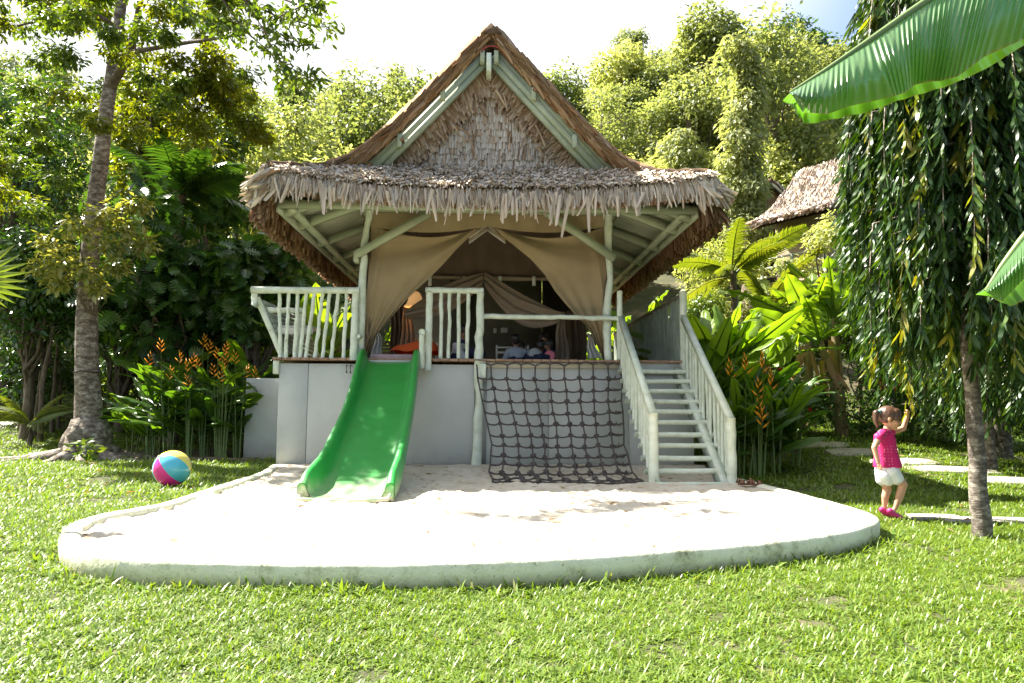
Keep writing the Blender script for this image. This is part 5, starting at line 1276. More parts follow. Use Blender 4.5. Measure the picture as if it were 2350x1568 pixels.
def make_tree(name, h, trunk_h, tr, crown_r, nblob, nleaf, size, lmat, bmat, seed, tm=(LV, LF), squash=0.8, droop=0.3, lean=(0, 0), spread=0.62, cz=None, blobr=0.42, fill=0.45):
    gen = np.random.default_rng(seed); root = bpy.data.objects.new(name, None); C.objects.link(root)
    top = np.array([lean[0], lean[1], trunk_h]); cc = np.array([lean[0]*1.1, lean[1]*1.1, (trunk_h*0.85+h)/2 if cz is None else cz]); hz = (h-cc[2])
    blobs = []
    for k in range(nblob):
        d = unit(1, gen)[0]; q = gen.random()**0.4
        c = cc+d*np.array([crown_r*spread, crown_r*spread, hz*spread])*q; rr = crown_r*blobr*gen.uniform(0.7, 1.25); blobs.append((c, (rr, rr, rr*squash)))
    g = Geo(); n = 7
    pts = [np.array([lean[0]*(k/n)**1.3, lean[1]*(k/n)**1.3, trunk_h*k/n])+(gen.normal(0, 0.02, 3)*tr*2 if 0 < k < n else 0) for k in range(n+1)]
    g.add(*tube(pts, [tr*1.35]+list(np.linspace(tr, tr*0.6, n)), 10, False)); limbs(g, top, [b_[0] for b_ in blobs], tr*0.5, gen)
    o = g.build('trunk', bmat, root, True)
    g = Geo(); blob_leaves(g, blobs, nleaf, size, tm, gen, droop, fill=fill)
    g.build('crown', lmat, root); return root
def clone(o, parent=None):
    c = o.copy(); C.objects.link(c); c.parent = parent
    for ch in o.children: clone(ch, c)
    return c
def place(o, x, y, z=None, rz=0.0, s=1.0, label=None, cat=None, group=None, sz=None):
    o.location = (x, y, lz(x, y) if z is None else z); o.rotation_euler = (0, 0, rz); o.scale = (s, s, sz or s)
    if z is None: o.location.z -= 0.05
    return tag(o, label, cat, group)

# ------------------------------------------------------------------ wooded hillside
HV = []
for k, (h, cr, nb, nl, sz, mt) in enumerate([(9, 3.2, 22, 8200, 0.26, 'leaf_hill'), (11, 3.8, 26, 9600, 0.27, 'leaf_hill'), (7.5, 3.0, 20, 7400, 0.23, 'leaf_hill_pale'), (12, 3.1, 26, 8600, 0.25, 'leaf_hill'), (8.5, 3.6, 24, 8200, 0.28, 'leaf_hill_pale')]):
    HV.append(make_tree('hillside_tree', h, h*0.45, 0.16, cr, nb, nl, sz, M_[mt], M_['bark_pale'], 40+k, (QV, QF), cz=h*0.60, blobr=0.30, spread=0.78, fill=0.8))
hl = ['bushy mid-green tree in the wood that covers the hill behind the hut', 'tall round-crowned tree in the wood on the hill behind the hut', 'pale yellow-green tree in the sunlit wood behind the hut', 'slender darker tree in the wood on the hill behind the hut', 'broad light-green tree in the wood on the hill behind the hut']
gh = np.random.default_rng(77); used_ = set(); nt_ = 0
for y in np.arange(22.0, 60, 3.3):
    half = 0.80*y+3; x = -half+gh.uniform(0, 2)
    while x < half:
        px = x+gh.normal(0, 0.7); py = y+gh.normal(0, 0.8)
        skip = (4.5 < px < 13.5 and 20 < py < 27) or (y < 24 and abs(px) < 3) or (5.5<px<16 and py<24)
        if not skip:
            k = int(gh.integers(5)) if y > 27 else int(gh.choice([0, 2, 4]))
            o = HV[k] if k not in used_ else clone(HV[k]); used_.add(k); s_ = gh.uniform(0.75, 1.15)*(0.62 if y < 26 else 0.9)
            place(o, px, py, rz=gh.uniform(0, 6.28), s=s_, sz=s_*gh.uniform(0.9, 1.25), label=hl[k], cat='tree', group='trees of the wooded hill: '+['bushy', 'round-crowned', 'pale', 'slender', 'broad'][k]); nt_ += 1
        x += gh.uniform(2.9, 4.4)
print('hill trees', nt_)
# emergent trees on the skyline
for (px, py, Y, h, label, mt, sd) in [(1620, 20, 40, 11, 'feathery tree rising highest above the ridge right of the roof', 'leaf_hill', 61), (1790, 45, 44, 9, 'dark vine-draped tree on the skyline left of the big banana leaf', 'leaf_dark', 62), (1450, 95, 42, 10, 'thin airy tree on the ridge just right of the gable', 'leaf_hill_pale', 63), (1860, 70, 44, 8, 'second dark vine-draped tree on the skyline, nearer the banana leaf', 'leaf_dark', 64)]:
    p = W(px, py, Y); z0 = lz(p.x, Y); H = p.z-z0
    o = make_tree('ridge_tree', H, H*0.7, 0.16, 2.6, 12, 5200, 0.34, M_[mt], M_['bark_pale'], sd, (QV, QF), cz=H*0.80, blobr=0.42); place(o, p.x, Y, z=z0, label=label, cat='tree')
# tree wrapped in creepers
def column_tree(px, py_top, py_bot, Y, w, seed, mt, label, n=9000, size=0.26):
    A = W(px, py_top, Y); B = W(px, py_bot, Y); gen = np.random.default_rng(seed); z0 = lz(A.x, Y); root = empty('vine_covered_tree', (A.x, Y, z0), label, 'tree')
    H = A.z-z0; blobs = []
    for k in range(20):
        t = k/19; blobs.append((np.array([A.x+gen.normal(0, w*0.14), Y+gen.normal(0, w*0.1), B.z+(A.z-B.z-w*0.5)*t]), (w*gen.uniform(0.35, 0.6)*(1-0.45*t), w*0.5*(1-0.4*t), (A.z-B.z)/19*gen.uniform(0.9, 1.6))))
    g = Geo(); g.add(*tube([(A.x, Y, z0), (A.x, Y, A.z-0.5)], [0.25, 0.1], 8)); g.build('trunk', M_['bark'], root, True)
    g = Geo(); blob_leaves(g, blobs, n, size, (MV, MF), gen, 0.7); 
    g.build('creeper', M_[mt], root)
column_tree(1700, 60, 530, 24.5, 1.75, 5, 'leaf_hill', 'narrow tree wrapped from top to bottom in pale creepers, right of the thatched roof', 9500, 0.24)
column_tree(1580, 250, 520, 27, 2.2, 6, 'leaf_hill', 'lower vine-covered tree just behind the right eave', 6000, 0.26)
# ------------------------------------------------------------------ second hut on the slope, at right
def far_hut(px, py, Y, s, label, rz, full=True, Lr=7.0):
    P = W(px, py, Y); h = empty('hillside_hut', (0, 0, 0), label, 'hut')
    # built round its own origin at ridge front, then moved
    def add(n, vf, m): return one(n, vf, m, h)
    for sx in (-1, 1):
        pts = [(0,0),(sx*1.0,-1.0),(sx*2.0,-1.95),(sx*2.7,-2.45),(sx*3.5,-2.85)]
        V = []
        for x, z in pts: V += [(x,0,z),(x,Lr,z),(x,0.05,z-0.22),(x,Lr,z-0.22)]
        F = []
        for k in range(len(pts)-1):
            a, c = 4*k, 4*k+4; F += [[a,c,c+1,a+1],[a+2,a+3,c+3,c+2],[a,a+2,c+2,c]]
        add('roof_slope', (np.array(V), F), M_['thatch_core'])
        add('barge_board', beam((0,-0.02,-0.32),(sx*2.2,-0.02,-2.35), 0.08, 0.16, (sx,0,1)), M_['dark_door'])
    add('gable', (np.array([(-2.2,0.5,-2.4),(2.2,0.5,-2.4),(0,0.5,-0.25)]), [[0,1,2]]), M_['thatch_core'])
    g = Geo(); n = 5200; gg = np.random.default_rng(3); u = gg.uniform(0, 3.55, n); sx = gg.choice([-1, 1], n); xs_ = [0,1,2,2.7,3.5]; zs_ = [0,-1,-1.95,-2.45,-2.85]
    zz = np.interp(u, xs_, zs_); z2 = np.interp(u+0.1, xs_, zs_)-0.02
    g.add(*strips(np.stack([sx*u, gg.uniform(0, Lr, n), zz+0.03], -1), np.stack([sx*0.1, gg.normal(0, 0.02, n), z2-zz], -1), np.stack([sx*0.5, np.zeros(n), np.ones(n)], -1)+gg.normal(0, 0.3, (n, 3)), gg.uniform(0.3, 0.6, n), gg.uniform(0.04, 0.08, n), (ST1, SF1)))
    o = g.build('thatch', M_['thatch'], h); tag(o, kind='stuff')
    g = Geo(); n = 1600; u = gg.uniform(-1, 1, n); v = gg.uniform(0, 1, n); g.add(*strips(np.stack([u*2.1*(1-v), np.full(n, 0.42), -2.3+v*2.0], -1), np.stack([u*0.4, np.full(n, -0.1), -np.ones(n)], -1), np.tile([0, -1.0, 0.2], (n, 1)), gg.uniform(0.2, 0.4, n), gg.uniform(0.03, 0.06, n), (ST1, SF1)))
    o = g.build('thatch', M_['thatch_brown'], h); tag(o, kind='stuff')
    if full:
        add('wall', box(-2.3, 2.3, 0.9, Lr-0.3, -5.2, -2.2), mat_noise('tan_tent_wall', [(0.3,(0.27,0.22,0.15)),(0.7,(0.34,0.28,0.2))], 3, 0.9, 0.2))
        add('deck', box(-3.2, 2.6, -0.8, Lr, -5.35, -5.203), M_['deck'])
        for x in (-3.1, -1.6, 0.0, 1.6): add('post', beam((x, -0.7, -7.5), (x, -0.7, -4.2), 0.1, 0.1, (0, 1, 0)), M_['sheet'])
        for y in (0.6, 1.9, 3.2): add('post', beam((-3.1, y, -7.5), (-3.1, y, -4.2), 0.1, 0.1, (0, 1, 0)), M_['sheet'])
        for z in (-4.25, -4.6, -4.95):
            add('rail', beam((-3.1, -0.7, z), (2.6, -0.7, z), 0.06, 0.07), M_['sheet']); add('rail', beam((-3.1, -0.66, z), (-3.1, Lr, z), 0.06, 0.07), M_['sheet'])
    h.location = P; h.rotation_euler = (0, 0, rz); h.scale = (s, s, s); return h
far_hut(2022, 338, 19.8, 0.78, 'neighbouring thatched hut with tan canvas wall and pale railing up the slope at right', math.radians(33), True, 3.4)
far_hut(1770, 408, 27, 0.8, 'small brown thatched gable showing between the trees, farther up than the neighbouring hut', math.radians(4), False)

# ------------------------------------------------------------------ big leaf blades: banana and heliconia
def blade(name, L, w, mat, arch=0.5, foldz=0.25, nl=18, nw=4, seed=0, tears=0, stalk=0.12, curl=0.0):
    """leaf from the origin along +y, rising then bending down; midrib thick"""
    gen = np.random.default_rng(seed); V = []; UV = []; g = Geo()
    ys = np.linspace(0, 1, nl+1)
    def mid(t): return np.array([curl*t*t*L*0.3, L*(t-arch*0.18*t*t), L*(0.0-arch*0.55*t*t)])
    tearset = sorted(gen.uniform(0.15, 0.9, tears))
    for s in (-1, 1):
        off = 0.0
        V = []; UV = []
        for i, t in enumerate(ys):
            m = mid(stalk+(1-stalk)*t); ww = w*0.5*(math.sin(PI*min(1.0, (t*0.94+0.06)))**0.55)*(1-0.25*t)
            if t > 0.93: ww *= (1-t)/0.07*0.9+0.1
            wave = 0.05*w*math.sin(t*23+seed+s)+0.03*w*math.sin(t*51+seed)
            for j in range(nw+1):
                u = j/nw; V.append((m[0]+s*ww*u*math.cos(foldz*1.2*u), m[1]+0.02*u*math.sin(t*9), m[2]+foldz*w*0.5*(u-1.3*u*u)*(1)+wave*u)); UV.append((u*0.5*s+0.5, t))
        F = []
        for i in range(nl):
            torn = any(abs(ys[i]-q) < 0.5/nl for q in tearset)
            for j in range(nw):
                if torn and j >= 1: continue
                a = i*(nw+1)+j; q = [a, a+1, a+nw+2, a+nw+1]; F.append(q if s > 0 else q[::-1])
        g.add(V, F, UV)
    pts = [mid(t) for t in np.linspace(0, 0.98, 9)]; g2 = tube(pts, np.linspace(0.022*w/0.3, 0.004, 9), 5, False); g.add(g2[0]-np.array([0, 0, 0.004]), g2[1])
    return g.mesh(name, mat, True, True)
def rosette(root, me_list, n, z, tilt0, tilt1, seed, name='leaf', s0=0.8, s1=1.1, az0=None, zspread=0.3):
    gen = np.random.default_rng(seed); az = gen.uniform(0, 6.28) if az0 is None else az0
    for k in range(n):
        o = bpy.data.objects.new(name, me_list[gen.integers(len(me_list))]); C.objects.link(o); o.parent = root
        a = az+k*2.399+gen.normal(0, 0.2); ti = math.radians(gen.uniform(tilt0, tilt1)); o.location = (0.03*math.cos(a), 0.03*math.sin(a), z*(1-zspread*gen.random()))
        o.rotation_euler = (Matrix.Rotation(a, 3, 'Z') @ Matrix.Rotation(ti, 3, 'X') @ Matrix.Rotation(gen.normal(0, 0.5), 3, 'Y')).to_euler(); s = gen.uniform(s0, s1); o.scale = (s, s, s)
HB = [blade('heliconia_leaf', 1.0, 0.26, M_['heli'], 0.55, 0.35, 12, 3, k) for k in range(4)]+[blade('heliconia_leaf', 1.1, 0.24, M_['heli'], 0.3, 0.45, 12, 3, 9)]
def flower_mesh(seed):
    g = Geo(); gen = np.random.default_rng(seed)
    for k in range(6):                                    # boat-shaped bracts, alternate
        s = (-1)**k; z = 0.035*k; an = math.radians(38+6*k+gen.uniform(-8, 8)); L = 0.13-0.010*k
        d = np.array([s*math.cos(an), gen.uniform(-0.35, 0.35), math.sin(an)]); g.add(*scatter([(0,0,0),(-0.12,0.3,0.05),(0,0.3,-0.1),(0.12,0.3,0.05),(0,1,0.10)], [[0,1,2],[0,2,3],[1,4,2],[2,4,3],[0,3,1],[1,3,4]], np.array([[0,0,z]]), d[None], np.array([[0,0.3,1.0]]), L))
    return g.mesh('flower', M_['flower'])
FM = [flower_mesh(k) for k in range(3)]
HW = [blade('heliconia_leaf', 1.25, 0.38, M_['banana'], 0.28, 0.32, 14, 3, 30+k) for k in range(3)]
hp_stem = None
def heliconia(x, y, h, n, seed, label, flower=None, group=None, z=None, tilt=(18, 62)):
    gen = np.random.default_rng(seed); root = empty('heliconia', (x, y, lz(x, y) if z is None else z), label, 'plant', group)
    for k in range(3):
        bx, by = gen.normal(0, 0.07, 2); hh = h*gen.uniform(0.55, 0.72); o = bpy.data.objects.new('stem', Geo().add(*tube([(bx,by,0),(bx*1.5,by*1.5,hh*0.5),(bx*2.4,by*2.4,hh)], [0.018,0.014,0.008], 6)).mesh('stem', M_['stem'], True)); C.objects.link(o); o.parent = root
    rosette(root, HW if h > 2.5 and x > 2 else HB, n, h*0.62, tilt[0], tilt[1], seed, s0=0.65*h/2.0, s1=1.05*h/2.0, zspread=0.75)
    if flower:
        for (dx, dy, fz, fs) in flower:
            o = bpy.data.objects.new('flower', FM[gen.integers(3)]); C.objects.link(o); o.parent = root; o.location = (dx, dy, fz); o.rotation_euler = (0, gen.normal(0, 0.15), gen.uniform(-0.6, 0.6)); o.scale = (fs, fs, fs)
            o = bpy.data.objects.new('flower_stalk', Geo().add(*tube([(dx*0.4,dy*0.4,0),(dx*0.8,dy*0.8,fz*0.6),(dx,dy,fz)], [0.010,0.008,0.006], 5)).mesh('stalk', M_['stem'], True)); C.objects.link(o); o.parent = root
    return root
# left clump, with its many orange flowers
FLW = [(370,805),(412,832),(440,838),(428,850),(455,848),(435,885),(500,825),(515,810),(523,828),(512,845),(540,832),(492,862),(505,873),(478,808),(466,793),(340,835),(388,868),(560,862),(585,868)]
lefts = [(300,1035,14.9,1.9),(345,1035,14.4,2.3),(390,1040,14.2,2.4),(435,1040,14.1,2.3),(470,1035,14.3,2.5),(510,1040,14.0,2.3),(548,1038,14.2,2.2),(600,1030,14.8,2.6),(360,1025,15.6,2.6),(480,1020,15.6,2.8),(560,1020,15.6,2.8)]
nmx = ['leftmost heliconia of the left clump, beside the big tree roots','heliconia with a single orange flower, second in the left clump','heliconia with drooping yellow-tipped leaves under the orange flowers','heliconia whose orange flowers hang above the beach ball','heliconia in the middle of the left clump','tallest-flowered heliconia, with the dense cluster of orange blooms','heliconia between the orange cluster and the grey plinth','heliconia with the widest leaves, leaning over the grey plinth','dark heliconia at the back left of the left clump','dark heliconia at the back centre of the left clump','dark heliconia at the back right, below the bench']
assign = {k: [] for k in range(len(lefts))}
for f in FLW: k = min(range(8), key=lambda q: abs(lefts[q][0]-f[0])); assign[k].append(f)
for k, (px, py, Y, h) in enumerate(lefts):
    b0 = W(px, py, Y); fl = []
    for (fx, fy) in assign[k]:
        p = W(fx, fy, Y-0.45); fl.append((p.x-b0.x, -0.45, p.z-0.03-lz(b0.x, Y), 1.15))
    heliconia(b0.x, Y, h, 20, 500+k, nmx[k], fl)
# right clump beside the stairs
FLR = [(1675,862),(1740,908),(1745,955),(1748,975),(1712,850),(1770,885),(1750,845)]
rights = [(1640,1060,12.0,2.0),(1668,1085,11.0,1.6),(1700,1092,10.9,1.7),(1740,1092,10.8,1.8),(1780,1092,10.9,1.7),(1820,1085,11.2,1.6),(1700,1060,12.3,2.2),(1760,1060,12.4,1.95),(1820,1050,12.6,1.75),(1610,1050,12.8,2.8),(1670,1040,13.6,3.0),(1560,1040,14.0,3.2)]
nmr = ['heliconia against the side wall of the hut, behind the stairs','heliconia nearest the foot of the stairs','heliconia with the orange flower beside the handrail','heliconia with two orange flowers on one tall stalk, right of the stairs','heliconia with long narrow leaves at the front of the right clump','rightmost heliconia of the right clump, leaves spreading over the lawn','bright heliconia in the second row behind the handrail','heliconia in the second row of the right clump, in the middle','heliconia in the second row of the right clump, nearest the banana stems','tall heliconia standing against the pole balustrade','tallest heliconia, bright yellow-green above the handrail','tall broad-leaved heliconia behind the side balustrade']
assign = {k: [] for k in range(len(rights))}
for f in FLR: k = min(range(1, 5), key=lambda q: abs(rights[q][0]-f[0])); assign[k].append(f)
for k, (px, py, Y, h) in enumerate(rights):
    b0 = W(px, py, Y); fl = []
    for (fx, fy) in assign[k]:
        p = W(fx, fy, Y-0.5); fl.append((p.x-b0.x, -0.5, p.z-0.06-lz(b0.x, Y), 1.4))
    heliconia(b0.x, Y, h, 22 if k < 9 else 18, 540+k, nmr[k], fl, tilt=(22, 75))

BN = [blade('banana_leaf', 1.9, 0.66, M_['banana'], 0.40, 0.30, 22, 4, 20+k, 3+k) for k in range(4)]
def banana(px, py, Y, h, n, seed, label, lean=0.0, s=1.0, tilt=(15, 75), r=0.11, px_top=None, z=None):
    b0 = W(px, py, Y); z0 = lz(b0.x, Y) if z is None else z; gen = np.random.default_rng(seed); root = empty('banana_plant', (b0.x, Y, z0), label, 'banana plant')
    pts = [(0,0,-0.1),(lean*0.2*h,0,h*0.4),(lean*0.6*h,0,h*0.75),(lean*h,0,h)]
    o = bpy.data.objects.new('stem', Geo().add(*tube(pts, [r*1.25,r,r*0.8,r*0.45], 10, False, 0.05, 4, seed)).mesh('stem', M_['banana_stem'], True)); C.objects.link(o); o.parent = root
    az = gen.uniform(0, 6.28)
    for k in range(n):
        o = bpy.data.objects.new('leaf', BN[gen.integers(4)]); C.objects.link(o); o.parent = root; a = az+k*2.399; ti = math.radians(gen.uniform(*tilt)); o.location = (lean*h, 0, h-0.12*gen.random())
        o.rotation_euler = (Matrix.Rotation(a, 3, 'Z') @ Matrix.Rotation(ti, 3, 'X') @ Matrix.Rotation(gen.normal(0, 0.6), 3, 'Y')).to_euler(); q = s*gen.uniform(0.75, 1.1); o.scale = (q, q, q)
    for k in range(3):                                   # dead sheaths hanging on the stem
        o = bpy.data.objects.new('dry_leaf', Geo().add(*strips(np.array([[lean*h*0.7, 0, h*0.78]]), np.array([[gen.normal(0, 0.3), gen.normal(0, 0.3), -1]]), unit(1, gen), 0.8, 0.10)).mesh('dry', M_['thatch_brown'])); C.objects.link(o); o.parent = root
    return root
banana(1930, 965, 14.6, 2.5, 9, 1, 'tall banana plant with broad sunlit leaves in the middle of the right grove', -0.03, 0.95)
banana(1935, 968, 14.0, 2.0, 8, 2, 'leaning banana plant whose brown trunk slants left towards the heliconias', -0.22, 0.85)
banana(2032, 962, 14.0, 1.6, 6, 3, 'young banana plant with a slim trunk behind the girl\'s head', -0.02, 0.7, r=0.07)
banana(2078, 955, 15.0, 2.0, 7, 4, 'banana plant with a brown-streaked trunk right of the girl\'s raised arm', 0.10, 0.85, r=0.12)
banana(1860, 960, 15.5, 2.3, 9, 5, 'banana plant at the back left of the grove, in front of the neighbouring hut', 0.0, 1.0)
banana(2020, 955, 18.0, 3.2, 9, 6, 'tallest banana plant, leaves level with the neighbouring hut\'s railing', 0.02, 1.1)
banana(1760, 965, 14.2, 1.5, 9, 7, 'banana plant behind the right heliconia clump', 0.0, 0.9)
banana(1480, 980, 17.5, 2.6, 7, 8, 'banana plant behind the right corner of the hut\'s deck', 0.0, 0.9)
banana(720, 1000, 17.5, 2.6, 8, 9, 'banana plant with bright backlit leaves behind the left balustrade', 0.0, 0.95)
banana(770, 1000, 19.0, 3.0, 7, 10, 'banana plant farther behind the left balustrade, nearer the hut wall', 0.0, 0.95)
banana(870, 1000, 19.5, 2.4, 7, 11, 'banana plant glimpsed through the left opening of the hut', 0.0, 0.9)
banana(1360, 1000, 19.5, 2.4, 7, 12, 'banana plant glimpsed through the right opening of the hut', 0.0, 0.9)

banana(742, 1000, 15.2, 2.1, 8, 13, 'banana plant close behind the left balustrade, leaves showing between the balusters', 0.0, 0.85)
banana(690, 1000, 16.0, 2.3, 8, 14, 'banana plant behind the bench at the left end of the deck', 0.0, 0.85)
# coconut palm with feathery fronds
def frond(L, seed, nlf=34, w=0.42, mat=None, droop=0.6):
    g = Geo(); gen = np.random.default_rng(seed); pts = [np.array([0, L*t*(1-0.12*t), -droop*L*t*t]) for t in np.linspace(0, 1, 10)]
    g.add(*tube(pts, np.linspace(0.022, 0.005, 10), 5, False)); ts = np.repeat(np.linspace(0.12, 0.99, nlf), 2); s = np.tile([-1, 1], nlf)
    P = np.stack([0*ts, L*ts*(1-0.12*ts), -droop*L*ts*ts], -1); D = np.stack([s*1.0, 0.65+0*ts, -0.35-0.3*ts+gen.normal(0, 0.08, len(ts))], -1)
    V, F = scatter([(-0.05,0,0),(0.05,0,0),(-0.06,0.5,-0.03),(0.06,0.5,-0.03),(0,1,-0.25)], [[0,1,3],[0,3,2],[2,3,4]], P, D, np.tile([0,0.3,1.0], (len(ts),1)), w*np.sin(PI*np.clip(ts*0.85+0.12, 0, 1))**0.6*gen.uniform(0.85, 1.1, len(ts)), 0.42)
    g.add(V, F); return g.mesh('frond', mat or M_['palm'])
FR = [frond(1.9, k, droop=0.3+0.15*k) for k in range(3)]
def palm(px, py, Y, h, n, seed, label, s=1.0, meshes=None, tilt=(0, 70), tr=0.09, z=None, bm='bark'):
    b0 = W(px, py, Y); z0 = lz(b0.x, Y) if z is None else z; root = empty('palm_tree', (b0.x, Y, z0), label, 'palm')
    o = bpy.data.objects.new('trunk', Geo().add(*tube([(0,0,-0.2),(0.03,0,h*0.5),(0,0,h)], [tr*1.3,tr,tr*0.8], 9, False, 0.06, 6, seed)).mesh('trunk', M_[bm], True)); C.objects.link(o); o.parent = root
    rosette(root, meshes or FR, n, h, tilt[0], tilt[1], seed, 'frond', 0.85*s, 1.1*s, zspread=0.05); return root
palm(1690, 960, 16.6, 3.7, 14, 3, 'young coconut palm with yellow-green feathery fronds right of the eave', 1.0)
palm(1770, 960, 18.6, 3.2, 11, 4, 'second young coconut palm, partly dry, below the neighbouring hut', 0.9)
FRD = [frond(2.0, 10+k, 40, 0.60, M_['leaf_dark'], 0.35+0.1*k) for k in range(2)]
palm(385, 1000, 17.5, 6.3, 15, 5, 'tall dark palm with drooping fronds behind the big leaning tree', 1.0, FRD, (-10, 60), 0.16)
palm(70, 960, 16.5, 0.5, 12, 6, 'low palm with fanned bright leaves on the lawn at far left', 0.55, FR, (10, 70), 0.05)

# fan palm leaf poking in from the left edge
fan = empty('fan_palm', (-4.9, 6.0, 0), 'fan palm whose stiff pleated leaf pokes in at the left edge', 'palm')
def fanleaf(c, rad, face, seed):
    c = Vector(c); gen = np.random.default_rng(seed); face = Vector(face).normalized(); a0 = face.cross(Vector((0,0,1))).normalized(); b0_ = a0.cross(face)
    for k in range(22):
        a = math.radians(-120+240*k/21); d = a0*math.sin(a)+b0_*math.cos(a); d = (d+Vector((0,0,-0.15))).normalized()
        V, F = scatter([(-0.02,0,0),(0.02,0,0),(-0.065,0.55,-0.01),(0,0.55,0.03),(0.065,0.55,-0.01),(0,1,-0.12)], [[0,1,4],[0,4,3],[0,3,2],[2,3,5],[3,4,5]], np.array([list(c)]), np.array([list(d)]), np.array([list(face)]), rad*gen.uniform(0.9, 1.05)*(0.85+0.15*math.cos(a)))
        one('leaf_segment', (V, F), M_['palm'] if k % 4 == 0 else M_['leaf_mid'], fan)
    one('stalk', tube([(-4.9,6.0,0.0),(-4.95,6.0,c.z*0.6),tuple(c)], 0.018, 6), M_['stem'], fan, True)
cF = W(-70, 645, 6.0); fanleaf(cF, 0.50, (0.35,-1,0.25), 3)

# ------------------------------------------------------------------ big leaning tree at left
tb = G(198, 1056, 0.0)
big = empty('leaning_tree', tuple(tb), 'tall leaning tree with pale mottled bark and flared roots, left of the beach ball', 'tree')
Yt = tb.y
tp = [(200,1062,0.38),(202,1030,0.31),(204,985,0.265),(203,930,0.235),(200,860,0.215),(199,790,0.20),(200,700,0.185),(205,600,0.172),(218,480,0.157),(232,360,0.145),(246,240,0.13),(262,140,0.12),(272,60,0.105),(282,-30,0.10),(290,-160,0.10),(300,-320,0.07)]
pts = [W(a, b_, Yt) for a, b_, _ in tp]
g = Geo(); g.add(*tube(pts, [t[2] for t in tp], 18, False, 0.022, 3, 9)); gr = np.random.default_rng(8)
for a, L in ((-2.6,1.5),(-1.9,0.9),(-1.2,1.0),(-0.45,1.5),(0.3,1.2),(2.2,0.8),(-3.0,2.0)):   # root flares
    p0_ = pts[2]+Vector((math.cos(a)*0.12, math.sin(a)*0.12, 0.1)); g.add(*tube([p0_, pts[0]+Vector((math.cos(a)*0.38, math.sin(a)*0.38, 0.16)), pts[0]+Vector((math.cos(a)*(0.45+L*0.35), math.sin(a)*(0.45+L*0.35), 0.05)), pts[0]+Vector((math.cos(a+0.15)*(0.45+L), math.sin(a+0.15)*(0.45+L), -0.03))], [0.2,0.17,0.09,0.03], 8, False, 0.12, 4, 3))
g.build('trunk', M_['bark_pale'], big, True)
one('wire_band', tube([(pts[4].x+0.225*math.cos(t), pts[4].y+0.225*math.sin(t), pts[4].z+0.05+0.01*math.sin(3*t)) for t in np.linspace(0, 2*PI, 19)], 0.016, 6, False), M_['iron'], big, True)
fork = W(255, 175, Yt)
lb = Geo()
def limb(pl, r0, r1, Yv=None): 
    P = [W(a, b_, Yt+dy) for a, b_, dy in pl]; lb.add(*tube(P, np.linspace(r0, r1, len(P)), 8, False, 0.05, 4, 2)); return P
limb([(252,205,0),(275,165,-0.2),(300,120,-0.5),(312,60,-0.8),(330,-40,-1.2)], 0.10, 0.05)
limb([(300,120,-0.5),(360,110,-1.2),(450,95,-2.2),(560,80,-3.2)], 0.05, 0.02)
limb([(265,60,0),(200,20,-0.3),(120,40,-0.6),(40,60,-1.0)], 0.05, 0.02)
limb([(282,-20,0),(380,-60,-2),(540,-50,-4),(680,10,-5)], 0.06, 0.015)
limb([(280,-30,0),(200,-120,1),(60,-160,1.5)], 0.06, 0.03)
lb.build('branch', M_['bark'], big, True)
gen = np.random.default_rng(12); g = Geo()
def sprays(g, specs, size, n_per, tm, gen, droop=0.35, flat=0.5):
    for (px, py, dy, r, k) in specs:
        c = np.array(W(px, py, Yt+dy)); rr = r*(Yt+dy)/1600; blob_leaves(g, [(c+gen.normal(0, rr*0.3, 3), (rr*gen.uniform(.6,1.1), rr, rr*gen.uniform(.35,.6))) for _ in range(k)], n_per*k, size, tm, gen, droop, fill=0.9, flat=flat)
spec = []
for _ in range(120):
    px = gen.uniform(-60, 570); top = -60; bot = 330-abs(px-330)*0.25 if px > 150 else 520
    py = gen.uniform(-120, bot) if gen.random() < 0.8 else gen.uniform(-120, 80); spec.append((px, py, gen.uniform(-2.5, 2.5), gen.uniform(28, 58), 1))
for _ in range(8): spec.append((gen.uniform(60, 470), gen.uniform(-190, 40), gen.uniform(-3.2, -1.2), gen.uniform(30, 52), 1))  # extra sprays, mostly above the view, added to dapple the sand with shade
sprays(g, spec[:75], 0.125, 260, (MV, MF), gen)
g.build('crown', M_['leaf_yellow'], big); g = Geo(); sprays(g, spec[75:], 0.125, 260, (MV, MF), gen); g.build('green_leaves', M_['leaf_mid'], big); g = Geo()  # rest of the crown in mid-green leaves, mixed in at random
sprays(g, [(520,230,-1,50,2),(560,280,-1,45,2),(480,180,-1.5,50,2),(440,230,-1,50,1),(600,320,-0.5,35,1),(500,120,-2,45,1)], 0.13, 300, (MV, MF), gen)
g.build('crown', M_['leaf_yellow'], big)
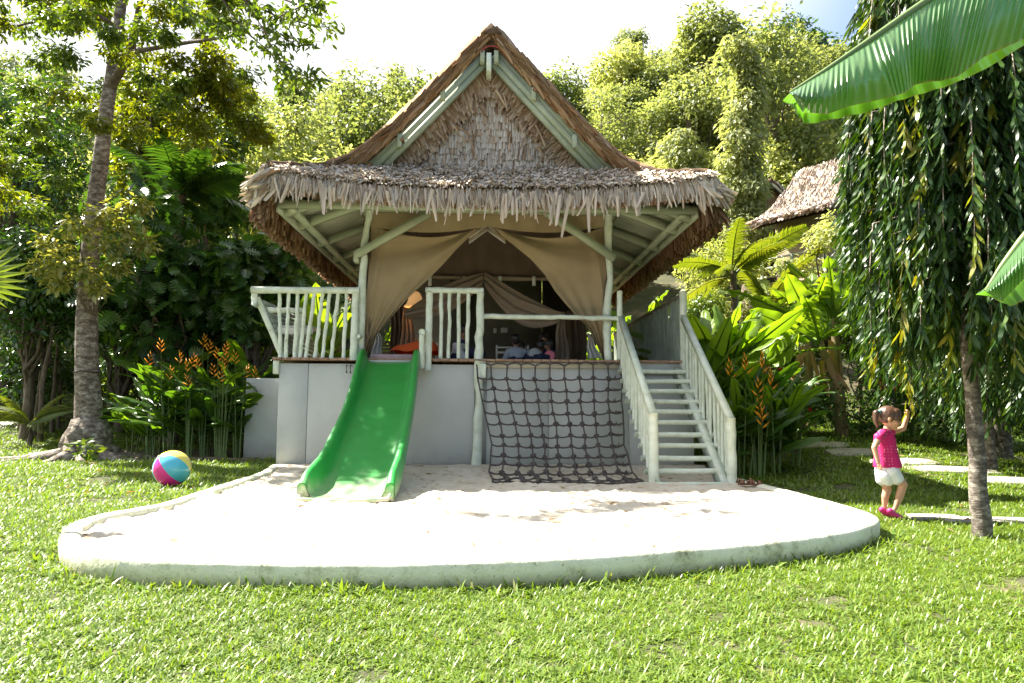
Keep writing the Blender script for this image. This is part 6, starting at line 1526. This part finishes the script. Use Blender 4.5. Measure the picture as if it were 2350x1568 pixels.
# overhanging darker branch against the sky
hb = empty('overhanging_branch', tuple(W(470, -160, 9.0)), 'thin leafy branch hanging down from the top edge against the white sky', 'branch')
lb = Geo(); gen = np.random.default_rng(15); YB_ = 9.0
g = Geo(); BR = [[(380,-160),(470,-60),(560,0),(640,40),(730,62),(775,62)], [(560,0),(600,60),(660,95),(740,95)], [(470,-60),(560,70),(620,120),(660,180),(640,205)], [(600,60),(640,140),(700,175),(735,190)], [(640,40),(700,10),(740,10)], [(380,-160),(330,-60),(280,-20)], [(330,-60),(420,20),(500,60),(560,90)]]
for bi, b_ in enumerate(BR):
    P = [W(x, y, YB_+0.15*k-0.1*bi) for k, (x, y) in enumerate(b_)]; lb.add(*tube(P, np.linspace(0.022 if bi == 0 else 0.012, 0.004, len(P)), 6, False, 0.3, 4, bi))
    Pn = np.array(P); 
    for q in range(46 if bi else 90):
        t = gen.uniform(0.15, 1)*(len(P)-1); i_ = min(int(t), len(P)-2); p = Pn[i_]*(1-(t-i_))+Pn[i_+1]*(t-i_); n_ = 4
        PP = p+gen.normal(0, 0.07, (n_, 3)); g.add(*scatter(LV, LF, PP, unit(n_, gen)*0.9+np.array([0.2,0,-0.5]), unit(n_, gen)+np.array([0,0,0.8]), gen.uniform(0.08, 0.15, n_)))
lb.build('twig', M_['bark'], hb, True); g.build('leaves', M_['leaf_mid'], hb)

# dark lobed-leaf trees (left middle)
def bushy(px, py_top, Y, w, h_frac, n, size, mt, tm, seed, label, name='tree', cat='tree', nb=16, droop=0.4, z0=None, cz=0.55, fill=0.5, tr=0.12, gap=0):
    t = W(px, py_top, Y); z0 = lz(t.x, Y) if z0 is None else z0; H = t.z-z0
    gen = np.random.default_rng(seed); root = empty(name, (t.x, Y, z0), label, cat); blobs = []
    rx = w*Y/1600/2
    for k in range(nb):
        d = unit(1, gen)[0]; q = gen.random()**0.35; c = np.array([t.x+d[0]*rx*0.72*q, Y+d[1]*rx*0.6*q, z0+H*(1-h_frac*0.5)+d[2]*H*h_frac*0.36*q]); rr = rx*0.42*gen.uniform(0.7, 1.2); blobs.append((c, (rr, rr, min(rr*0.8, H*h_frac*0.3))))
    g = Geo(); g.add(*tube([(t.x,Y,z0-0.1),(t.x+0.05,Y,z0+H*(1-h_frac)*0.6),(t.x,Y,z0+H*(1-h_frac*0.6))], [tr*1.2,tr,tr*0.6], 8, False)); limbs(g, (t.x, Y, z0+H*(1-h_frac)*0.8), [b_[0] for b_ in blobs], tr*0.45, gen); g.build('trunk', M_['bark'], root, True)
    g = Geo(); blob_leaves(g, blobs, n, size, tm, gen, droop, fill=fill); g.build('crown', M_[mt], root); return root
Lb = (BV, BF); Ll = (MV, MF)
bushy(430, 330, 17.0, 420, 0.80, 1900, 0.42, 'leaf_dark', Lb, 71, 'large dark tree with deeply lobed leaves behind the left heliconias', 'breadfruit_tree', nb=18)
bushy(600, 430, 16.4, 260, 0.75, 1200, 0.38, 'leaf_dark', Lb, 72, 'dark lobed-leaf tree close to the left eave', 'breadfruit_tree', nb=12)
bushy(300, 480, 18.5, 320, 0.85, 4200, 0.24, 'leaf_dark', Ll, 73, 'dark small-leaved tree directly behind the leaning trunk')
bushy(90, 520, 17.5, 320, 0.7, 5200, 0.20, 'leaf_dark', Ll, 74, 'dark leafy tree left of the leaning trunk, above the low palm')
bushy(60, 90, 20.0, 460, 0.6, 8200, 0.20, 'leaf_dark', Ll, 75, 'big dark tree filling the upper left corner', nb=22)
bushy(380, 130, 19.0, 300, 0.45, 3600, 0.26, 'leaf_yellow', Ll, 76, 'tree with backlit yellow leaves behind the fork of the leaning trunk')
bushy(520, 210, 21.0, 260, 0.6, 4200, 0.24, 'leaf_mid', Ll, 77, 'mid-green tree left of the roof, behind the yellow leaves')
bushy(640, 400, 22.0, 300, 0.8, 5200, 0.24, 'leaf_hill_pale', Ll, 78, 'bright yellow-green shrubby tree left of the roof edge', z0=None)
bushy(740, 360, 25.0, 330, 0.8, 5200, 0.26, 'leaf_hill_pale', Ll, 79, 'sunlit pale shrubby tree directly left of the roof slope')
bushy(560, 560, 20.5, 200, 0.8, 3600, 0.22, 'leaf_mid', Ll, 80, 'green shrub glimpsed below the left eave')
bushy(1650, 500, 20.5, 260, 0.85, 5200, 0.16, 'leaf_hill_pale', Ll, 88, 'sunlit pale shrubby tree behind the young coconut palms', nb=14, tr=0.06)
bushy(1560, 600, 19.5, 200, 0.85, 3600, 0.16, 'leaf_mid', Ll, 89, 'green shrub seen below the right eave of the raised hut', 'shrub', 'shrub', nb=10, tr=0.05)
bushy(1775, 500, 18.6, 120, 0.8, 2200, 0.13, 'leaf_hill', Ll, 87, 'leafy shrubby tree at the left corner of the neighbouring hut', nb=8, tr=0.05)
bushy(1895, 425, 17.6, 190, 0.75, 4200, 0.14, 'leaf_hill_pale', Ll, 84, 'bright yellow-green bushy tree in front of the neighbouring hut')
bushy(1800, 650, 18.2, 170, 0.85, 2600, 0.14, 'leaf_mid', Ll, 85, 'leafy shrub below the railing of the neighbouring hut', 'shrub', 'shrub', nb=9, tr=0.05)
bushy(1960, 600, 17.0, 190, 0.85, 3200, 0.14, 'leaf_mid', Ll, 86, 'leafy shrub behind the banana grove, right of the neighbouring hut', 'shrub', 'shrub', nb=9, tr=0.05)
for q, (px, top, Y, w) in enumerate([(90,720,19,200),(20,760,21,220),(240,760,20,200),(330,700,19.5,220),(480,640,18.5,260),(640,640,18.5,240),(720,560,21,260)]):
    bushy(px, top, Y, w, 0.85, 2600, 0.17, 'leaf_mid' if q % 2 else 'leaf_dark', Ll, 90+q, ['shrub with thin trunks at the far left','low shrub at the left edge','shrub right of the leaning trunk','leafy shrub behind the left heliconia flowers','shrub in the shade above the heliconias','shrub behind the deck bench','shrub between the bench and the eave'][q]+', in the dark undergrowth', 'shrub', 'shrub', nb=9, tr=0.04)
# thin bare trunks of the left thicket
for q, (px, Y, r_, h) in enumerate([(62,17.5,0.07,2.6),(85,18,0.05,2.4),(100,17.2,0.06,2.8),(125,18.4,0.05,2.5),(50,18.6,0.05,2.5),(140,19,0.04,2.6)]):
    p = W(px, 900, Y); z0 = lz(p.x, Y); o = one('sapling', tube([(p.x,Y,z0-0.1),(p.x+0.06*math.sin(q*2),Y,z0+h*0.5),(p.x+0.15*math.sin(q),Y,z0+h)], [r_*1.2,r_,r_*0.8], 8, False, 0.1, 4, q), M_['bark'], None, True); tag(o, 'thin bare trunk in the dark thicket at the far left', 'trunk', 'thin trunks in the left thicket')
# light variegated shrub climbing round the leaning trunk
gen = np.random.default_rng(33); vs_ = empty('climbing_shrub', tuple(W(215, 1030, Yt-0.4)), 'pale variegated shrub with thin stems growing up round the leaning trunk', 'shrub')
g = Geo(); st_ = Geo()
for (px, py, dy, r) in [(150,600,-0.7,42),(120,560,-0.6,36),(200,620,-0.8,36),(250,560,-0.8,38),(290,520,-0.7,44),(320,470,-0.6,30),(180,520,-0.6,36),(265,610,-0.8,30),(100,610,-0.5,34),(225,660,-0.7,24),(330,560,-0.6,26),(130,650,-0.6,26),(240,490,-0.7,34)]:
    c = np.array(W(px, py, Yt+dy)); rr = r*(Yt+dy)/1600; blob_leaves(g, [(c, (rr, rr*0.8, rr*0.7))], 130, 0.17, Ll, gen, 0.25, fill=0.9, flat=0.7)
    if int(px) % 3 == 0 or px == 290: st_.add(*tube([W(190+px*0.1, 720, Yt-0.3), W((px+205)/2, (py+700)/2+20, Yt+dy), c], [0.012, 0.01, 0.005], 5, False, 0.5, 4, int(px)))
g.build('leaves', M_['leaf_varieg'], vs_); st_.build('stems', M_['bark'], vs_, True)
g = Geo(); c = np.array(G(232, 1040, 0.2)); blob_leaves(g, [(c+np.array([0, -0.5, 0.12]), (0.22, 0.2, 0.15))], 60, 0.16, Ll, gen, 0.1, fill=0.8); o = g.build('seedling', M_['leaf_mid']); tag(o, 'small leafy seedling at the foot of the leaning tree', 'plant')

# ------------------------------------------------------------------ weeping trees at right
def weeping(x, Y, z_bot, z_top, rad, n, seed, label, tr, lean=0.0, gap=0.35, young=0.12, size=0.15, dense=1, trk='bark_ringed'):
    gen = np.random.default_rng(seed); z0 = lz(x, Y); root = empty('weeping_tree', (x, Y, z0), label, 'tree')
    g = Geo(); g.add(*tube([(x-0.12,Y,z0-0.05),(x-0.125,Y,z0+0.8),(x-0.14,Y,z0+1.6),(x-0.08,Y,z0+2.6),(x,Y,z_top)], [tr*1.25,tr,tr*0.95,tr*0.8,tr*0.3], 12, False, 0.05, 5, seed)); g.build('trunk', M_[trk], root, True)
    g = Geo(); gy = Geo(); bw = Geo()
    for k in range(n):                                    # pendulous shoots
        a = gen.uniform(0, 2*PI); q = gen.random()**0.45; R_ = rad*q; zt = gen.uniform(z_bot+0.5, z_top); env = 0.75+0.25*math.sin((zt-z_bot)/(z_top-z_bot)*PI); R_ *= env
        L = gen.uniform(0.5, 1.3); sx, sy = x+R_*math.cos(a), Y+R_*math.sin(a)
        zlow = max(zt-L, z_bot+gen.uniform(0, 0.5)); P0 = np.array([x+0.5*R_*math.cos(a), Y+0.5*R_*math.sin(a), zt+0.15]); pts = [P0, np.array([sx, sy, zt]), np.array([sx+0.06*math.cos(a), sy+0.06*math.sin(a), (zt+zlow)/2]), np.array([sx+0.05*math.cos(a), sy, zlow])]
        if q > 0.75 and k % 3 == 0: bw.add(*tube(pts, [0.008,0.007,0.005,0.003], 4, False))
        nn = int((zt-zlow)/0.038)+4; t = gen.uniform(0.2, 1, nn)*3; i_ = np.minimum(t.astype(int), 2); PA = np.array(pts); P = PA[i_]*(1-(t-i_))[:, None]+PA[i_+1]*(t-i_)[:, None]
        D = unit(nn, gen)*0.55; D[:, 0] += 0.35*math.cos(a); D[:, 1] += 0.35*math.sin(a); D[:, 2] = -0.9-gen.random(nn)*0.4
        N = unit(nn, gen)+np.array([math.cos(a), math.sin(a), 0.4])*0.8
        (gy if gen.random() < young and q > 0.6 else g).add(*scatter(WV, WF, P, D, N, size*gen.uniform(0.65, 1.25, nn)))  # young: share of outer strands given the sunlit-toned leaf colour
    g.build('foliage', M_['weep'], root); 
    if gy.n: gy.build('sun_toned_leaves', M_['weep_sunlit'], root)
    if bw.n: bw.build('hanging_twigs', M_['bark_pale'], root, True)
    return root, gen
pw = G(2262, 1238, 0.0)
w1, _ = weeping(pw.x+0.12, pw.y+0.05, 1.35, 5.6, 1.06, 1650, 3, 'weeping tree with long wavy leaves and a slim ringed trunk at the right', 0.064, young=0.10, size=0.16)
weeping(7.15, 7.9, 0.8, 7.2, 2.1, 2200, 4, 'dark weeping tree filling the right edge behind the slim trunk', 0.09, young=0.04, size=0.16)
weeping(7.84, 10.6, 1.4, 8.6, 1.5, 1500, 5, 'weeping tree with yellow-green shoots above the girl\'s head', 0.09, young=0.2, size=0.15)
weeping(8.8, 11.6, 0.6, 9.5, 2.3, 800, 6, 'dark weeping tree farther back at the right edge', 0.14, young=0.03, size=0.22)
# strand the girl reaches for
gen = np.random.default_rng(5); A = Vector(girl.location)+wrF+Vector((0.03, -0.02, 0.06)); g = Geo(); g.add(*tube([A+Vector((0.1,0.35,1.5)), A+Vector((0.06,0.2,0.9)), A+Vector((0.02,0.03,0.3)), A], [0.008,0.006,0.004,0.003], 5, False))
o = g.build('hanging_twig', M_['bark_pale'], w1, True)
t = gen.uniform(0, 0.75, 60); P = np.array([list(A+Vector((0.02*q, 0.1*q, q))) for q in t])+gen.normal(0, 0.02, (60, 3)); g = Geo(); g.add(*scatter(WV, WF, P, unit(60, gen)*0.5+np.array([0,0,-0.9]), unit(60, gen)+np.array([0,-0.6,0.3]), gen.uniform(0.10, 0.17, 60))); g.build('sun_toned_leaves', M_['weep_sunlit'], w1)

# hedge with red flowers
gen = np.random.default_rng(50)
for q, (x, y, r_, h) in enumerate([(6.6,14.6,0.9,1.3),(8.0,13.8,0.9,1.4),(9.3,13.2,1.0,1.5),(5.3,16.0,0.9,1.4),(10.6,12.4,1.1,1.6),(7.2,17.5,1.1,1.6),(4.7,18.0,1.0,1.5),(12.0,14.5,1.6,3.2),(9.8,16.5,1.5,3.0)]):
    z0 = lz(x, y); root = empty('flowering_shrub', (x, y, z0), ['shrub with a few red blossoms directly behind the girl','red-flowered shrub behind the slim trunk','red-flowered shrub near the right edge','shrub with red blossoms behind the leaning banana trunk','red-flowered shrub at the right edge in deep shade','dark shrub behind the banana grove','shrub dotted red between heliconias and bananas','tall dark shrub at the far right','tall dark shrub behind the weeping trees'][q], 'shrub')
    bl = [(np.array([x, y, z0])+np.array([gen.normal(0, r_*0.45), gen.normal(0, r_*0.3), h*gen.uniform(0.25, 0.8)]), (r_*0.5, r_*0.5, h*0.3)) for _ in range(9)]
    g = Geo(); blob_leaves(g, bl, 2600, 0.11, Ll, gen, 0.1); g.build('foliage', M_['leaf_dark'] if q != 3 else M_['leaf_mid'], root)
    g = Geo(); limbs(g, (x, y, z0), [b_[0] for b_ in bl], 0.03, gen); g.build('stems', M_['bark'], root)
    for f in range(7 if q < 5 else 2):
        b_ = bl[gen.integers(9)]; d = unit(1, gen)[0]; d[1] = -abs(d[1]); c = b_[0]+d*b_[1]; n = 26; g = Geo(); g.add(*scatter(QV, QF, np.tile(c, (n, 1))+unit(n, gen)*0.02, unit(n, gen)+d, unit(n, gen), gen.uniform(0.04, 0.07, n))); g.build('flower_head', M_['redflower'], root)

# ------------------------------------------------------------------ banana leaves close to the camera, top right
fb = empty('banana_plant', (3.25, 2.55, lz(3.25, 2.55)), 'banana plant outside the right edge whose huge leaf crosses the upper right corner', 'banana plant')
one('stem', tube([(3.25,2.55,-0.05),(3.25,2.56,1.2),(3.2,2.6,2.2)], [0.13,0.11,0.06], 12, False, 0.04, 4), M_['banana_stem'], fb, True)
fm = mat_leaf('close_banana_leaf', [(0.07,0.16,0.05),(0.085,0.18,0.06)], trans=0.26, rough=0.30, tcol=(2.4,2.9,0.35), spec=0.9)
nt = fm.node_tree; b = nt.nodes['Principled BSDF']
tc = nt.nodes.new('ShaderNodeTexCoord'); sp = nt.nodes.new('ShaderNodeSeparateXYZ'); nt.links.new(tc.outputs['UV'], sp.inputs[0])
nzz = nnoise(nt, 3, 3, obj=False); ad = nt.nodes.new('ShaderNodeMath'); ad.operation = 'MULTIPLY_ADD'; ad.inputs[1].default_value = 330; nt.links.new(sp.outputs[0], ad.inputs[0]); nt.links.new(nzz.outputs[0], ad.inputs[2])
si = nt.nodes.new('ShaderNodeMath'); si.operation = 'SINE'; nt.links.new(ad.outputs[0], si.inputs[0]); bumpy(nt, b, si.outputs[0], 0.5, 0.003)
rc = [n for n in nt.nodes if n.type == 'VALTORGB'][0]; mg = nt.nodes.new('ShaderNodeMix'); mg.data_type = 'RGBA'; nv = nnoise(nt, 14, 5, obj=False)
ed_ = nt.nodes.new('ShaderNodeMath'); ed_.operation = 'MULTIPLY_ADD'; ed_.inputs[1].default_value = 0.035; nt.links.new(nv.outputs[0], ed_.inputs[0]); nt.links.new(sp.outputs[1], ed_.inputs[2])
rm = ramp(nt, ed_.outputs[0], [(0.0,(0.35,0.35,0.35)),(0.02,(0.9,0.9,0.9)),(0.035,(0,0,0)),(0.995,(0,0,0)),(1.0,(1,1,1))])
nt.links.new(rm.outputs[0], mg.inputs[0]); nt.links.new(rc.outputs[0], mg.inputs[6]); mg.inputs[7].default_value = (0.20,0.13,0.05,1); nt.links.new(mg.outputs[2], b.inputs['Base Color'])
def bigleaf(mid, low, backlow, Y0, Y1, name, seed=0, ribs=15, backshift=0.14):
    """mid: the folded midrib; low: wavy near edge; backlow: edge of the far half, hanging lower (picture outlines laid at distances Y0..Y1)"""
    def ip(P, t): return interp(P, t)
    def near(u, v):
        Y = Y0+(Y1-Y0)*u; a = ip(mid, u); c = ip(low, u); px = a[0]+(c[0]-a[0])*v; py = a[1]+(c[1]-a[1])*v
        bulge = 0.10*math.sin(PI*min(1, v*0.9)); rib = 0.004*math.sin(u*ribs*3*2*PI+4*v)*min(1,v*4)+0.010*math.sin(u*ribs*1.1+2.5*v)*v+0.02*math.sin(u*9+seed)*v
        return tuple(W(px, py, Y-bulge-rib))
    def far(u, v):
        Y = Y0+(Y1-Y0)*u; a = ip(mid, u); c = ip(backlow, u); px = a[0]+(c[0]-a[0])*v; py = a[1]+(c[1]-a[1])*v
        p0_ = W(a[0], a[1], Y); p1_ = W(c[0], c[1], Y+backshift); p = p0_.lerp(p1_, v); p.y += 0.06*math.sin(PI*v)+0.006*math.sin(u*ribs*2*PI)*v; return tuple(p)
    lf = one(name, grid(near, 360, 16), fm, fb, True); v_, f_, uv_ = grid(far, 150, 12); one('leaf_far_half', (v_, f_, uv_), fm, lf, True)
    P = [Vector(W(*ip(mid, t), Y0+(Y1-Y0)*t)) for t in np.linspace(0, 1, 14)]; one('midrib', tube(P, np.linspace(0.006, 0.022, 14), 8), M_['stem'], lf, True)
bigleaf([(1812,214),(1900,158),(2000,90),(2100,20),(2200,-45),(2320,-110),(2480,-190)], [(1816,216),(1842,258),(1900,262),(1950,244),(2050,222),(2080,212),(2100,195),(2130,188),(2160,186),(2200,175),(2260,130),(2350,90),(2480,50)], [(1812,216),(1836,270),(1850,286),(1920,272),(1990,258),(2060,232),(2120,214),(2180,196),(2260,160),(2350,104),(2420,80),(2500,60)], 2.3, 2.5, 'leaf')
bigleaf([(2262,668),(2300,610),(2350,545),(2420,480)], [(2264,672),(2300,692),(2350,640),(2430,590)], [(2264,674),(2318,704),(2350,690),(2440,640)], 2.6, 2.55, 'leaf', 2, 6)

# ------------------------------------------------------------------ grass
def tuft(seed, nb=16, r=0.05, hmin=0.025, hmax=0.065, wd=(0.006, 0.0115)):
    gen = np.random.default_rng(seed); g = Geo(); tv = []; tf = []
    for i in range(4):
        t = i/3; w_ = 0.5*(1-t**2.2)+0.02; tv += [(-w_, t, -0.32*t*t), (w_, t, -0.32*t*t)]
    tf = [[0,1,3],[0,3,2],[2,3,5],[2,5,4],[4,5,7],[4,7,6]]
    P = np.stack([gen.normal(0, r*0.6, nb), gen.normal(0, r*0.6, nb), np.zeros(nb)], -1); D = np.stack([gen.normal(0, 1, nb), gen.normal(0, 1, nb), gen.uniform(0.35, 1.0, nb)], -1); N = -D.copy(); N[:, 2] = 1.2
    L = gen.uniform(hmin, hmax, nb); tv = np.array(tv)
    V, F = scatter(tv*np.array([1, 1, 1]), tf, P, D, N, L, gen.uniform(*wd, nb)); g.add(V, np.array(F)); me = g.mesh('tuft', M_['grassblade']); o = bpy.data.objects.new('tuft', me); return o
tc_ = bpy.data.collections.new('tufts')
for k in range(7): tc_.objects.link(tuft(k, 16+2*(k % 3), hmax=0.062 if k < 5 else 0.085))
def grassfield(name, pts, sc):
    me = bpy.data.meshes.new(name); me.vertices.add(len(pts)); me.vertices.foreach_set('co', pts.astype(np.float32).ravel()); me.update()
    at = me.attributes.new('sc', 'FLOAT', 'POINT'); at.data.foreach_set('value', sc.astype(np.float32))
    o = bpy.data.objects.new(name, me); C.objects.link(o)
    ng = bpy.data.node_groups.new(name, 'GeometryNodeTree'); ng.interface.new_socket('Geometry', in_out='INPUT', socket_type='NodeSocketGeometry'); ng.interface.new_socket('Geometry', in_out='OUTPUT', socket_type='NodeSocketGeometry')
    N_ = ng.nodes; L_ = ng.links; gi = N_.new('NodeGroupInput'); go = N_.new('NodeGroupOutput'); ip = N_.new('GeometryNodeInstanceOnPoints'); ci = N_.new('GeometryNodeCollectionInfo'); ci.inputs['Collection'].default_value = tc_; ci.inputs['Separate Children'].default_value = True; ci.inputs['Reset Children'].default_value = True
    rv = N_.new('FunctionNodeRandomValue'); rv.data_type = 'FLOAT_VECTOR'; rv.inputs[0].default_value = (-0.15, -0.15, 0); rv.inputs[1].default_value = (0.15, 0.15, 6.28)
    na = N_.new('GeometryNodeInputNamedAttribute'); na.data_type = 'FLOAT'; na.inputs['Name'].default_value = 'sc'
    ip.inputs['Pick Instance'].default_value = True
    L_.new(gi.outputs[0], ip.inputs['Points']); L_.new(ci.outputs[0], ip.inputs['Instance']); L_.new(rv.outputs[0], ip.inputs['Rotation']); L_.new(na.outputs[0], ip.inputs['Scale']); L_.new(ip.outputs[0], go.inputs[0])
    md = o.modifiers.new('grass', 'NODES'); md.node_group = ng; return o
gen = np.random.default_rng(60)
outer = np.vstack([E, [[3.4, 11.02], [-3.3, 11.02]]]); hutp = np.array([[-3.4, 10.9], [3.4, 10.9], [3.4, 18.1], [-4.9, 18.1], [-4.9, 14.0], [-3.4, 14.0]])
PT = []; SC = []
for (y0, y1, dens, s0, s1, x0, x1) in ((1.7, 3.2, 900, 0.6, 1.05, -2.8, 2.9), (3.2, 5.2, 700, 0.62, 1.05, -4.4, 4.8), (5.2, 8.0, 400, 0.8, 1.3, -6.6, 7.2), (8.0, 13.0, 130, 1.2, 2.0, -10.5, 11), (13.0, 22.0, 50, 1.6, 2.8, -17, 17)):
    n = int((y1-y0)*(x1-x0)*dens); x = gen.uniform(x0, x1, n); y = gen.uniform(y0, y1, n); P = np.stack([x, y], -1)
    keep = ~inside(P, outer) & ~inside(P, hutp) & (np.abs(x) < 0.80*y+0.6)
    pat = fbm(x, y, 21, ((0.35,1.0),(0.9,0.6),(2.0,0.5)))
    bare = (pat > 0.80) & (gen.random(n) < 0.80); keep &= ~bare
    for (bx, by, br) in ((-0.75, 2.75, 0.10), (1.05, 2.55, 0.10), (-0.45, 2.95, 0.10), (0.8, 3.2, 0.12), (0.2, 2.45, .08)): keep &= ~(((x-bx)**2+((y-by)*1.0)**2 < br**2) & (gen.random(n) < 0.85))
    for (sx, sy, rx, ry) in STONES: keep &= ~(((x-sx)/rx)**2+((y-sy)/ry)**2 < 0.85)
    keep &= ~(((x+6.2)**2/9+(y-15.2)**2/2.2 < 1)) & ~((x-tb.x)**2+(y-tb.y)**2 < 0.3)
    z = land(x, y); PT.append(np.stack([x, y, z], -1)[keep]); SC.append(gen.uniform(s0, s1, n)[keep])
k_ = gen.integers(20, 185, 420); q_p = E[k_]-NI[k_]*gen.uniform(0.01, 0.09, 420)[:, None]      # taller tufts the mower misses along the kerb
PT.append(np.stack([q_p[:, 0], q_p[:, 1], land(q_p[:, 0], q_p[:, 1])], -1)); SC.append(gen.uniform(0.9, 2.1, 420))
PT = np.vstack(PT); SC = np.concatenate(SC); gf = grassfield('grass', PT, SC); tag(gf, 'short broad-bladed tropical lawn grass', 'grass', kind='stuff'); print('tufts', len(PT))
# dry fallen leaves on the lawn
gen = np.random.default_rng(70)
dl = [Geo().add(*scatter(LV, LF, np.zeros((1,3)), np.array([[0,1.0,0.1]]), np.array([[0,0,1.0]]), 1.0)).mesh('dry_leaf', M_['thatch_brown'])]
for k in range(26):
    px, py = gen.uniform(20, 620), gen.uniform(1040, 1150)
    if k >= 20: px, py = gen.uniform(1900, 2340), gen.uniform(1000, 1280)
    p = onland(px, py)
    if inside(np.array([[p.x, p.y]]), outer)[0]: continue
    o = bpy.data.objects.new('fallen_leaf', dl[0]); C.objects.link(o); o.location = (p.x, p.y, p.z+0.055); s = gen.uniform(0.07, 0.14); o.scale = (s, s, s); o.rotation_euler = (gen.normal(0, 0.3), gen.normal(0, 0.3), gen.uniform(0, 6.28)); tag(o, 'small dry brown leaf lying on the lawn', 'leaf', 'fallen leaves on the lawn')


gen = np.random.default_rng(71)
for k in range(34):                                   # leaf litter blown onto the sand
    x, y = gen.uniform(-3.2, 3.4), gen.uniform(5.0, 10.6)
    if not inside(np.array([[x, y]]), INN if False else poly)[0]: continue
    o = bpy.data.objects.new('fallen_leaf', dl[0]); C.objects.link(o); s_ = gen.uniform(0.03, 0.075); o.location = (x, y, sandz(x, y)+0.012); o.scale = (s_, s_, s_); o.rotation_euler = (gen.normal(0, 0.3), gen.normal(0, 0.3), gen.uniform(0, 6.28)); tag(o, 'small tan dry leaf lying on the white sand', 'leaf', 'dry leaves scattered on the sand')
